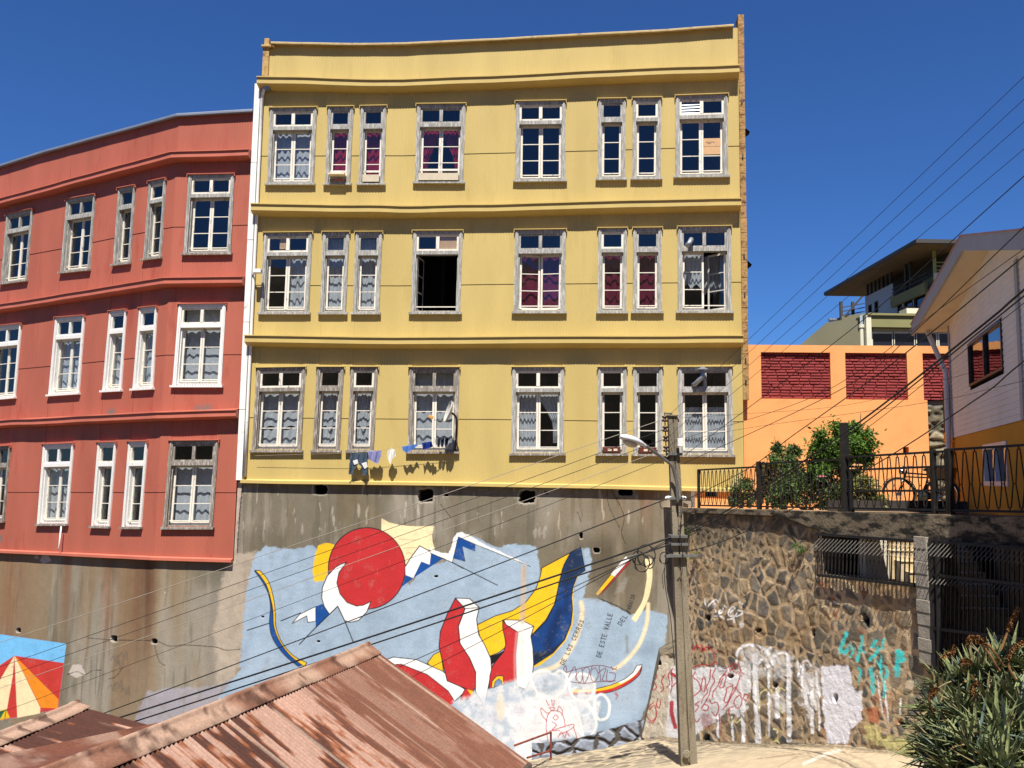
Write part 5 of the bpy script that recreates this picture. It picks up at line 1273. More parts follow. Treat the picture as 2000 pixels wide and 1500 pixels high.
for k, h in enumerate(holes_[:4]):
    d_ = -.11 if k < 3 else -.2; h = (h[0], min(h[1], uR), h[2], h[3])
    for a, e in (((h[0], h[2]), (h[1], h[2])), ((h[1], h[2]), (h[1], h[3])), ((h[1], h[3]), (h[0], h[3])), ((h[0], h[3]), (h[0], h[2]))):
        b.quad(OP(*a), OP(*e), OP(*e, d_), OP(*a, d_))
b.quad(OP(uL, zhi), OP(uR, zhi), OP(uR, zhi, -.25), OP(uL, zhi, -.25)); b.quad(OP(uL, zlo, -.25), OP(uR, zlo, -.25), OP(uR, zhi, -.25), OP(uL, zhi, -.25))
b.quad(OP(ust, zlo), OP(ust, zbt), OP(ust, zbt, -.2), OP(ust, zlo, -.2)); b.quad(OP(ust, zbt), OP(uR, zbt), OP(uR, zbt, -.2), OP(ust, zbt, -.2)); b.quad(OP(uL, zlo), OP(uL, zhi), OP(uL, zhi, -.25), OP(uL, zlo, -.25))
b.build('wall', m_or, ow)
b = MB(); b.quad(OP(v0[0], v0[1], -.19), OP(v1[0], v0[1], -.19), OP(v1[0], v1[1], -.19), OP(v0[0], v1[1], -.19)); b.build('vent', m_dark, ow)
for k, h in enumerate(pan):
    b = MB(); h = (h[0], min(h[1], uR), h[2], h[3])
    b.quad(OP(h[0], h[2], -.108), OP(h[1], h[2], -.108), OP(h[1], h[3], -.108), OP(h[0], h[3], -.108))
    nr = 16; rh = (h[3] - h[2]) / nr
    for r in range(nr):
        u = h[0] - rnd.random() * .2; z0 = h[2] + rh * r
        while u < h[1]:
            L_ = rnd.uniform(.24, .31); a_, e_ = max(u + .006, h[0]), min(u + L_ - .006, h[1])
            if e_ - a_ > .03:
                o_ = rnd.uniform(-.078, -.060); zz0 = z0 + rnd.uniform(.004, .012); zz1 = z0 + rh - rnd.uniform(.004, .014); tl_ = rnd.uniform(-.003, .003); c_ = .013
                fr = [(a_ + c_, zz0 + c_), (e_ - c_, zz0 + c_ + tl_), (e_ - c_, zz1 - c_ + tl_), (a_ + c_, zz1 - c_)]; bk = [(a_, zz0), (e_, zz0 + tl_), (e_, zz1 + tl_), (a_, zz1)]
                F_ = [OP(x, z, o_) for x, z in fr]; B_ = [OP(x, z, o_ - .02) for x, z in bk]; C_ = [OP(x, z, -.107) for x, z in bk]
                b.quad(*F_)
                for i in range(4):
                    j = (i + 1) % 4; b.quad(F_[j], F_[i], B_[i], B_[j]); b.quad(B_[j], B_[i], C_[i], C_[j])
            u += L_
    b.build('brick_panel', m_brick, ow)
# unplastered rubble stretch at its right end
us = np.arange(ust, uR, .03); zs_ = np.arange(zlo, zbt, .03); QQ, ZZ = [a.ravel() for a in np.meshgrid(us, zs_, indexing='ij')]
hg, r1, r2, mk = stones(QQ, ZZ, .46, .17, 11); n1 = fbm(QQ * 4, ZZ * 4, 5, 4)
sc_ = np.array(A(150, 138, 112, .74))[None] * (.5 + .9 * r1)[:, None] * (.7 + .6 * n1)[:, None]; mc_ = np.array(A(110, 104, 86, .7))[None] * (.6 + .6 * n1)[:, None]
cc = mc_ * (1 - mk[:, None]) + sc_ * mk[:, None]; top_ = ZZ > ohit(1830, 797)[1]
cc[top_] = np.array(A(140, 134, 118, .72)) * (.8 + .3 * n1[top_])[:, None]; hg[top_] = .4
o_ = -.13 + .05 * hg + .06 * n1 + .03 * fbm(QQ * 9, ZZ * 12, 8, 4)
PP = np.stack([OL0[0] + OD[0] * QQ + ON[0] * o_, OL0[1] + OD[1] * QQ + ON[1] * o_, ZZ], 1)
grid_mesh('rubble_section', PP, gfaces(len(us), len(zs_)), m_stone, ow, cc)
# orange painted base below the yellow house
u0_, u1_ = FL.hit(1357, 975)[0], UE + .1
b = MB(); us_ = np.linspace(u0_, u1_, 5)
va, vb_ = FL.hit(1377, 970), FL.hit(1401, 957)
for a_, e_ in ((u0_, va[0]), (va[0], vb_[0]), (vb_[0], u1_)):
    for z0, z1 in ((6.95, va[1]), (va[1], float(y_bot(u1_)) - .05)):
        if a_ == va[0] and z0 == va[1]: continue
        b.quad(FL.P(a_, z0, .035), FL.P(e_, z0, .035), FL.P(e_, z1, .035), FL.P(a_, z1, .035))
zz1 = float(y_bot(u1_)) - .05
b.quad(FL.P(u0_, 6.95, .035), FL.P(u0_, zz1, .035), FL.P(u0_, zz1, -.02), FL.P(u0_, 6.95, -.02))
b.build('painted_base', m_or, ow)
b = MB(); b.quad(FL.P(va[0] - .02, va[1] - .02, -.3), FL.P(vb_[0] + .02, va[1] - .02, -.3), FL.P(vb_[0] + .02, zz1, -.3), FL.P(va[0] - .02, zz1, -.3))
b.quad(FL.P(va[0], va[1], .035), FL.P(vb_[0], va[1], .035), FL.P(vb_[0], va[1], -.3), FL.P(va[0], va[1], -.3)); b.build('air_vent', m_dark, ow)
# ================================================================== white clapboard house at the right
HC = np.array(hz(1866, 18.0)); HDr = -np.array((math.sin(R_(18.25)), math.cos(R_(18.25)))); HN = np.array((HDr[1], -HDr[0]))   # HDr runs towards the camera, HN points left
if HN[0] > 0: HN = -HN
def HP(t, z, o=0.0): p = HC + HDr * t + HN * o; return np.array((p[0], p[1], z))
def hhit(px, py, o=0.0):
    P_ = on_plane(px, py, HP(0, 8, o), (*HN, 0)); return float((P_[:2] - HC) @ HDr), float(P_[2])
m_sid = M('cream_siding', A(236, 231, 228, .84), .7, .05, 2, fine=.04); m_sidt = M('house_trim', A(178, 181, 188, .7), .6, .05, 3)
m_soff = M('cream_soffit', A(232, 216, 188, .8), .75, .05, 3); m_amb = M('amber_paint', A(230, 160, 50, .7), .8, .06, 1.5)
m_alum = M('dark_window_frame', A(70, 62, 60, .7), .4, .1, 5); m_mir = glass_mat('reflective_glass', (.35, .35, .36), .12)
m_rooft = M('red_roof_sheet', A(200, 150, 140, .7), .6, .1, 3); m_pvc = M('pvc_white', A(222, 224, 230, .76), .4, .05, 3)
wh = thing('white_house', HP(0, 7.3), 'two storey house with cream clapboard above amber wall and a wide gable overhang', 'house')
TN = 9.5
zb_l, zb_r = hhit(1872, 853)[1], hhit(2000, 819)[1]; tb_r = hhit(2000, 819)[0]
zsid = (zb_l + zb_r) / 2
eav = hhit(1858, 634); pk_ = hhit(1938, 480); t_pk, z_pk = pk_; z_ev = eav[1]
slope = (z_pk - z_ev) / t_pk; _n = hhit(2000, 478); slope2 = (z_pk - _n[1]) / (_n[0] - t_pk)
roofz = lambda t: z_ev + slope * t if t < t_pk else z_pk - slope2 * (t - t_pk)
wA, wB = hhit(1893, 667), hhit(1896, 753); wC, wD = hhit(1957, 630), hhit(1963, 724)
wt0, wt1 = (wA[0] + wB[0]) / 2, (wC[0] + wD[0]) / 2; wz0, wz1 = (wB[1] + wD[1]) / 2, (wA[1] + wC[1]) / 2
b = MB(); bh = .10; z = zsid
while z < z_pk:
    z1 = min(z + bh, z_pk)
    # the gable narrows with the roof slope
    ta = 0.0 if z1 <= z_ev else (z1 - z_ev) / slope; te = TN if z1 <= roofz(TN) else t_pk + (z_pk - z1) / slope2
    segs = [(ta, te)]
    if z1 > wz0 and z < wz1: segs = [(ta, wt0 - .0), (wt1, te)]
    for a, e in segs:
        if e - a < .02: continue
        b.quad(HP(a, z, .015), HP(e, z, .015), HP(e, z1, .004), HP(a, z1, .004)); b.quad(HP(a, z, .0), HP(e, z, .0), HP(e, z, .015), HP(a, z, .015))
    z = z1
b.quad(HP(0, zsid, 0), HP(wt0, zsid, 0), HP(wt0, z_ev, 0), HP(0, z_ev, 0))
b.build('siding', m_sid, wh)
b = MB()   # volume behind
zl = 7.05
lw0, lw1 = hhit(1921, 905)[0], hhit(1967, 900)[0]; lz0, lz1 = hhit(1924, 943)[1], hhit(1921, 871)[1]
for a, e, z0, z1 in ((0, lw0, zl, zsid), (lw1, TN, zl, zsid), (lw0, lw1, zl, lz0), (lw0, lw1, lz1, zsid)):
    b.quad(HP(a, z0, -.01), HP(e, z0, -.01), HP(e, z1, -.01), HP(a, z1, -.01))
b.quad(HP(0, zl, -.01), HP(0, zl, -6), HP(0, zsid, -6), HP(0, zsid, -.01)); b.quad(HP(TN, zl, -.01), HP(TN, zl, -6), HP(TN, zsid, -6), HP(TN, zsid, -.01))
b.build('amber_wall', m_amb, wh)
b = MB(); b.quad(HP(3.2, -1, -.03), HP(TN - .02, -1, -.03), HP(TN - .02, zl + .2, -.03), HP(3.2, zl + .2, -.03)); b.quad(HP(TN - .02, -1, -.03), HP(TN - .02, -1, -6), HP(TN - .02, zl, -6), HP(TN - .02, zl, -.03)); b.build('foundation', m_mort, wh)
b = MB()
b.quad(HP(0, zsid, 0), HP(0, zsid, -6), HP(0, z_ev, -6), HP(0, z_ev, 0)); b.quad(HP(TN, zsid, 0), HP(TN, zsid, -6), HP(TN, roofz(TN), -6), HP(TN, roofz(TN), 0))
b.poly([HP(0, zl, -6), HP(TN, zl, -6), HP(TN, roofz(TN), -6), HP(t_pk, z_pk, -6), HP(0, z_ev, -6)])
b.build('far_wall', m_sid, wh)
b = MB(); b.quad(HP(0, zl + .5, -1.5), HP(TN, zl + .5, -1.5), HP(TN, z_ev, -1.5), HP(0, z_ev, -1.5)); b.build('interior', m_dark, wh)
b = MB(); b.hexa([HP(-.03, zsid, .035), HP(.09, zsid, .035), HP(.09, zsid, -.02), HP(-.03, zsid, -.02), HP(-.03, z_ev, .035), HP(.09, z_ev, .035), HP(.09, z_ev, -.02), HP(-.03, z_ev, -.02)])
b.build('corner_trim', m_sidt, wh)
b = MB(); tv = hhit(1990, 620)[0]; b.hexa([HP(tv, zsid, .04), HP(tv + .16, zsid, .04), HP(tv + .16, zsid, 0), HP(tv, zsid, 0), HP(tv, zsid + 2.35, .04), HP(tv + .16, zsid + 2.35, .04), HP(tv + .16, zsid + 2.35, 0), HP(tv, zsid + 2.35, 0)])
b.build('window_trim', m_sidt, wh)
OH = .66
b = MB(); b.hexa([HP(0, z_ev - .16, .02), HP(t_pk, z_pk - .16, .02), HP(t_pk, z_pk - .16, .005), HP(0, z_ev - .16, .005), HP(0, z_ev + .01, .02), HP(t_pk, z_pk + .01, .02), HP(t_pk, z_pk + .01, .005), HP(0, z_ev + .01, .005)])
b.hexa([HP(t_pk, z_pk - .16, .02), HP(TN, roofz(TN) - .16, .02), HP(TN, roofz(TN) - .16, .005), HP(t_pk, z_pk - .16, .005), HP(t_pk, z_pk + .01, .02), HP(TN, roofz(TN) + .01, .02), HP(TN, roofz(TN) + .01, .005), HP(t_pk, z_pk + .01, .005)])
b.build('frieze_board', m_sid, wh)
def roof_side(nm, mat, o0, o1, dz0, dz1, ext=.35):
    b = MB()
    for ta, te in ((-ext, t_pk), (t_pk, TN + .4)):
        za, ze = roofz(ta), roofz(te)
        g0 = np.interp([ta, te], [0, t_pk], [0, -.23]); x0, x1 = o0 + g0[0], o0 + g0[1]; y0, y1 = (o1 + g0[0], o1 + g0[1]) if o1 > 0 else (o1, o1)
        b.hexa([HP(ta, za + dz0, x0), HP(te, ze + dz0, x1), HP(te, ze + dz0, y1), HP(ta, za + dz0, y0), HP(ta, za + dz1, x0), HP(te, ze + dz1, x1), HP(te, ze + dz1, y1), HP(ta, za + dz1, y0)])
    return b.build(nm, mat, wh)
roof_side('soffit', m_soff, OH - .02, -6.2, .0, .03)
roof_side('roof', m_rooft, OH + .045, -6.4, .20, .225, .45)
roof_side('barge_board', m_sidt, OH + .03, OH - .02, -.05, .20, .42)
b = MB(); b.tube([HP(-.42, roofz(-.42) + .06, .7), HP(-.42, roofz(-.42) + .06, -6)], .06, 8); b.build('gutter', m_sidt, wh)
win = MB()
for a, e, z0, z1 in ((wt0, wt1, wz0, wz0 + .045), (wt0, wt1, wz1 - .045, wz1), (wt0, wt0 + .045, wz0 + .045, wz1 - .045), (wt1 - .045, wt1, wz0 + .045, wz1 - .045), ((wt0 + wt1) / 2 - .03, (wt0 + wt1) / 2 + .03, wz0 + .045, wz1 - .045)):
    win.hexa([HP(a, z0, .035), HP(e, z0, .035), HP(e, z0, -.05), HP(a, z0, -.05), HP(a, z1, .035), HP(e, z1, .035), HP(e, z1, -.05), HP(a, z1, -.05)])
wo = win.build('window', m_alum, wh)
b = MB(); b.quad(HP(wt0 + .03, wz0 + .03, -.01), HP(wt1 - .03, wz0 + .03, -.01), HP(wt1 - .03, wz1 - .03, -.01), HP(wt0 + .03, wz1 - .03, -.01)); b.build('pane', m_mir, wo)
win = MB(); lm = lw0 + (lw1 - lw0) * .52
for a, e, z0, z1 in ((lw0, lw1, lz0 - .05, lz0 + .03), (lw0, lw1, lz1 - .07, lz1 + .02), (lw0, lw0 + .08, lz0 + .03, lz1 - .07), (lw1 - .06, lw1, lz0 + .03, lz1 - .07), (lm - .03, lm + .03, lz0 + .03, lz1 - .07)):
    win.hexa([HP(a, z0, .01), HP(e, z0, .01), HP(e, z0, -.12), HP(a, z0, -.12), HP(a, z1, .01), HP(e, z1, .01), HP(e, z1, -.12), HP(a, z1, -.12)])
wo = win.build('window', m_pvc, wh)
b = MB(); b.quad(HP(lw0 + .05, lz0, -.06), HP(lw1 - .05, lz0, -.06), HP(lw1 - .05, lz1 - .05, -.06), HP(lw0 + .05, lz1 - .05, -.06)); b.build('pane', m_mir, wo)
b = MB()
e0 = HP(-.25, roofz(-.25) - .05, .38); e1 = HP(-.02, hhit(1866, 722)[1], .10)
b.tube([e0 + (0, 0, .1), e0, e0 * .6 + e1 * .4, e1, HP(.0, zsid - .3, .10), HP(.02, zl + .1, .11)], .052, 10); b.build('downpipe', m_pvc, wh, smooth=True)
zc_b = hhit(1862, 852)[1]
b = MB(); b.hexa([HP(-1.15, zc_b - .09, 0.02), HP(-.012, zc_b - .09, .02), HP(-.012, zc_b - .09, -2.2), HP(-1.15, zc_b - .09, -2.2), HP(-1.15, zc_b + .12, .02), HP(-.012, zc_b + .12, .02), HP(-.012, zc_b + .12, -2.2), HP(-1.15, zc_b + .12, -2.2)])
for t in (-1.1,): b.hexa([HP(t, zl, -.1), HP(t + .25, zl, -.1), HP(t + .25, zl, -.4), HP(t, zl, -.4), HP(t, zc_b - .09, -.1), HP(t + .25, zc_b - .09, -.1), HP(t + .25, zc_b - .09, -.4), HP(t, zc_b - .09, -.4)])
b.build('balcony', m_amb, wh)
b = MB()
b.bar(HP(-.95, zc_b + .12, 0), HP(-.95, zc_b + 1.05, 0), .06); b.bar(HP(-.95, zc_b + 1.05, 0), HP(-.06, zc_b + 1.05, 0), .045); b.bar(HP(-.95, zc_b + .2, 0), HP(-.06, zc_b + .2, 0), .03)
for k in range(7): b.bar(HP(-.82 + .12 * k, zc_b + .2, 0), HP(-.82 + .12 * k, zc_b + 1.05, 0), .018)
for k in range(10): b.bar(HP(-.95, zc_b + .2, -.2 * k), HP(-.95, zc_b + 1.05, -.2 * k), .018)
b.bar(HP(-.95, zc_b + 1.05, 0), HP(-.95, zc_b + 1.05, -2), .045)
b.build('balcony_railing', m_blackm, wh)
# ================================================================== olive and grey house far behind
mh = thing('modern_house', (17, 38, 8), 'olive and grey modern house with a long slanting eave beyond the orange wall', 'house')
m_bg = M('blue_grey_wall', A(176, 190, 200, .78), .85, .06, .6); m_olv = M('olive_wall', A(164, 160, 108, .6), .85, .08, .7); m_drk = M('dark_eave', A(86, 84, 82, .6), .7, .1, 1)
m_wsof = M('timber_soffit', A(142, 118, 94, .6), .8, .1, 2); m_grn = M('grey_olive_render', A(140, 136, 110, .66), .9, .1, .5); m_ygr = M('yellow_green_steel', A(196, 196, 110, .7), .5, .05, 3); m_crm = M('cream_post', A(232, 228, 200, .8), .7, .05, 2)
m_wing = glass_mat('far_glass', (.12, .13, .15), .05)
ZC = CZ
xw = 17.5
def mx(px, py, x=xw):   # point on the long side wall (plane x = const)
    d = ray(px, py); P_ = CAM + d * (x / d[0]); return float(P_[1]), float(P_[2])
def my(px, py, y): P_ = at_y(px, py, y); return float(P_[0]), float(P_[2])
yl = mx(1690, 600)[0]; yr = 35.6
z_lo = ZC + 2; zt1 = mx(1690, 580)[1]; zt2 = mx(1825, 551)[1]
ysp = mx(1744, 560)[0]
b = MB()
wins = [((1696, 595), (1703, 613)), ((1708, 588), (1715.5, 612)), ((1753, 590), (1762, 613)), ((1766, 581), (1783, 613)), ((1785, 570), (1809, 606)), ((1814, 563), (1822, 592))]
wq = []
for (x0, y0), (x1, y1) in wins:
    a0 = mx(x0, (y0 + y1) / 2)[0]; a1 = mx(x1, (y0 + y1) / 2)[0]; xm = (x0 + x1) / 2
    wq.append((a1, a0, mx(xm, y1)[1], mx(xm, y0)[1]))
ycut = sorted({yl, yr, ysp, *[v for w_ in wq for v in w_[:2]]}); zcut = sorted({z_lo, zt1 - 1.05, zt1, *[v for w_ in wq for v in w_[2:]]})
for i in range(len(ycut) - 1):
    for j in range(len(zcut) - 1):
        ym, zm = (ycut[i] + ycut[i + 1]) / 2, (zcut[j] + zcut[j + 1]) / 2
        if zm > (zt1 if ym > ysp else zt1 - 1.05): continue
        if any(w_[0] < ym < w_[1] and w_[2] < zm < w_[3] for w_ in wq): continue
        b.quad((xw, ycut[i], zcut[j]), (xw, ycut[i + 1], zcut[j]), (xw, ycut[i + 1], zcut[j + 1]), (xw, ycut[i], zcut[j + 1]))
b.quad((xw, yl, z_lo), (27, yl, z_lo), (27, yl, zt1), (xw, yl, zt1)); b.quad((27, yl, z_lo), (27, yr, z_lo), (27, yr, zt1), (27, yl, zt1)); b.quad((xw, yl, zt1 - 1.06), (27, yl, zt1 - 1.06), (27, yr, zt1 - 1.06), (xw, yr, zt1 - 1.06))
b.build('side_wall', m_bg, mh)
b = MB(); b.quad((xw + .5, yl, z_lo), (xw + .5, yr, z_lo), (xw + .5, yr, zt1 - 1.1), (xw + .5, yl, zt1 - 1.1)); b.build('interior', m_dark, mh)
for w_ in wq:
    b = MB(); e_ = .05
    for ya, yb_, za, zb_ in ((w_[0], w_[1], w_[2], w_[2] + e_), (w_[0], w_[1], w_[3] - e_, w_[3]), (w_[0], w_[0] + e_, w_[2] + e_, w_[3] - e_), (w_[1] - e_, w_[1], w_[2] + e_, w_[3] - e_)): b.box(xw - .01, xw + .1, ya, yb_, za, zb_)
    fo = b.build('window', m_drk, mh)
    b = MB(); b.quad((xw + .06, w_[0] + e_, w_[2] + e_), (xw + .06, w_[1] - e_, w_[2] + e_), (xw + .06, w_[1] - e_, w_[3] - e_), (xw + .06, w_[0] + e_, w_[3] - e_)); b.build('pane', m_wing, fo)
b = MB()
for px, w_ in ((1783, .35), (1789, .3)):
    ya = mx(px, 590)[0]; b.hexa([(xw - .03, ya, zt1 - 2.75), (xw - .5, ya + .15, zt1 - 2.75), (xw - .5, ya + .19, zt1 - 2.75), (xw - .03, ya + .04, zt1 - 2.75), (xw - .03, ya, zt1 - 1.5), (xw - .5, ya + .15, zt1 - 1.5), (xw - .5, ya + .19, zt1 - 1.5), (xw - .03, ya + .04, zt1 - 1.5)])
b.build('open_shutter', M('brown_shutter', A(150, 110, 90, .7), .6), mh)
# olive balcony parapet and roof with the long eave
pz0, pz1 = mx(1800, 566, xw - .12)[1], mx(1800, 549, xw - .12)[1]
b = MB(); b.box(xw - .14, xw + .0, yr, ysp, zt1 - 1.5 + .35, zt1 - 1.05 + .35); b.build('balcony_parapet', m_olv, mh)
ea = (16.4, mx(1609, 577, 16.4)[0]); zE = mx(1609, 577, 16.4)[1]; eb_y = 34.2
b = MB(); b.hexa([(ea[0], eb_y, zE), (28.5, eb_y, zE), (28.5, ea[1], zE), (ea[0], ea[1], zE), (ea[0], eb_y, zE + .16), (28.5, eb_y, zE + .16), (28.5, ea[1], zE + .16), (ea[0], ea[1], zE + .16)])
b.build('roof', m_drk, mh)
b = MB(); b.box(ea[0] + .03, 28.4, eb_y + .03, ea[1] - .03, zE - .03, zE - .004); b.build('soffit', m_wsof, mh)
for k, yy in enumerate(np.linspace(yl - .2, ysp + .3, 7)):
    b = MB(); b.bar((xw + .06, yy, zt1), (xw + .06, yy, zE - .03), .10); b.build('post', m_drk, mh)
for yy in (ysp - 1.2, yr + 1.6): b = MB(); b.bar((xw + .06, yy, zt1 - 1.05), (xw + .06, yy, zE - .03), .12); b.build('post', m_drk, mh)
b = MB(); b.box(xw + .9, xw + 1.0, yr, yl, zt1 - 1.05, zE - .03); b.build('terrace_glazing', M('dark_terrace', A(84, 82, 58, .6), .4), mh)
b = MB()
for z in (.5, .7, .9): b.bar((xw - .06, yr, zt1 - 1.0 + z - .2), (xw - .06, ysp, zt1 - 1.0 + z - .2), .035)
b.build('terrace_railing', m_drk, mh)
# far terrace end with posts and railing
for px in (1643, 1666):
    x, z = my(px, 612, 46); b = MB(); b.bar((x, 46, z - .5), (x, 46, zE - .03), .14); b.build('post', m_drk, mh)
b = MB(); x0, z0 = my(1643, 604, 46); x1, _ = my(1689, 604, 46)
for dz in (0, .22, .44): b.bar((x0, 46, z0 - .35 + dz), (x1, 46, z0 - .1 + dz), .05)
b.bar((x0, 46, z0 - .6), (x1, 45.5, z0 + 1.0), .09); b.build('terrace_railing', m_drk, mh)
x0, z0 = my(1643, 618, 46); b = MB(); b.hexa([(x0, 45.9, ZC), (27, 45.9, ZC), (27, 47, ZC), (x0, 47, ZC), (x0, 45.9, z0), (27, 45.9, z0 + 1.3), (27, 47, z0 + 1.3), (x0, 47, z0)]); b.build('terrace_base', m_grn, mh)
# sunny low front with large windows, cream posts
yf = 35.0
fx0, fz1 = my(1698, 616, yf); fx1, fz0 = my(1880, 641, yf); zwb = my(1700, 690, yf)[1]
b = MB(); b.box(fx0, fx1, yf, yf + 1.2, fz0, fz1); b.box(fx0 - .08, fx1 + .1, yf - .08, yf + 1.2, fz1 + .001, fz1 + .09); b.build('front_parapet', m_olv, mh)
b = MB(); b.box(fx0 + .3, fx1, yf + .35, yf + .45, zwb - 1, fz0); b.build('front_wall', m_crm, mh)
for x0, x1 in ((1704, 1741), (1747, 1784), (1790, 1827), (1834, 1858)):
    xa, za = my(x0, 675, yf + .3); xb, zb_ = my(x1, 652, yf + .3)
    b = MB(); e_ = .08
    for p_ in ((xa - e_, xb + e_, zb_, zb_ + e_), (xa - e_, xa, za - .8, zb_), (xb, xb + e_, za - .8, zb_)): b.box(p_[0], p_[1], yf + .25, yf + .34, p_[2], p_[3])
    fo = b.build('window', m_crm, mh)
    b = MB(); b.quad((xa, yf + .30, za - .8), (xb, yf + .30, za - .8), (xb, yf + .30, zb_), (xa, yf + .30, zb_)); b.build('pane', M('dark_pane', (.015, .017, .03), .08, 0, spec=.8) if x0 == 1704 else bpy.data.materials['dark_pane'], fo)
b = MB(); xa, _ = my(1697.5, 650, yf); b.box(xa - .12, xa + .09, yf - .03, yf + .2, zwb - 1, fz1 - .01); b.build('corner_post', m_crm, mh)
b = MB(); xa, za = my(1686, 634, yf); b.tube([(xa, yf + .2, zwb - 1), (xa, yf + .2, za)], .08, 10); b.tube([(xa, yf + .2, za - .1), (xa, yf + .2, za + .04)], .11, 10); b.build('vent_pipe', m_crm, mh)
b = MB(); xa, _ = my(1680, 640, yf + .5); b.quad((xa, yf + .5, zwb - 1), (fx0 + .3, yf + .5, zwb - 1), (fx0 + .3, yf + .5, my(1690, 610, yf + .5)[1]), (xa, yf + .5, my(1680, 616, yf + .5)[1])); b.build('link_wall', m_bg, mh)
b = MB(); xa, za = my(1787, 614, yf - .0); b.box(xa - .2, xa + 1.4, yf + .3, yf + 1, za + .1, za + .32); b.build('box_seat', m_crm, mh)
b = MB(); pts = [my(*p, 37.0) for p in ((1560, 690), (1560, 676), (1614, 630), (1680, 619), (1680, 690))]
b.poly([(x, 37.0, z) for x, z in pts]); b.poly([(x + 2, 42.0, z) for x, z in pts][::-1])
for (x, z), (x2, z2) in zip(pts, pts[1:] + pts[:1]): b.quad((x, 37, z), (x2, 37, z2), (x2 + 2, 42, z2), (x + 2, 42, z))
b.build('gable_annex', m_grn, mh)
b = MB()
for px in (1623, 1629): x, z = my(px, 627, 37.3); b.lathe((x, 37.3, z - .1), (0, 0, 1), [(.09, 0), (.09, .12), (.13, .12), (.13, .2), (0, .24)], 10)
b.build('roof_vent', m_metal, mh)
# right corner balcony
x0, z0 = my(1826, 535, 35.3); x1, z1 = my(1870, 513, 35.3)
b = MB()
for dz in np.linspace(0, z1 - z0, 4): b.bar((x0, 35.3, z0 + dz), (x1, 35.3, z0 + dz), .04)
b.bar((x0, 35.3, z0 - .5), (x0, 35.3, zE), .10); b.build('corner_railing', m_ygr, mh)
b = MB(); zz = my(1830, 537, 35.3)[1]; b.box(x0 + .05, x1 + 3, 35.31, 36.5, zz - 1.2, zz); b.build('corner_parapet', m_olv, mh)
b = MB(); xa, za = my(1828, 570, 35.25); b.box(xa - .07, xa + .07, 35.1, 35.24, za - .6, zz + .05); b.build('corner_post', m_crm, mh)
# ================================================================== shrubs on the terrace
def leafcloud(n, blobs, size, rr, up=.35, asp=.42):
    b = MB(); cl = []
    for (c0, r0) in blobs:
        c0 = np.array(c0); r0 = np.array(r0, float)
        for k in range(int(16 * (r0.prod() ** (1 / 3)) / .25)):
            d = np.array([rr.gauss(0, 1) for _ in range(3)]); d /= np.linalg.norm(d)
            cl.append((c0 + d * r0 * rr.uniform(.4, 1.16), d, r0.mean() * rr.uniform(.12, .27)))
    for i in range(n):
        c0, d, s = cl[rr.randrange(len(cl))]
        p = c0 + np.array([rr.gauss(0, 1) for _ in range(3)]) * s
        nrm = d * .6 + np.array([rr.gauss(0, .7) for _ in range(3)]) + (0, 0, up); nrm /= np.linalg.norm(nrm)
        t = np.cross(nrm, [rr.gauss(0, 1) for _ in range(3)]); t /= np.linalg.norm(t); u = np.cross(nrm, t)
        L = size * rr.uniform(.6, 1.25); W = L * asp
        m_ = p + t * L * .45 - nrm * L * .08
        b.quad(p, m_ + u * W / 2, p + t * L, m_ - u * W / 2)
    return b
m_lf1 = leaf_mat('glossy_leaves', (.014, .042, .008), (.13, .25, .03), .3); m_lf2 = leaf_mat('rose_leaves', (.02, .04, .012), (.13, .20, .05), .25); m_lf3 = leaf_mat('pale_leaves', (.06, .09, .02), (.38, .36, .12), .3)
m_lfr = leaf_mat('reddish_leaves', (.05, .018, .010), (.13, .11, .03), .22); m_bark = M('bark', A(104, 84, 66, .6), .95, .2, 8)
def shrub(px, py, y, label, blobs, n, size, mat, seed, name='shrub', extra=None, trunk=.05, cat='shrub'):
    rr = random.Random(seed); base = at_y(px, 990, y); base[2] = zt(y)
    s_ = thing(name, base, label, cat, None)
    sc = y / F; bl = []
    for bx_, by_, rx, ry in blobs:
        c0 = at_y(bx_, by_, y + rr.uniform(-.15, .15)); bl.append((c0, (rx * sc, min(rx, ry) * sc * .9, ry * sc)))
    leafcloud(n, bl, size, rr).build('foliage', mat, s_)
    b = MB()
    for c0, r0 in bl:
        m_ = base * .5 + c0 * .5 + (rr.uniform(-.1, .1), rr.uniform(-.1, .1), 0)
        b.tube([base + (rr.uniform(-.06, .06), rr.uniform(-.06, .06), -.02), m_, c0], [trunk, trunk * .7, trunk * .3], 7)
        for k in range(5):
            d = np.array([rr.gauss(0, .6) for _ in range(3)]) * r0 + (0, 0, .1); b.tube([m_ * .4 + c0 * .6, c0 + d * .5, c0 + d * 1.1], [trunk * .35, trunk * .25, trunk * .12], 5)
    b.build('stem', m_bark, s_, smooth=True)
    if extra: extra(s_, rr)
    return s_
def roses(col, spots, y, r=.055):
    mat = cloth_mat('rose_petals_%d' % int(spots[0][0]), col, .1, .3)
    def ex(s_, rr):
        for px, py, k in spots:
            c0 = at_y(px, py, y); b = MB()
            for ring in range(4):
                for i in range(6):
                    a = i * 1.047 + ring * .5; q = r * k * (ring + 1) / 4; t = .9 - ring * .22
                    p = c0 + (q * .5 * math.cos(a), q * .5 * math.sin(a), .02 - ring * .006)
                    d = np.array((math.cos(a), math.sin(a), t)); d /= np.linalg.norm(d); w_ = np.array((-math.sin(a), math.cos(a), 0))
                    b.quad(p, p + d * q * .5 + w_ * q * .5, p + d * q, p + d * q * .5 - w_ * q * .5)
            b.build('rose', mat, s_)
    return ex
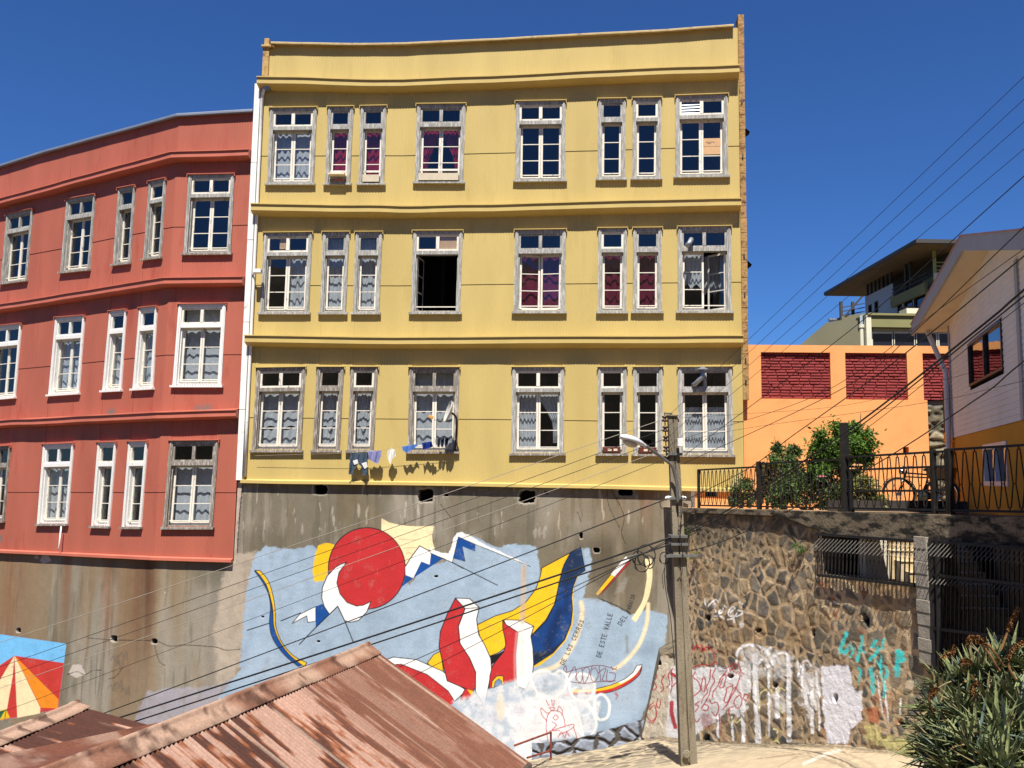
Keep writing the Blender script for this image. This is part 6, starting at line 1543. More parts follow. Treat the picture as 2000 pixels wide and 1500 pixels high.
shrub(1642, 990, 17.9, 'large round glossy green shrub rising above the railing against the orange wall', [(1640, 872, 52, 36), (1680, 862, 26, 24), (1605, 890, 30, 26), (1600, 925, 30, 24), (1688, 890, 20, 14), (1640, 915, 44, 24), (1655, 846, 24, 18)], 12500, .10, m_lf1, 1, 'tall_shrub', trunk=.06)
shrub(1530, 990, 19.0, 'medium green shrub with a reddish left side beside the large shrub', [(1535, 895, 24, 22), (1552, 882, 14, 12), (1515, 915, 26, 20), (1545, 925, 28, 24), (1518, 872, 8, 10)], 4200, .09, m_lf2, 2, 'leafy_shrub', trunk=.035)
shrub(1500, 990, 18.6, 'low reddish rose bush behind the middle railing', [(1498, 925, 16, 18), (1510, 945, 26, 22), (1488, 960, 16, 22)], 1700, .10, m_lfr, 3, 'rose_bush', trunk=.025)
shrub(1575, 990, 18.0, 'dense dark rose bush with one pink flower behind the middle railing', [(1560, 958, 40, 28), (1600, 962, 40, 26), (1630, 965, 26, 26), (1530, 970, 30, 22)], 4200, .10, m_lf2, 4, 'rose_bush', roses(A(240, 160, 176, .8), [(1605, 932, 1.5)], 17.4), trunk=.03)
shrub(1448, 990, 20.3, 'small bright green shrub behind the short railing panel', [(1446, 962, 20, 24), (1460, 945, 14, 14), (1438, 978, 16, 12), (1470, 978, 14, 12)], 1900, .085, m_lf2, 5, 'small_shrub', trunk=.02)
shrub(1690, 990, 16.9, 'low yellow green bush with peach roses between thick post and bicycle', [(1698, 966, 28, 26), (1672, 962, 18, 26), (1714, 980, 18, 14), (1688, 945, 16, 12)], 2600, .095, m_lf3, 6, 'rose_bush', roses(A(250, 206, 160, .8), [(1675, 910, 1.6), (1665, 917, 1.4)], 16.4), trunk=.025)
# ================================================================== bicycle
m_bk = M('black_enamel', (.014, .013, .013), .25, .2, 8, spec=.6); m_chr = M('chrome', (.55, .55, .56), .18, .1, 10, metal=1.0); m_tyre = M('tyre_rubber', (.02, .02, .02), .8, .2, 9); m_leath = M('saddle_leather', A(60, 52, 50, .6), .5, .1, 9)
Wf = at_y(1755, 962, 17.75); Wr = at_y(1839, 964, 17.15); zf2 = zt(17.5) + .345
Wf[2] = Wr[2] = zf2
ex = Wr - Wf; wb_ = np.linalg.norm(ex); ex /= wb_; ez = np.array((0, 0, 1.0)); ey = np.cross(ez, ex)
k_ = wb_ / 1.08
def BP(x, z, y=0): return Wf + ex * (x * k_) + ez * (z * k_) + ey * y
bc = thing('bicycle', (*((Wf + Wr) / 2)[:2], zf2 - .345), 'old black roadster bicycle parked behind the railing by the orange wall', 'bicycle')
def ring(b, c0, R, r, n=44, m_=8, x=1.0):
    for i in range(n):
        for j in range(m_):
            q = []
            for ii, jj in ((i, j), (i + 1, j), (i + 1, j + 1), (i, j + 1)):
                a = 2 * math.pi * ii / n; t = 2 * math.pi * jj / m_; rr_ = R + r * math.cos(t); q.append(c0 + ex * rr_ * math.cos(a) + ez * rr_ * math.sin(a) + ey * r * math.sin(t))
            b.quad(*q)
for c0 in (Wf, Wr):
    wo = MB(); ring(wo, c0, .302, .014); wo = wo.build('wheel', m_chr, bc, smooth=True)
    b = MB(); ring(b, c0, .325, .022); b.build('tyre', m_tyre, wo, smooth=True)
    b = MB()
    for i in range(28):
        a = 2 * math.pi * i / 28; b.bar(c0 + ey * (.03 if i % 2 else -.03) + (ex * math.cos(a + .3) + ez * math.sin(a + .3)) * .03, c0 + (ex * math.cos(a) + ez * math.sin(a)) * .298, .0035)
    b.tube([c0 - ey * .05, c0 + ey * .05], .03, 10); b.build('spokes', m_chr, wo)
    b = MB(); a0, a1 = (-.35, 2.6) if c0 is Wf else (.2, 3.4)
    pa = [c0 + (ex * math.cos(a) + ez * math.sin(a)) * .362 for a in np.linspace(a0, a1, 22)]
    for p, q in zip(pa[:-1], pa[1:]):
        o_ = ey * .03; b.quad(p - o_, q - o_, q + o_, p + o_)
    b.build('mudguard', m_bk, bc)
b = MB(); ht, hb, bbk, stp = BP(.20, .56), BP(.15, .38), BP(.62, -.04), BP(.80 - .04, .52)
for p, q, r_ in ((BP(.225, .62), hb, .02), (ht, stp, .016), (BP(.17, .46), BP(.775, .44), .014), (hb, bbk, .018), (bbk, BP(.785, .58), .016), (bbk + ey * .05, Wr + ey * .05, .011), (bbk - ey * .05, Wr - ey * .05, .011), (stp + ey * .04, Wr + ey * .05, .010), (stp - ey * .04, Wr - ey * .05, .010), (hb + ey * .04, Wf + ey * .05, .012), (hb - ey * .04, Wf - ey * .05, .012)): b.tube([p, q], r_, 8)
b.build('frame', m_bk, bc, smooth=True)
b = MB(); b.tube([BP(.225, .62), BP(.235, .70), BP(.20, .72)], .013, 8)
for s_ in (-1, 1): b.tube([BP(.20, .72), BP(.19, .73, s_ * .12), BP(.26, .73, s_ * .25), BP(.40, .70, s_ * .28)], .012, 8)
b.build('handlebar', m_chr, bc, smooth=True)
b = MB(); b.lathe(BP(.10, .60), -ex, [(.0, -.05), (.055, -.04), (.065, .03), (.05, .045), (0, .05)], 14); b.build('headlamp', m_chr, bc, smooth=True)
b = MB(); n = 10
sec = [(BP(.66, .665), .03), (BP(.72, .68), .035), (BP(.80, .685), .075), (BP(.88, .70), .105), (BP(.92, .70), .09)]
for (p, w0), (q, w1) in zip(sec[:-1], sec[1:]): b.hexa([p - ey * w0 - ez * .04, p + ey * w0 - ez * .04, q + ey * w1 - ez * .05, q - ey * w1 - ez * .05, p - ey * w0 * .8, p + ey * w0 * .8, q + ey * w1 * .8, q - ey * w1 * .8])
b.tube([BP(.785, .58), BP(.79, .65)], .013, 8); b.build('saddle', m_leath, bc, bevel=.01)
b = MB(); b.lathe(bbk - ey * .04, ey, [(.02, 0), (.095, 0), (.095, .008), (.02, .008)], 22)
for s_ in (-1, 1):
    p = bbk + ey * s_ * .07; q = p + (ex * .10 - ez * .13) * s_; b.bar(p, q, .018); b.bar(q - ex * .045 + ey * s_ * .04, q + ex * .045 + ey * s_ * .04, .07, .02)
b.build('crankset', m_chr, bc)
b = MB(); b.hexa([bbk + ey * .055 - ez * .10 - ex * .11, Wr + ey * .055 - ez * .05, Wr + ey * .065 - ez * .05, bbk + ey * .065 - ez * .10 - ex * .11, bbk + ey * .055 + ez * .10 - ex * .11, Wr + ey * .055 + ez * .05, Wr + ey * .065 + ez * .05, bbk + ey * .065 + ez * .10 - ex * .11]); b.build('chain_guard', m_bk, bc, bevel=.004)
b = MB()
for s_ in (-.06, 0, .06): b.bar(BP(.84, .42, s_), BP(1.32, .42, s_), .012)
for x in (.9, 1.1, 1.3): b.bar(BP(x, .42, -.07), BP(x, .42, .07), .012)
for s_ in (-.06, .06): b.bar(BP(1.2, .42, s_), Wr + ey * s_, .01)
b.build('rear_rack', m_bk, bc)
b = MB()
b.tube([BP(1.05, .02, -.05), BP(.98, -.30, -.1)], .01, 6); b.build('kickstand', m_chr, bc)
wk = M('wicker', A(204, 160, 96, .68), .8, .2, 30, (1, 1, 6), col2=A(120, 84, 46, .66), thr=(.5, .6))
bk = thing('wicker_basket', BP(1.08, .43), 'woven straw basket strapped on the rear rack of the bicycle', 'basket')
b = MB()
for k in range(11):
    z0 = .435 + .026 * k; e_ = .004 * k; x0, x1, yw = .84 - e_, 1.34 + e_, .16 + e_
    ringp = [BP(x0, z0, -yw), BP(x1, z0, -yw), BP(x1, z0, yw), BP(x0, z0, yw)]
    for i in range(4):
        p, q = ringp[i], ringp[(i + 1) % 4]; m_ = 14; off = (.007 if k % 2 else -.007)
        d = (q - p); side = np.cross(d / np.linalg.norm(d), ez)
        b.tube([p + d * t + side * off * (1 if j % 2 else -1) for j, t in enumerate(np.linspace(0, 1, m_))], .013, 6)
b.hexa([BP(.85, .43, -.15), BP(1.33, .43, -.15), BP(1.33, .43, .15), BP(.85, .43, .15), BP(.85, .45, -.15), BP(1.33, .45, -.15), BP(1.33, .45, .15), BP(.85, .45, .15)])
b.build('weave', wk, bk, smooth=True)
# ================================================================== ground and street
m_gr = M('hillside_ground', A(136, 118, 92, .42), .95, .2, .2, col2=A(96, 90, 70, .42), thr=(.5, .65))
b = MB(); b.quad((-400, -400, -1.2), (400, -400, -1.2), (400, 600, -1.2), (-400, 600, -1.2)); tag(b.build('ground', m_gr), 'sandy ground falling away below the street', kind='structure')
gx_, gy_ = np.meshgrid(np.linspace(-160, 160, 80), np.linspace(-150, -22, 50), indexing='ij'); gx_, gy_ = gx_.ravel(), gy_.ravel()
hz_ = -1.3 + sstep(-22, -120, gy_) * 44 * (.7 + .6 * fbm(gx_ * .02, gy_ * .02, 91, 4)) + 1.5 * fbm(gx_ * .3, gy_ * .3, 92, 3)
tag(grid_mesh('hills', np.stack([gx_, gy_, hz_], 1), gfaces(80, 50), M('hillside', A(88, 84, 62, .45), .95, .3, .12, col2=A(130, 104, 84, .45), thr=(.5, .56)), None), 'hillside across the valley behind the viewer', kind='structure')
ub = [FL.hit(x, 1000)[0] for x in (300, 700, 1050, 1180, 1262)]
cb = [FL.P(u, 0)[:2] for u in ub]
zc_ = [FL.hit(x, y)[1] for x, y in ((300, 1640), (700, 1600), (1050, 1480), (1180, 1462), (1262, 1440))]
inner = [(*p, z) for p, z in zip(cb, zc_)] + [tuple(spx(*p)) for p in ((1300, 1440), (1400, 1449), (1500, 1453), (1640, 1456), (1740, 1468), (1860, 1497), (1960, 1530), (2060, 1570))]
inner = np.array(inner)
def side(k):
    a = inner[max(k - 1, 0)]; c_ = inner[min(k + 1, len(inner) - 1)]; d = (c_ - a)[:2]; d /= np.linalg.norm(d); return np.array((d[1], -d[0]))
nC = 26; cols = []; Pq = []; us_ = np.linspace(0, len(inner) - 1, 420)
sides = np.array([side(k) for k in range(len(inner))])
ix = np.arange(len(inner)); I3 = np.stack([np.interp(us_, ix, inner[:, j]) for j in range(3)], 1); S2 = np.stack([np.interp(us_, ix, sides[:, j]) for j in range(2)], 1)
def strip(name, w0, w1, n, drop, mat, colf, hf, lab):
    ws = np.linspace(w0, w1, n)
    Q = np.zeros((len(us_), n, 3)); Q[:, :, :2] = I3[:, None, :2] + S2[:, None, :] * ws[None, :, None]; Q[:, :, 2] = I3[:, None, 2] - drop * ws[None, :]
    Q = Q.reshape(-1, 3); Q[:, 2] += hf(Q); c_ = colf(Q, np.repeat(us_, n))
    return tag(grid_mesh(name, Q, gfaces(len(us_), n), mat, None, c_), lab, kind='structure')
def scol(Q, u):
    x, y = Q[:, 0], Q[:, 1]; n = fbm(x * 1.3, y * 1.3, 3, 5); f_ = fbm(x * 8, y * 8, 4, 4)
    cob = sstep(7.6, 6.4, u + .8 * (n - .5))
    _, r1, r2, mk = stones(x * .75 + y * .2, y * .75 - x * .25, .30, .26, 21)
    base = np.array(A(226, 206, 172, .50))[None] * (.86 + .24 * n)[:, None]
    st_ = np.array(A(160, 148, 128, .52))[None] * (.62 + .6 * r1)[:, None]
    c_ = base * (1 - (cob * mk * .8)[:, None]) + st_ * (cob * mk * .8)[:, None]
    X_, Y_ = project(Q); d_ = np.zeros(len(Q)); ln = Paint(X_, Y_, c_)
    ln.fill([(1380, 1500), (1470, 1478), (1560, 1462), (1640, 1458), (1860, 1490), (1900, 1520), (1380, 1560)], A(232, 208, 172, .5), 2, .75, 3, seed=7)
    ln.line([(1480, 1482), (1600, 1468), (1720, 1470)], A(150, 130, 104, .5), .8, .8, .7, rough=.8); ln.line([(1570, 1492), (1610, 1474), (1640, 1466)], A(250, 240, 220, .6), 3, 1.5, .8); ln.line([(1520, 1498), (1560, 1476)], A(150, 130, 104, .5), .6, .6, .6)
    ln.line([(1258, 1441), (1345, 1446), (1500, 1455), (1640, 1458), (1760, 1472), (1860, 1498)], A(110, 94, 72, .5), 3, 3.5, .7, rough=3, seed=3)
    return ln.c * (.88 + .24 * f_)[:, None]
def sh(Q):
    x, y = Q[:, 0], Q[:, 1]; _, _, _, mk = stones(x * .75 + y * .2, y * .75 - x * .25, .30, .26, 21); return .012 * mk + .02 * (fbm(x, y, 5, 4) - .5)
strip('street', -.3, 9.0, 330, .09, MC('pale_paving', .93, .08, 25, bump=.004), scol, sh, 'pale dusty paving, cobbled at the left and smooth at the right')
# stone footing under the mural
ft = thing('stone_footing', tuple(inner[2]), 'low footing of blue grey painted stones under the right end of the mural', 'wall')
us2 = np.arange(FL.hit(1040, 1440)[0], FL.hit(1262, 1420)[0], .016); vz = np.linspace(0, 1, 60)
ztop_ = np.interp(us2, [FL.hit(x, y)[0] for x, y in ((1060, 1450), (1130, 1440), (1253, 1404))], [FL.hit(x, y)[1] for x, y in ((1060, 1450), (1130, 1440), (1253, 1404))])
zbot_ = np.interp(us2, ub, zc_) - .1
ZZ = (zbot_[:, None] + (ztop_ - zbot_)[:, None] * vz[None]).ravel(); QQ = np.repeat(us2, 60)
hg, r1, r2, mk = stones(QQ, ZZ, .46, .30, 31); n1 = fbm(QQ * 5, ZZ * 5, 6, 4)
cc = np.array(A(92, 86, 80, .7))[None] * (1 - mk)[:, None] + np.array(A(150, 158, 172, .72))[None] * (mk * (.75 + .4 * n1))[:, None]
q2 = FL.xy(QQ); nn2 = FL.nrm(QQ); o_ = .03 + .05 * hg + .05 * n1
grid_mesh('masonry', np.stack([q2[:, 0] + nn2[:, 0] * o_, q2[:, 1] + nn2[:, 1] * o_, ZZ], 1), gfaces(len(us2), 60), m_stone, ft, cc)
# rusty handrail
hr = thing('handrail', at_y(1076, 1500, 19.5), 'rust red pipe handrail at the foot of the mural', 'handrail')
m_rr = M('rust_red_pipe', A(150, 74, 60, .7), .7, .2, 9)
for nm, pts in (('post', [at_y(1076, 1520, 19.5), at_y(1076, 1430, 19.5)]), ('top_rail', [at_y(1076, 1430, 19.5), at_y(1005, 1456, 17.5)]), ('lower_rail', [at_y(1076, 1466, 19.5), at_y(1030, 1480, 18.3)])):
    b = MB(); b.tube(pts, .022, 8); b.build(nm, m_rr, hr)
# ================================================================== rusty corrugated roofs in front
m_rust = MC('rusty_sheet', .8, .16, 30, bump=.002, bscale=40, spec=.25)
def rust_cols(a, t, sheet, seed, tone):
    """a: metres along the ridge, t: metres down the slope"""
    sh_ = _hash(sheet, sheet * 0 + 1, seed); s2 = _hash(sheet, sheet * 0 + 7, seed)
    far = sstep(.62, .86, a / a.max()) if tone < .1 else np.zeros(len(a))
    pat =   .5 + 1.1 * (fbm(a * 2.2 + 3 * sh_, t * 1.0 + 5 * s2, seed, 5) - .5); st_ = fbm(a * 13, t * .75, seed + 2, 4); fine = fbm(a * 26, t * 5, seed + 3, 4); wide = fbm(a * .8, t * .5, seed + 5, 3)
    pink = np.array(A(224, 178, 154, .42)); rust = np.array(A(188, 108, 62, .36)); mid = np.array(A(170, 108, 82, .34)); dark = np.array(A(108, 64, 50, .32))
    v = pat + .62 * (st_ - .5) + .14 * (fine - .5) + .14 * (sh_ - .5) + tone + .10 * (wide - .5)
    c_ = pink[None] * np.ones((len(a), 1))
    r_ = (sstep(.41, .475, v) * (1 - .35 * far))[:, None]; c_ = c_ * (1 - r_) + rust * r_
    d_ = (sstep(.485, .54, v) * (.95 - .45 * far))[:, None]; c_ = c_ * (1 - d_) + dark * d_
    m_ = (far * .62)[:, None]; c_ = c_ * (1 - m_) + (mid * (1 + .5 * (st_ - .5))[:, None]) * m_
    lapx = a / .82 - np.floor(a / .82); e_ = (np.exp(-((lapx - .03) / .02) ** 2) * .6 * sstep(.35, .6, fbm(a * 3, t * 1.5, seed + 6, 3)))[:, None]
    c_ = c_ * (1 - e_) + np.array(A(232, 200, 176, .48)) * e_
    val = .5 - .5 * np.sin(a / .076 * 2 * math.pi)  # valleys darkened in the colour, as dirt and as painted rib shading
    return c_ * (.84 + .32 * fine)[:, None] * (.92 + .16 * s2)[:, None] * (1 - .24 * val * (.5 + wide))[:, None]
def corr_roof(root, Pn, Pf, Sv, name, seed, tone, period=.076, amp=.014, lab=None, t0=0.0):
    """Pn->Pf ridge, Sv slope vector (full length)"""
    Pn, Pf, Sv = [np.array(v, float) for v in (Pn, Pf, Sv)]
    R = Pf - Pn; LR = np.linalg.norm(R); R /= LR; LS = np.linalg.norm(Sv); s_ = Sv / LS; N = np.cross(R, s_); N = N if N[2] > 0 else -N
    na = int(LR / period * 6); ntt = 70; a = np.linspace(0, LR, na); t = np.linspace(t0, LS, ntt)
    A_, T_ = [q.ravel() for q in np.meshgrid(a, t, indexing='ij')]
    sheet = np.floor(A_ / .82); lap = (A_ / .82 - sheet)
    o = amp * np.sin(A_ / period * 2 * math.pi) + .010 * (1 - lap) * sstep(0, .03, lap) + .012 * (fbm(A_ * .6, T_ * .6, seed, 3) - .5)
    P_ = Pn + R * A_[:, None] + s_ * T_[:, None] + N * o[:, None]
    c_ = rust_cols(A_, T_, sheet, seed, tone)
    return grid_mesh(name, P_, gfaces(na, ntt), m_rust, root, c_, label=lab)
def cap_cols(P_, seed, k):
    a = fbm(P_[:, 1] * 1.6, P_[:, 0] * 3 + P_[:, 2] * 3, seed, 5); c_ = np.array(A(214, 176, 150, .5))[None] * np.ones((len(P_), 1)); r_ = (sstep(.42, .6, a) * k)[:, None]
    c_ = c_ * (1 - r_) + np.array(A(150, 90, 64, .5)) * r_; d_ = (sstep(.60, .68, fbm(P_[:, 1] * 6, P_[:, 2] * 6, seed + 1, 4)) * .8)[:, None]; return c_ * (1 - d_) + np.array(A(96, 66, 54, .5)) * d_
ZR = 5.0
Pf = at_z(721, 1264, ZR); Pn = at_z(128, 1500, ZR); Rd = (Pf - Pn) / np.linalg.norm(Pf - Pn); Pn2 = Pn - Rd * 2.6
perp = np.array((Rd[1], -Rd[0], 0.0))
# slope found from the far rake seen at (1030, 1490)
best = None
for sl in np.linspace(.2, 1.2, 200):
    for L_ in np.linspace(1.5, 6, 180):
        q = Pf + perp * L_ + (0, 0, -sl * L_); x, y = project(q[None]); e = (x[0] - 1032) ** 2 + (y[0] - 1490) ** 2
        if best is None or e < best[0]: best = (e, sl, L_)
_, SL, SLn = best
Sv = perp * SLn + np.array((0, 0, -SL * SLn))
rh = thing('rusty_roof_house', (Pf + Pn2) / 2 - (0, 0, 4), 'low house under a large rusty pinkish corrugated gable roof in the foreground', 'house')
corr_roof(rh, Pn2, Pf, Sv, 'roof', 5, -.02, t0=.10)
lp = -perp; Sl = lp * 1.75 + np.array((0, 0, -.75))
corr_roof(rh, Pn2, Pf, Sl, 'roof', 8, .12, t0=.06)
def ridge_cap(root, P0, P1, right, left, wr, wl, seed, k=.75):
    P0, P1 = np.array(P0), np.array(P1); n = 160; d = (P1 - P0) / np.linalg.norm(P1 - P0); up = np.array((0, 0, 1.0))
    r_ = right / np.linalg.norm(right); l_ = left / np.linalg.norm(left)
    prof = [r_ * wr + up * .022, r_ * wr + up * .036, r_ * (wr * .5) + up * .040, r_ * .05 + up * .040] + [r_ * .03 * math.cos(a) + l_ * .0 + up * (.055 + .028 * math.sin(a)) for a in np.linspace(0, math.pi, 5)] + [l_ * .05 + up * .03, l_ * wl + up * .02]
    ts = np.linspace(0, 1, n); Q = np.array([[P0 + (P1 - P0) * t + p + up * (.010 * math.floor(t * 5 + .2) % .02) for p in prof] for t in ts]).reshape(-1, 3)
    grid_mesh('ridge_cap', Q, gfaces(n, len(prof)), m_rust, root, cap_cols(Q, seed, k), smooth=False)
ridge_cap(rh, Pn2, Pf + Rd * .03, Sv, Sl, .26, .14, 41)
m_shed = M('shed_boards', A(120, 92, 76, .6), .9, .2, 3)
b = MB(); e1 = Pf + Sv * .94; e0 = Pn2 + Sv * .94; f1 = Pf + Sl * .95; f0 = Pn2 + Sl * .95; g = np.array((0, 0, -1.0)); ins = -Rd * .12
zg = -1.2
for pts in ((e0, e1), (f0, f1)): b.quad((*pts[0][:2], zg), (*pts[1][:2], zg), pts[1] + (0, 0, -.05), pts[0] + (0, 0, -.05))
b.poly([(*(e1 + ins)[:2], zg), (*(f1 + ins)[:2], zg), f1 + ins - (0, 0, .05), Pf + ins - (0, 0, .05), e1 + ins - (0, 0, .05)]); b.poly([(*e0[:2], zg), (*f0[:2], zg), f0 - (0, 0, .05), Pn2 - (0, 0, .05), e0 - (0, 0, .05)])
b.build('wall', m_shed, rh)
b = MB(); b.bar(Pf + (0, 0, -.05), Pf + Sv + (0, 0, -.06), .03, .12); b.build('rake_board', M('rake_board', A(140, 80, 60, .55), .8, .2, 5), rh)
b = MB(); q0, q1 = Pn2 + Sv, Pf + Sv; b.tube([q0 + (0, 0, -.06), q1 + (0, 0, -.06) + Rd * .05], .06, 8); b.build('gutter', M('old_gutter', A(96, 84, 78, .6), .7, .2, 6), rh)
# second, browner gable at the far left
Z2 = 4.75
Qf = at_z(150, 1380, Z2); Qn = at_z(-60, 1468, Z2); Qd = (Qf - Qn) / np.linalg.norm(Qf - Qn); Qn2 = Qn - Qd * 2.5
pq = np.array((Qd[1], -Qd[0], 0.0)); qe = None
for sl in np.linspace(.1, .9, 120):
    for L_ in np.linspace(.8, 3, 100):
        q = Qf + pq * L_ + (0, 0, -sl * L_); x, y = project(q[None]); e = (x[0] - 372) ** 2 + (y[0] - 1440) ** 2
        if qe is None or e < qe[0]: qe = (e, sl, L_)
S2v = pq * qe[2] + np.array((0, 0, -qe[1] * qe[2])); S2l = -pq * 1.6 + np.array((0, 0, -.6))
r2h = thing('brown_roof_house', (Qf + Qn2) / 2 - (0, 0, 4), 'smaller house with a dark brown rusted corrugated roof at the lower left', 'house')
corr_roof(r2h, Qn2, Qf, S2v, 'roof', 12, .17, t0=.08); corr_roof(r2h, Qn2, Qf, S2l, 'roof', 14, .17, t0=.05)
ridge_cap(r2h, Qn2, Qf + Qd * .03, S2v, S2l, .20, .14, 51, .95)
b = MB(); e1, e0, f1, f0 = Qf + S2v * .97, Qn2 + S2v * .97, Qf + S2l * .95, Qn2 + S2l * .95; ins = -Qd * .1
for pts in ((e0, e1), (f0, f1)): b.quad((*pts[0][:2], zg), (*pts[1][:2], zg), pts[1] + (0, 0, -.05), pts[0] + (0, 0, -.05))
b.poly([(*(e1 + ins)[:2], zg), (*(f1 + ins)[:2], zg), f1 + ins - (0, 0, .05), Qf + ins - (0, 0, .05), e1 + ins - (0, 0, .05)])
b.build('wall', m_shed, r2h)
# valley flashing between the two roofs
n = 120; ts = np.linspace(0, 1, n); V1 = Qf + S2v + Qd * .1; V0 = Qn2 + S2v - Qd * .5; W1 = Pf + Sl * .55 - Rd * 2.2; W0 = Pn2 + Sl * .75
va = at_z(340, 1405, 4.80); vb = at_z(-40, 1482, 4.86); wa = at_z(372, 1403, 4.84); wb_ = at_z(110, 1520, 4.90)
ex_ = (vb - va) * .6
Q = np.array([[(va + (vb + ex_ - va) * t) * (1 - s_) + (wa + (wb_ + ex_ - wa) * t) * s_ + (0, 0, -.05 * math.sin(math.pi * s_)) for s_ in np.linspace(0, 1, 7)] for t in ts]).reshape(-1, 3)
c_ = cap_cols(Q, 61, 1.0) * .5 + np.array(A(122, 76, 62, .42)) * .5
grid_mesh('valley_flashing', Q, gfaces(n, 7), m_rust, r2h, c_)
gb = thing('grey_gutter', at_z(20, 1452, 4.66), 'short grey metal bar lying across the brown roof at the far left', 'metal bar')
b = MB(); b.bar(at_z(-30, 1437, 4.70), at_z(66, 1465, 4.52), .10, .04); b.build('channel', m_metal, gb)
b = MB(); b.bar(at_z(8, 1478, 4.62), at_z(40, 1462, 4.62), .10, .03); b.bar(at_z(20, 1470, 4.66), at_z(34, 1460, 4.66), .06, .05); b.build('offcut', m_metal, gb)
# ================================================================== utility pole and lamp
YP = 16.0
pt_ = at_y(1313, 813, YP); pb_ = at_y(1345, 1512, YP); pb_ = pb_ + (pb_ - pt_) * .10
pole = thing('utility_pole', pb_, 'grey weathered concrete utility pole with insulator rack in front of the stone wall', 'pole')
m_pole = M('pole_concrete', A(146, 135, 114, .68), .95, .22, 2.2, (2, 2, .4), col2=A(112, 98, 80, .7), thr=(.52, .66), fine=.15, bump=.008, bscale=30)
def PP_(t, dx=0, dy=0): return pt_ + (pb_ - pt_) * t + np.array((dx, dy, 0))
b = MB(); NS = 30
for k in range(NS):
    r0_, r1_ = [.084 + .070 * q / NS for q in (k, k + 1)]
    for sx, w_ in ((-1, .62), (1, .62)):
        ring = []
        for t, r in (((k + 1) / NS, r1_), (k / NS, r0_)):
            c0 = PP_(t); a_, b_ = (-r, -r * .12) if sx < 0 else (r * .12, r)
            ring += [c0 + (a_, -r * .8, 0), c0 + (b_, -r * .8, 0), c0 + (b_, r * .8, 0), c0 + (a_, r * .8, 0)]
        b.hexa(ring)
    ring = []
    for t, r in (((k + 1) / NS, r1_), (k / NS, r0_)):
        c0 = PP_(t); ring += [c0 + (-r * .12, -r * .45, 0), c0 + (r * .12, -r * .45, 0), c0 + (r * .12, r * .45, 0), c0 + (-r * .12, r * .45, 0)]
    b.hexa(ring)
b.build('shaft', m_pole, pole)
b = MB(); b.bar(PP_(.0, 0, 0), PP_(.0, 0, 0) + (0, 0, .02), .2); b.build('cap', m_pole, pole)
m_ins = M('brown_insulator', (.05, .022, .015), .3, .3, 9, spec=.6); m_steel = M('dull_steel', A(150, 150, 146, .6), .5, .15, 8, metal=.5); m_cab = M('black_cable', (.012, .012, .013), .6, .2, 9); m_cabl = M('pale_cable', A(190, 180, 160, .6), .6, .1, 9)
def pY(px, py, y=YP): return at_y(px, py, y)
INS = [pY(x, y, YP - .06) for x, y in ((1298, 818), (1299, 838), (1300, 857), (1300.5, 877), (1302, 896))]
b = MB(); b.tube([INS[0] + (0, 0, .12), INS[-1] - (0, 0, .05)], .012, 6); b.bar(INS[0] + (0, 0, .1), INS[0] + (.15, .06, .1), .03); b.bar(INS[-1], INS[-1] + (.13, .06, 0), .03); b.build('insulator_rack', m_steel, pole)
for p in INS:
    b = MB(); b.lathe(p, (0, 0, 1), [(.0, -.055), (.048, -.05), (.055, -.03), (.03, -.012), (.03, .012), (.055, .03), (.048, .05), (0, .055)], 12); b.build('insulator', m_ins, pole, smooth=True)
b = MB(); p = pY(1322, 820); b.lathe(p, (0, 0, 1), [(0, -.05), (.04, -.04), (.045, .0), (.02, .03), (0, .04)], 10); b.build('insulator', m_ins, pole, smooth=True)
b = MB(); p = pY(1328, 864, YP - .2); b.box(p[0] - .05, p[0] + .05, p[1] - .04, p[1] + .04, p[2] - .075, p[2] + .075); b.build('meter_box', m_white, pole, bevel=.008)
for y in (887, 973, 1047, 1062, 1084):
    x = 1313 + (y - 813) * .0458; c0 = pY(x, y); r = .125 + .00011 * (y - 813)
    b = MB(); b.box(c0[0] - r, c0[0] + r, c0[1] - r, c0[1] + r, c0[2] - .022, c0[2] + .022); b.build('strap', m_steel, pole)
b = MB(); b.bar(pY(1298, 1086, YP - .16), pY(1364, 1085, YP - .16), .05, .05); b.build('cross_arm', m_steel, pole)
for px in (1306, 1334): b = MB(); p = pY(px, 973, YP - .05); b.lathe(p, (1, 0, 0), [(0, -.07), (.035, -.05), (.045, 0), (.035, .05), (0, .07)], 10); b.build('clamp', m_white, pole, smooth=True)
b = MB(); b.lathe(pY(1341, 1473, YP - .18) , (0, -1, 0), [(0, .0), (.075, 0), (.06, .012), (0, .016)], 14); b.build('hole_cover', m_pole, pole)
lamp = thing('street_lamp', pY(1322, 985, YP - .15), 'white oval street lamp on a curved grey arm fixed to the pole', 'street lamp')
b = MB(); b.tube(catmull([pY(1324, 982, YP - .16), pY(1321, 940, YP - .2), pY(1313, 912, YP - .25), pY(1297, 897, YP - .35), pY(1258, 868, YP - .6)], 6), .028, 10); b.build('arm', m_steel, lamp, smooth=True)
l0 = pY(1262, 872, YP - .58); l1 = pY(1211, 853, YP - .95); ld = l1 - l0; LL = np.linalg.norm(ld); ld /= LL; lu = np.cross(np.cross(ld, (0, 0, 1)), ld); lu /= np.linalg.norm(lu); ls = np.cross(ld, lu)
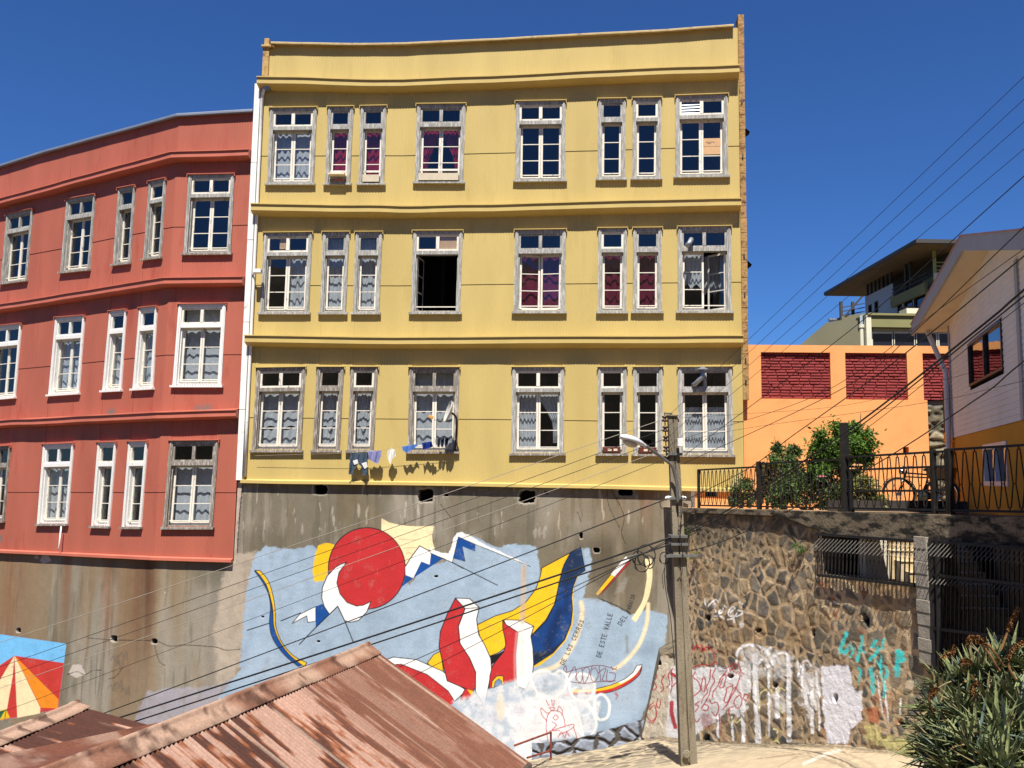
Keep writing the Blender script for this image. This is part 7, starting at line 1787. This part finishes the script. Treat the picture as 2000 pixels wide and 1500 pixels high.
def shell(up, lo, name, mat):
    b = MB(); n, m_ = 16, 18
    pr = [(0, .12), (.08, .3), (.22, .62), (.45, .95), (.65, 1.0), (.85, .78), (.95, .45), (1.0, .08)]
    for (t, wv) in pr:
        for k in range(m_):
            a = 2 * math.pi * k / m_; s_, v = math.cos(a), math.sin(a); h = up if v > 0 else lo
            b.v.append(tuple(l0 + ld * t * LL + ls * s_ * .125 * wv + lu * v * h * (wv ** .7)))
    for i in range(len(pr) - 1):
        for k in range(m_):
            k2 = (k + 1) % m_; b.f.append((i * m_ + k, i * m_ + k2, (i + 1) * m_ + k2, (i + 1) * m_ + k)); b.mi.append(0)
    b.f.append(tuple(range(m_))); b.mi.append(0); e = (len(pr) - 1) * m_; b.f.append(tuple(range(e, e + m_))[::-1]); b.mi.append(0)
    return b.build(name, mat, lamp, smooth=True)
shell(.09, .035, 'head', m_pvc)
b = MB(); c0 = l0 + ld * LL * .6 - lu * .03; n = 14
for i in range(6):
    a = i / 5 * math.pi / 2
    for k in range(n):
        t = 2 * math.pi * k / n; b.v.append(tuple(c0 + ld * .17 * math.cos(a) * math.cos(t) + ls * .09 * math.cos(a) * math.sin(t) - lu * .085 * math.sin(a)))
for i in range(5):
    for k in range(n): b.f.append((i * n + k, i * n + (k + 1) % n, (i + 1) * n + (k + 1) % n, (i + 1) * n + k)); b.mi.append(0)
b.build('lens', M('lamp_lens', A(206, 196, 180, .7), .15, .05, 5, spec=.6), lamp, smooth=True)
# ================================================================== cables
def cable(name, label, pts, r, mat=None, sag=.0, cat='cable', group=None, n=24):
    """pts: list of world points; sags between the first two"""
    if len(pts) == 2:
        a, c_ = np.array(pts[0]), np.array(pts[1]); pts = [a + (c_ - a) * t - np.array((0, 0, sag * 4 * t * (1 - t))) for t in np.linspace(0, 1, n)]
    b = MB(); b.tube(pts, r, 6); o = b.build(name, mat or m_cab)
    return tag(o, label, cat, group)
GW = 'overhead wires from the pole'
def ext(p, q, k): p, q = np.array(p), np.array(q); return q + (q - p) * k
Lw = [((1298, 818), (25, 1243), 12, .0065, m_cabl, 'pale wire from the top insulator down to the far left'), ((1299, 838), (0, 1299), 12, .006, m_cab, 'thin dark wire from the second insulator falling to the left'), ((1300, 857), (0, 1322), 12, .006, m_cab, 'thin dark wire from the third insulator falling to the left'),
      ((1300.5, 877), (30, 1330), 12, .006, m_cabl, 'pale thin wire from the fourth insulator falling across the cement wall'), ((1302, 896), (240, 1300), 12, .005, m_cab, 'thin wire from the lowest insulator falling to the left'), ((1306, 973), (180, 1398), 10.5, .012, m_cab, 'black cable from the white clamp running down left above the roofs'),
      ((1312, 1049), (205, 1407), 10, .020, m_cab, 'thickest black cable crossing the mural to the lower left'), ((1312, 1062), (240, 1413), 10, .016, m_cab, 'second black cable just below the thickest one across the mural'), ((1312, 1055), (800, 1290), 13, .008, m_cab, 'thin black cable fanning out below the thick pair across the mural'), ((1312, 1050), (880, 1280), 13, .007, m_cab, 'thin slack black cable fanning out across the yellow petal of the mural')]
for (a, e, ye, r, mt, lb) in Lw:
    p0 = pY(*a, YP - .1); p1 = at_y(*e, 19.2 if ye < 12.5 else 18.6); p2 = ext(p0, p1, .35); cable('overhead_cable', lb, [p0, p2], r, mt, .05, group=GW)
Rw = [((1300, 818), (1500, 652), (2000, 150), 'highest thin wire rising from the pole into the sky at the right'), ((1300, 838), (1500, 681.5), (2000, 194), 'second thin wire rising from the pole into the sky'), ((1301, 857), (1529, 681), (2000, 238), 'third thin wire rising from the pole into the sky'), ((1301, 877), (1570, 690), (2000, 291), 'fourth thin wire rising from the pole past the far house')]
for (a, m_, e, lb) in Rw:
    p0 = pY(*a, YP - .06); p2 = at_y(*e, 8.5); p3 = ext(p0, p2, .3); cable('overhead_cable', lb, [p0, p3], .0030, m_cab, .0, group=GW)
for (pts, r, lb) in (([(1336, 890, 17.4), (1667, 640, 12.5), (2000, 344, 8.6)], .0055, 'black wire rising to the right over the modern house roof'), ([(1336, 905, 17.4), (1640, 762, 13), (1793, 641, 10.6), (2000, 443, 8.2)], .0055, 'black wire crossing the white house gable'),
                     ([(1325, 1048, 17.4), (1440, 985, 15.6), (1660, 838, 12.4), (1909, 643, 9.2), (2000, 566, 8.2)], .012, 'thickest black cable rising over the orange wall and white house'), ([(1325, 1052, 17.4), (1440, 992, 15.6), (1664, 844, 12.4), (1909, 651, 9.2), (2000, 578, 8.2)], .008, 'black cable twisted just below the thickest one'),
                     ([(1325, 1058, 17.4), (1500, 962, 14.8), (1680, 846, 12.2), (1920, 655, 9.0), (2000, 592, 8.0)], .004, 'thin wire hanging under the thick cables at the right'), ([(1338, 977, 17.4), (1460, 916, 15.4), (1548, 851, 14), (1694, 747, 11.6), (1831, 640, 9.8), (2000, 500, 8.0)], .007, 'medium black cable from the right clamp over the brick panels'),
                     ([(1330, 1080, 17.4), (1430, 1050, 15.6), (1675, 927, 12), (1902, 783, 9), (2000, 705, 7.8)], .007, 'lowest black cable crossing the railing and the white house'), ([(1340, 862, 17.4), (1454, 837, 18), (1811, 786, 14), (2000, 744, 12)], .0035, 'thin nearly level wire to the white house'),
                     ([(1332, 816, 17.4), (1460, 808, 18.5), (1660, 790, 17), (1870, 735, 15.8)], .0035, 'thinnest nearly level wire across the orange wall'), ([(1340, 855, 17.4), (1600, 770, 13.5), (1840, 600, 10.4), (2000, 486, 8.4)], .004, 'thin wire passing just under the gable eave')):
    q = [at_y(*p) for p in pts]; q.append(q[-1] + (q[-1] - q[-2]) * 3.0); cable('overhead_cable', lb, catmull(q, 8), r, group=GW)
for k, (lb, pts, r) in enumerate((('loose black cable loop left of the pole by the white clamp', [(1306, 973), (1290, 980), (1292, 992), (1305, 998), (1316, 998)], .007), ('loose black cable loop right of the pole by the clamp', [(1336, 972), (1350, 978), (1350, 992), (1336, 998), (1326, 1002), (1328, 1010), (1334, 1000)], .007), ('black service cable running down the pole face', [(1330, 960), (1332, 1000), (1328, 1040), (1334, 1090), (1324, 1110)], .008),
                    ('hanging black cable beside the pole over the cement wall', [(1302, 1068), (1298, 1130), (1306, 1185), (1310, 1210), (1318, 1300)], .007), ('thin wire dangling left of the pole', [(1300, 1070), (1300, 1100), (1294, 1125), (1296, 1150)], .005))):
    cable('hanging_cable', lb, catmull([pY(x, y, YP - .22) for x, y in pts], 6), r, group='loose cables on the pole')
for k, (cx_, cy_, rr_) in enumerate(((1262, 1085, 17), (1254, 1100, 14), (1247, 1090, 11), (1268, 1098, 10), (1298, 1090, 9))):
    c0 = pY(cx_, cy_, 17.0 - .05 * k); r_ = rr_ / F * 17; b = MB()
    for q in range(3):
        pts = [c0 + (r_ * (1 + .12 * math.sin(3 * a + q)) * math.cos(a), .03 * q + .03 * math.sin(2 * a), r_ * 1.2 * math.sin(a)) for a in np.linspace(0, 2 * math.pi, 30)]
        b.tube(pts, .006, 5, cap=False)
    tag(b.build('cable_coil', m_cab), ('largest coil of spare black cable hanging left of the pole', 'coil of spare black cable lowest under the cable bundle', 'small coil of black cable leftmost under the bundle', 'small coil of black cable beside the cream painted arc', 'small coil of black cable against the pole')[k], 'cable coil', 'spare cable coils by the pole')
b = MB(); b.bar(pY(1225, 1090, 16.8), pY(1246, 1084, 16.8), .07, .05); tag(b.build('cable_splice', m_steel), 'grey cable splice box clipped on the black cable bundle', 'splice box')
# ================================================================== laundry, dish and small things on the yellow house
def wall_at(px, py, o): u, z = FL.hit(px, py, o); return FL.P(u, z, o)
cl0 = wall_at(500, 872, .05); cl = [wall_at(498, 890, .16), wall_at(690, 884, .22), wall_at(764, 876, .25), wall_at(800, 870, .27), wall_at(890, 858, .30)]
cable('washing_line', 'thin washing line strung under the lowest row of windows', catmull(cl, 8), .004, m_cabl, cat='line')
def garment(name, label, cat, outline, o, mat, cols=None, extra=None, th=.025):
    """outline in photo columns/rows, hung at distance o from the wall; folded cloth with thickness"""
    from mathutils.geometry import tessellate_polygon
    g = thing(name, wall_at(outline[0][0], outline[0][1], o), label, cat)
    xs = [p[0] for p in outline]; ys = [p[1] for p in outline]; x0, x1, y0, y1 = min(xs), max(xs), min(ys), max(ys)
    nx, ny = 34, 34; gx = np.linspace(x0, x1, nx); gy = np.linspace(y0, y1, ny); idx = {}; b = MB()
    X_, Y_ = [q.ravel() for q in np.meshgrid(gx, gy, indexing='ij')]
    for s_ in (0, 1):
        P_ = np.array([wall_at(x, y, o + (s_ - .5) * th + .05 * (float(fbm(np.array(x * .16), np.array(y * .03), 5, 3)) - .5) + .02 * math.sin(x * .55 + y * .1)) for x, y in zip(X_, Y_)])
        F_ = gfaces(nx, ny); cx_, cy_ = X_[F_].mean(1), Y_[F_].mean(1); k = inside(cx_, cy_, outline)
        idx[s_] = (P_, F_[k])
    n0 = nx * ny; P_ = np.concatenate([idx[0][0], idx[1][0]]); F_ = np.concatenate([idx[0][1][:, ::-1], idx[1][1] + n0])
    # close the hem
    from collections import Counter
    cnt = Counter()
    for f4 in idx[1][1]:
        for a, c_ in zip(f4, np.roll(f4, -1)): cnt[tuple(sorted((int(a), int(c_))))] += 1
    hem = np.array([(a, c_, c_ + n0, a + n0) for (a, c_), v in cnt.items() if v == 1])
    F_ = np.concatenate([F_, hem]); grid_mesh('cloth', P_, F_, mat, g)
    if extra: extra(g)
    return g
m_jean = cloth_mat('denim', A(78, 92, 108, .7), .25, .05); m_lil = cloth_mat('lilac_cloth', A(150, 150, 196, .75), .12, .2); m_whc = cloth_mat('white_cloth', A(248, 246, 240, .84), .04, .3); m_blc = cloth_mat('light_blue_cloth', A(96, 140, 216, .75), .1, .2); m_nvc = cloth_mat('royal_blue_cloth', A(34, 58, 146, .75), .2, .1); m_bkc = cloth_mat('dark_cloth', A(44, 46, 62, .7), .2, .1)
def jx(g):
    for pts in ([(689, 900), (698, 897), (700, 905), (692, 908)], [(706, 905), (716, 902), (718, 912), (712, 916)]):
        b = MB(); b.poly([wall_at(x, y, .265) for x, y in pts]); b.poly([wall_at(x, y, .255) for x, y in pts][::-1]); b.build('pocket_lining', m_whc, g)
garment('jeans', 'dark washed denim jeans hung on the line with white pockets turned out', 'jeans', [(685, 884), (717, 886), (718, 910), (717, 928), (708, 928), (706, 912), (700, 906), (692, 915), (688, 927), (681, 926), (683, 900)], .22, m_jean, extra=jx)
garment('lilac_shirt', 'crumpled lilac striped shirt hung beside the jeans', 'shirt', [(719, 882), (745, 880), (744, 892), (738, 906), (728, 902), (720, 897)], .24, m_lil)
garment('white_cloth', 'small bright white cloth alone in the middle of the washing line', 'cloth', [(757, 882), (764, 875), (772, 880), (773, 890), (768, 894), (762, 906), (758, 897), (756, 890)], .25, m_whc)
garment('blue_shirt', 'light blue shirt draped at the left end of the dish window', 'shirt', [(785, 872), (800, 870), (814, 867), (816, 870), (806, 878), (794, 884), (787, 880)], .28, m_blc)
garment('blue_shorts', 'royal blue shorts pegged below the window with the dish', 'shorts', [(824, 865), (843, 862), (846, 872), (836, 876), (826, 878)], .30, m_nvc)
for k, (x, lb) in enumerate(((857, 'leftmost dark sock pegged under the dish window'), (864, 'middle dark sock pegged under the dish window'), (872, 'right dark sock pegged nearest to the dish'))):
    garment('sock', lb, 'sock', [(x - 3, 858), (x + 4, 855), (x + 3, 866), (x + (1 if k < 2 else -1), 874), (x - 3, 872)], .31, m_bkc)['group'] = 'dark socks on the washing line'
# dish
dc = wall_at(881, 806, .46); dsh = thing('satellite_dish', wall_at(886, 875, .2), 'pale grey satellite dish seen edge on outside a window of the lowest row', 'satellite dish')
ax = np.array((-.93, -.25, .30)); ax /= np.linalg.norm(ax)
b = MB(); prof = [(r, .32 * r * r / .09 * .3) for r in np.linspace(.0, .29, 8)] + [(.295, .10), (.29, .085)] + [(r, .32 * r * r / .09 * .3 - .012) for r in np.linspace(.28, 0, 6)]
b.lathe(dc, ax, prof, 32); b.build('reflector', M('dish_grey', A(206, 204, 196, .75), .5, .06, 6), dsh, smooth=True)
fd = wall_at(846, 816, .70)
b = MB(); b.tube([dc - (0, 0, .25) + ax * .02, fd + (.02, 0, -.05)], .010, 6); b.build('feed_arm', m_steel, dsh)
b = MB(); b.bar(fd, fd + ax * .12, .075, .075); b.build('feed_horn', M('orange_feed', A(236, 170, 84, .75), .5, .05, 6), dsh, bevel=.01)
b = MB(); w0 = wall_at(889, 878, .08); b.tube(catmull([dc - ax * .02, dc - ax * .14 - (0, 0, .08), wall_at(892, 838, .34), w0, wall_at(890, 884, .06)], 6), .028, 8); b.build('mast', m_blackm, dsh, smooth=True)
# floodlight on the white strip
fl_ = thing('floodlight', FL.P(UJ + .02, FL.hit(500, 528)[1], .15), 'small white floodlight on the corner strip beside the middle storey', 'floodlight')
p = wall_at(503, 530, .30); b = MB(); b.box(p[0] - .11, p[0] + .11, p[1] - .09, p[1] + .09, p[2] - .05, p[2] + .05); b.build('housing', m_white, fl_, bevel=.01)
b = MB(); b.bar(p, FL.P(UJ + .03, p[2] - .06, .1), .03); b.build('bracket', m_metal, fl_)
p2 = FL.P(UJ + .19, p[2] - .02, .012)
# stove pipes and planters
def pipe(label, pts, r, cap_):
    g = thing('stovepipe', pts[0], label, 'stovepipe', 'stovepipes through the transoms'); b = MB(); b.tube(pts, r, 12); b.build('flue', m_metal, g, smooth=True)
    if cap_: b = MB(); b.lathe(np.array(pts[-1]), (0, 0, 1), [(.0, .12), (.15, .03), (.15, .02), (r, .0), (r, -.05)], 16); b.build('rain_cap', m_metal, g)
pipe('galvanised elbow stovepipe pointing down from the open corner window transom', [wall_at(1350, 470, -.02), wall_at(1350, 468, .16), wall_at(1347, 474, .24), wall_at(1341, 481, .26)], .065, False)
pipe('galvanised stovepipe rising with a rain cap at the lowest right window', [wall_at(1354, 752, -.02), wall_at(1358, 750, .12), wall_at(1370, 738, .20), wall_at(1372, 734, .20), wall_at(1372.5, 724, .20)], .06, True)
m_plank = M('pale_plank', A(240, 226, 198, .8), .8, .06, 6)
for k, ((r, c), lb) in enumerate((((0, 1), 'pale board leaning out of the left red curtained narrow window'), ((0, 2), 'pale window box in the right red curtained narrow window'), ((0, 3), 'long pale window box below the tied red curtains'))):
    Pf_, W_w, H_w = YWP[r, c]; g = thing('window_box', Pf_(.5, .02, .05), lb, 'window box', 'pale window boxes on the top floor'); b = MB()
    s0, s1 = .12 / W_w, 1 - .12 / W_w
    if k == 0:
        b.hexa([Pf_(s0, .085, .26), Pf_(s1, .085, .26), Pf_(s1, .085, -.1), Pf_(s0, .085, -.1), Pf_(s0, .10, .26), Pf_(s1, .10, .26), Pf_(s1, .10, -.1), Pf_(s0, .10, -.1)]); b.build('shelf_board', m_plank, g)
    else:
        b.hexa([Pf_(s0, .01, .12), Pf_(s1, .01, .12), Pf_(s1, .01, .10), Pf_(s0, .01, .10), Pf_(s0, .095, .15), Pf_(s1, .095, .15), Pf_(s1, .095, .13), Pf_(s0, .095, .13)]); b.build('front_board', m_plank, g)
        b = MB(); b.hexa([Pf_(s0, .01, .10), Pf_(s1, .01, .10), Pf_(s1, .01, -.02), Pf_(s0, .01, -.02), Pf_(s0, .07, .12), Pf_(s1, .07, .12), Pf_(s1, .07, -.02), Pf_(s0, .07, -.02)]); b.build('soil', m_dark, g)
    b = MB(); b.hexa([Pf_(s0, .15, -.02), Pf_(s1, .15, -.02), Pf_(s1, .15, -.04), Pf_(s0, .15, -.04), Pf_(s0, .175, -.02), Pf_(s1, .175, -.02), Pf_(s1, .175, -.04), Pf_(s0, .175, -.04)]); b.build('guard_rail', m_sash, g)
m_clay = M('terracotta_planter', A(112, 52, 40, .75), .8, .15, 6)
for k, (c, lb) in enumerate(((5, 'terracotta planter on the sill of the left narrow window above the street lamp'), (6, 'terracotta planter on the sill of the right narrow window beside the pole'))):
    Pf_, W_w, H_w = YWP[2, c]; g = thing('planter', Pf_(.5, .02, .05), lb, 'planter', 'terracotta planters on sills'); b = MB(); s0, s1 = .14 / W_w, 1 - .16 / W_w
    b.hexa([Pf_(s0, .012, .09), Pf_(s1, .012, .09), Pf_(s1, .012, -.04), Pf_(s0, .012, -.04), Pf_(s0 - .02, .075, .10), Pf_(s1 + .02, .075, .10), Pf_(s1 + .02, .075, -.05), Pf_(s0 - .02, .075, -.05)]); b.build('trough', m_clay, g, bevel=.006)
    for j in range(2):
        a = s0 + (s1 - s0) * (.28 + .34 * j); b = MB(); b.hexa([Pf_(a, .03, .102), Pf_(a + .13, .03, .102), Pf_(a + .13, .03, .096), Pf_(a, .03, .096), Pf_(a, .055, .106), Pf_(a + .13, .055, .106), Pf_(a + .13, .055, .1), Pf_(a, .055, .1)]); b.build('relief_tile', m_plank, g)
# weeds on the stone wall
for k, (x, y, lb) in enumerate(((1568, 1070, 'green weed tuft on the stone wall left of the iron grille'), (1347, 1042, 'small green weed beside the pole at the top of the stone wall'), (1362, 1080, 'dry olive weed tuft on the stone wall just below the cross arm'))):
    rr = random.Random(k); p = spx(x, y, .03); g = thing('weed', p, lb, 'weed', 'weeds growing from the stone wall'); leafcloud(160, [(p + np.array((*RN * .08, 0)), (.13, .10, .09))], .07, rr, asp=.25).build('leaves', m_lf3 if k == 2 else m_lf2, g)
# ================================================================== aloes at the lower right
m_al1 = leaf_mat('aloe_leaf', (.03, .05, .02), (.25, .27, .11), .15, 3); m_al2 = leaf_mat('aloe_blue_leaf', (.05, .085, .07), (.20, .25, .19), .08, 3); m_dry = M('dry_flower_spike', A(150, 108, 62, .6), .9, .25, 20, fine=.3); m_ald = leaf_mat('dry_aloe_leaf', (.08, .055, .025), (.30, .23, .11), .1, 3)
def aloe(p, n, L, rr, mats, spikes, label):
    g = thing('aloe_plant', p, label, 'aloe', 'aloe plants in the corner')
    bs = [MB() for _ in mats]
    for i in range(n):
        az = rr.uniform(0, 2 * math.pi); el = rr.uniform(-.25, 1.35) if rr.random() < .8 else rr.uniform(-.7, .2); l_ = L * rr.uniform(.6, 1.15); w0 = rr.uniform(.015, .028)
        d = np.array((math.cos(az) * math.cos(el), math.sin(az) * math.cos(el), math.sin(el))); q = np.array(p, float) + d * .05 + (rr.uniform(-.06, .06), rr.uniform(-.06, .06), rr.uniform(-.1, .1)); prev = None; b = bs[0 if rr.random() < .66 else rr.randrange(len(mats))]
        curl = rr.uniform(-.9, .5); N = 6
        for s_ in range(N + 1):
            t = s_ / N; w = w0 * (1 - t ** 1.6) + .002; side = np.cross(d, (0, 0, 1.0)); side /= np.linalg.norm(side) + 1e-6; nr = np.cross(side, d)
            cur = (q - side * w + nr * w * .5, q - nr * w * .15, q + side * w + nr * w * .5)
            if prev: b.quad(prev[0], prev[1], cur[1], cur[0]); b.quad(prev[1], prev[2], cur[2], cur[1])
            prev = cur; q = q + d * l_ / N; d = d + np.array((0, 0, curl * .16)) + np.array([rr.gauss(0, .03) for _ in range(3)]); d /= np.linalg.norm(d)
    for b, m_ in zip(bs, mats):
        if b.f: b.build('leaf_rosette', m_, g, smooth=True)
    for pts in spikes:
        b = MB(); P_ = catmull(pts, 8); n_ = len(P_); b.tube(P_, [.012] * n_, 6)
        for k in range(int(n_ * .45), n_):
            for j in range(16):
                d = np.array([rr.gauss(0, 1) for _ in range(3)]); d /= np.linalg.norm(d); c0 = P_[k] + (P_[k] - P_[k - 1]) * rr.random(); t = d * .045 * (1.15 - .5 * (k / n_)); u_ = np.cross(d, (.3, .5, .8)); u_ = u_ / (np.linalg.norm(u_) + 1e-6) * .010; b.quad(c0, c0 + t * .5 + u_, c0 + t - (0, 0, .01), c0 + t * .5 - u_)
        b.build('flower_spike', m_dry, g)
rr = random.Random(5); YA = 8.6
spk = {3: [[(1842, 1300, 8.7), (1838, 1285, 8.6), (1861, 1272, 8.6), (1863, 1263, 8.6)]], 6: [[(1952, 1310, 8.4), (1930, 1275, 8.4), (1908, 1250, 8.4), (1893, 1246, 8.4), (1890, 1258, 8.4)], [(1960, 1300, 8.4), (1935, 1265, 8.4), (1915, 1247, 8.4), (1905, 1246, 8.4)]], 7: [[(1955, 1270, 8.6), (1966, 1240, 8.6), (1975, 1215, 8.6), (1988, 1188, 8.6)]],
       1: [[(1830, 1410, 8.4), (1815, 1370, 8.3), (1824, 1350, 8.3), (1830, 1345, 8.3)]], 9: [[(1890, 1395, 8.2), (1904, 1370, 8.1), (1900, 1345, 8.1), (1908, 1332, 8.1)]], 11: [[(1890, 1466, 7.8), (1915, 1470, 7.7), (1945, 1462, 7.7), (1962, 1472, 7.7)]], 5: [[(1905, 1330, 8.5), (1880, 1300, 8.4), (1884, 1290, 8.4), (1895, 1293, 8.4)]], 12: [[(1985, 1330, 8.2), (1970, 1300, 8.2), (1976, 1270, 8.2), (1995, 1255, 8.2)]]}
spots = [(1828, 1446, 8.6), (1838, 1400, 8.7), (1838, 1482, 8.3), (1865, 1360, 8.8), (1850, 1450, 8.4), (1900, 1345, 8.7), (1935, 1330, 8.7), (1975, 1310, 8.8), (2015, 1330, 8.6), (1885, 1410, 8.3), (1930, 1400, 8.3), (1900, 1470, 7.9), (1975, 1380, 8.3), (1950, 1450, 7.9), (2000, 1430, 8.0), (1860, 1500, 8.0), (1920, 1510, 7.7), (1985, 1490, 7.7), (2025, 1390, 8.2), (2030, 1480, 7.8), (1955, 1520, 7.5), (1880, 1530, 7.8)]
where = ['leftmost aloe hanging over the pale paving', 'aloe behind the leftmost one with a short curled spike', 'low aloe at the left foot of the bank', 'topmost left aloe against the cement pillar with a short spike', 'aloe in the left middle of the bank', 'aloe with one bent spike below the iron gate', 'aloe with two hooked dry flower spikes before the gate', 'aloe with the tallest straight spike in front of the gate', 'aloe at the top right edge of the bank', 'aloe in the middle with an upright curled spike', 'plain dense aloe in the middle of the bank', 'aloe with a spike lying sideways near the bottom edge', 'aloe with an arched spike at the right', 'aloe low in the middle of the bank', 'dense aloe at the right side of the bank', 'aloe at the bottom left edge of the bank', 'aloe at the bottom edge in the middle', 'aloe at the bottom right edge', 'aloe at the right border halfway up', 'aloe in the lower right corner', 'lowest aloe at the bottom border', 'aloe hidden lowest at the left bottom border']
for i, (x, y, yy) in enumerate(spots):
    sp = [[at_y(*q) for q in s_] for s_ in spk.get(i, [])]
    aloe(at_y(x, y, yy), 125, .36, rr, [m_al1, m_al2, m_ald], sp, where[i])
pts = [(1835, 1470, 8.9), (1880, 1385, 9.1), (1960, 1340, 9.2), (2060, 1350, 9.0), (2060, 1540, 7.6), (1960, 1560, 7.4), (1850, 1540, 7.9)]
b = MB(); w3 = [at_y(*q) for q in pts]; cen = np.mean(w3, 0)
for a, c_ in zip(w3, w3[1:] + w3[:1]):
    b.poly([cen, a, c_]); b.quad(a, (a[0] + .6, a[1] + .3, -1.2), (c_[0] + .6, c_[1] + .3, -1.2), c_)
tag(b.build('earth_bank', M('dark_soil', (.03, .025, .018), .95, .3, 4)), 'dark earth bank under the aloes', kind='structure')
# ------------------------------------------------------------------ light, sky, camera
SUN_EL, SUN_AZ = 62.0, -4.0
sv = np.array([math.sin(R_(SUN_AZ)) * math.cos(R_(SUN_EL)), -math.cos(R_(SUN_AZ)) * math.cos(R_(SUN_EL)), math.sin(R_(SUN_EL))])
sl = bpy.data.lights.new('sun', 'SUN'); sl.energy = 4.6; sl.angle = R_(.53); sl.color = (1.0, .955, .88)
so = bpy.data.objects.new('sun', sl); COL.objects.link(so)
so.rotation_euler = Vector(tuple(sv)).to_track_quat('Z', 'Y').to_euler()
w = bpy.data.worlds.new('World'); S.world = w; w.use_nodes = True
nt = w.node_tree; sk = nt.nodes.new('ShaderNodeTexSky'); sk.sky_type = 'NISHITA'; sk.sun_disc = False
sk.sun_elevation = R_(SUN_EL); sk.sun_rotation = math.atan2(sv[0], sv[1])
sk.altitude = 600; sk.air_density = 1.0; sk.dust_density = 0.1; sk.ozone_density = 5.0
bg = nt.nodes['Background']; tn = nt.nodes.new('ShaderNodeVectorMath'); tn.operation = 'MULTIPLY'; tn.inputs[1].default_value = (.36, .62, 1.0)
nt.links.new(sk.outputs[0], tn.inputs[0]); nt.links.new(tn.outputs[0], bg.inputs[0]); bg.inputs[1].default_value = .057
cam = bpy.data.cameras.new('camera'); co = bpy.data.objects.new('camera', cam); COL.objects.link(co)
cam.sensor_width = 36; cam.lens = 36 * F / 2000; cam.clip_end = 3000; cam.clip_start = .1
mw = Matrix.Identity(4)
for i in range(3):
    mw[i][0] = CX_[i]; mw[i][1] = CY_[i]; mw[i][2] = -FWD[i]; mw[i][3] = CAM[i]
co.matrix_world = mw; S.camera = co
S.view_settings.view_transform = 'Standard'; S.view_settings.look = 'None'; S.view_settings.exposure = 1.0; S.view_settings.gamma = 1
S.render.resolution_x = 1024; S.render.resolution_y = 768
S.cycles.max_bounces = 8; S.cycles.transparent_max_bounces = 16
S.cycles.use_denoising = True
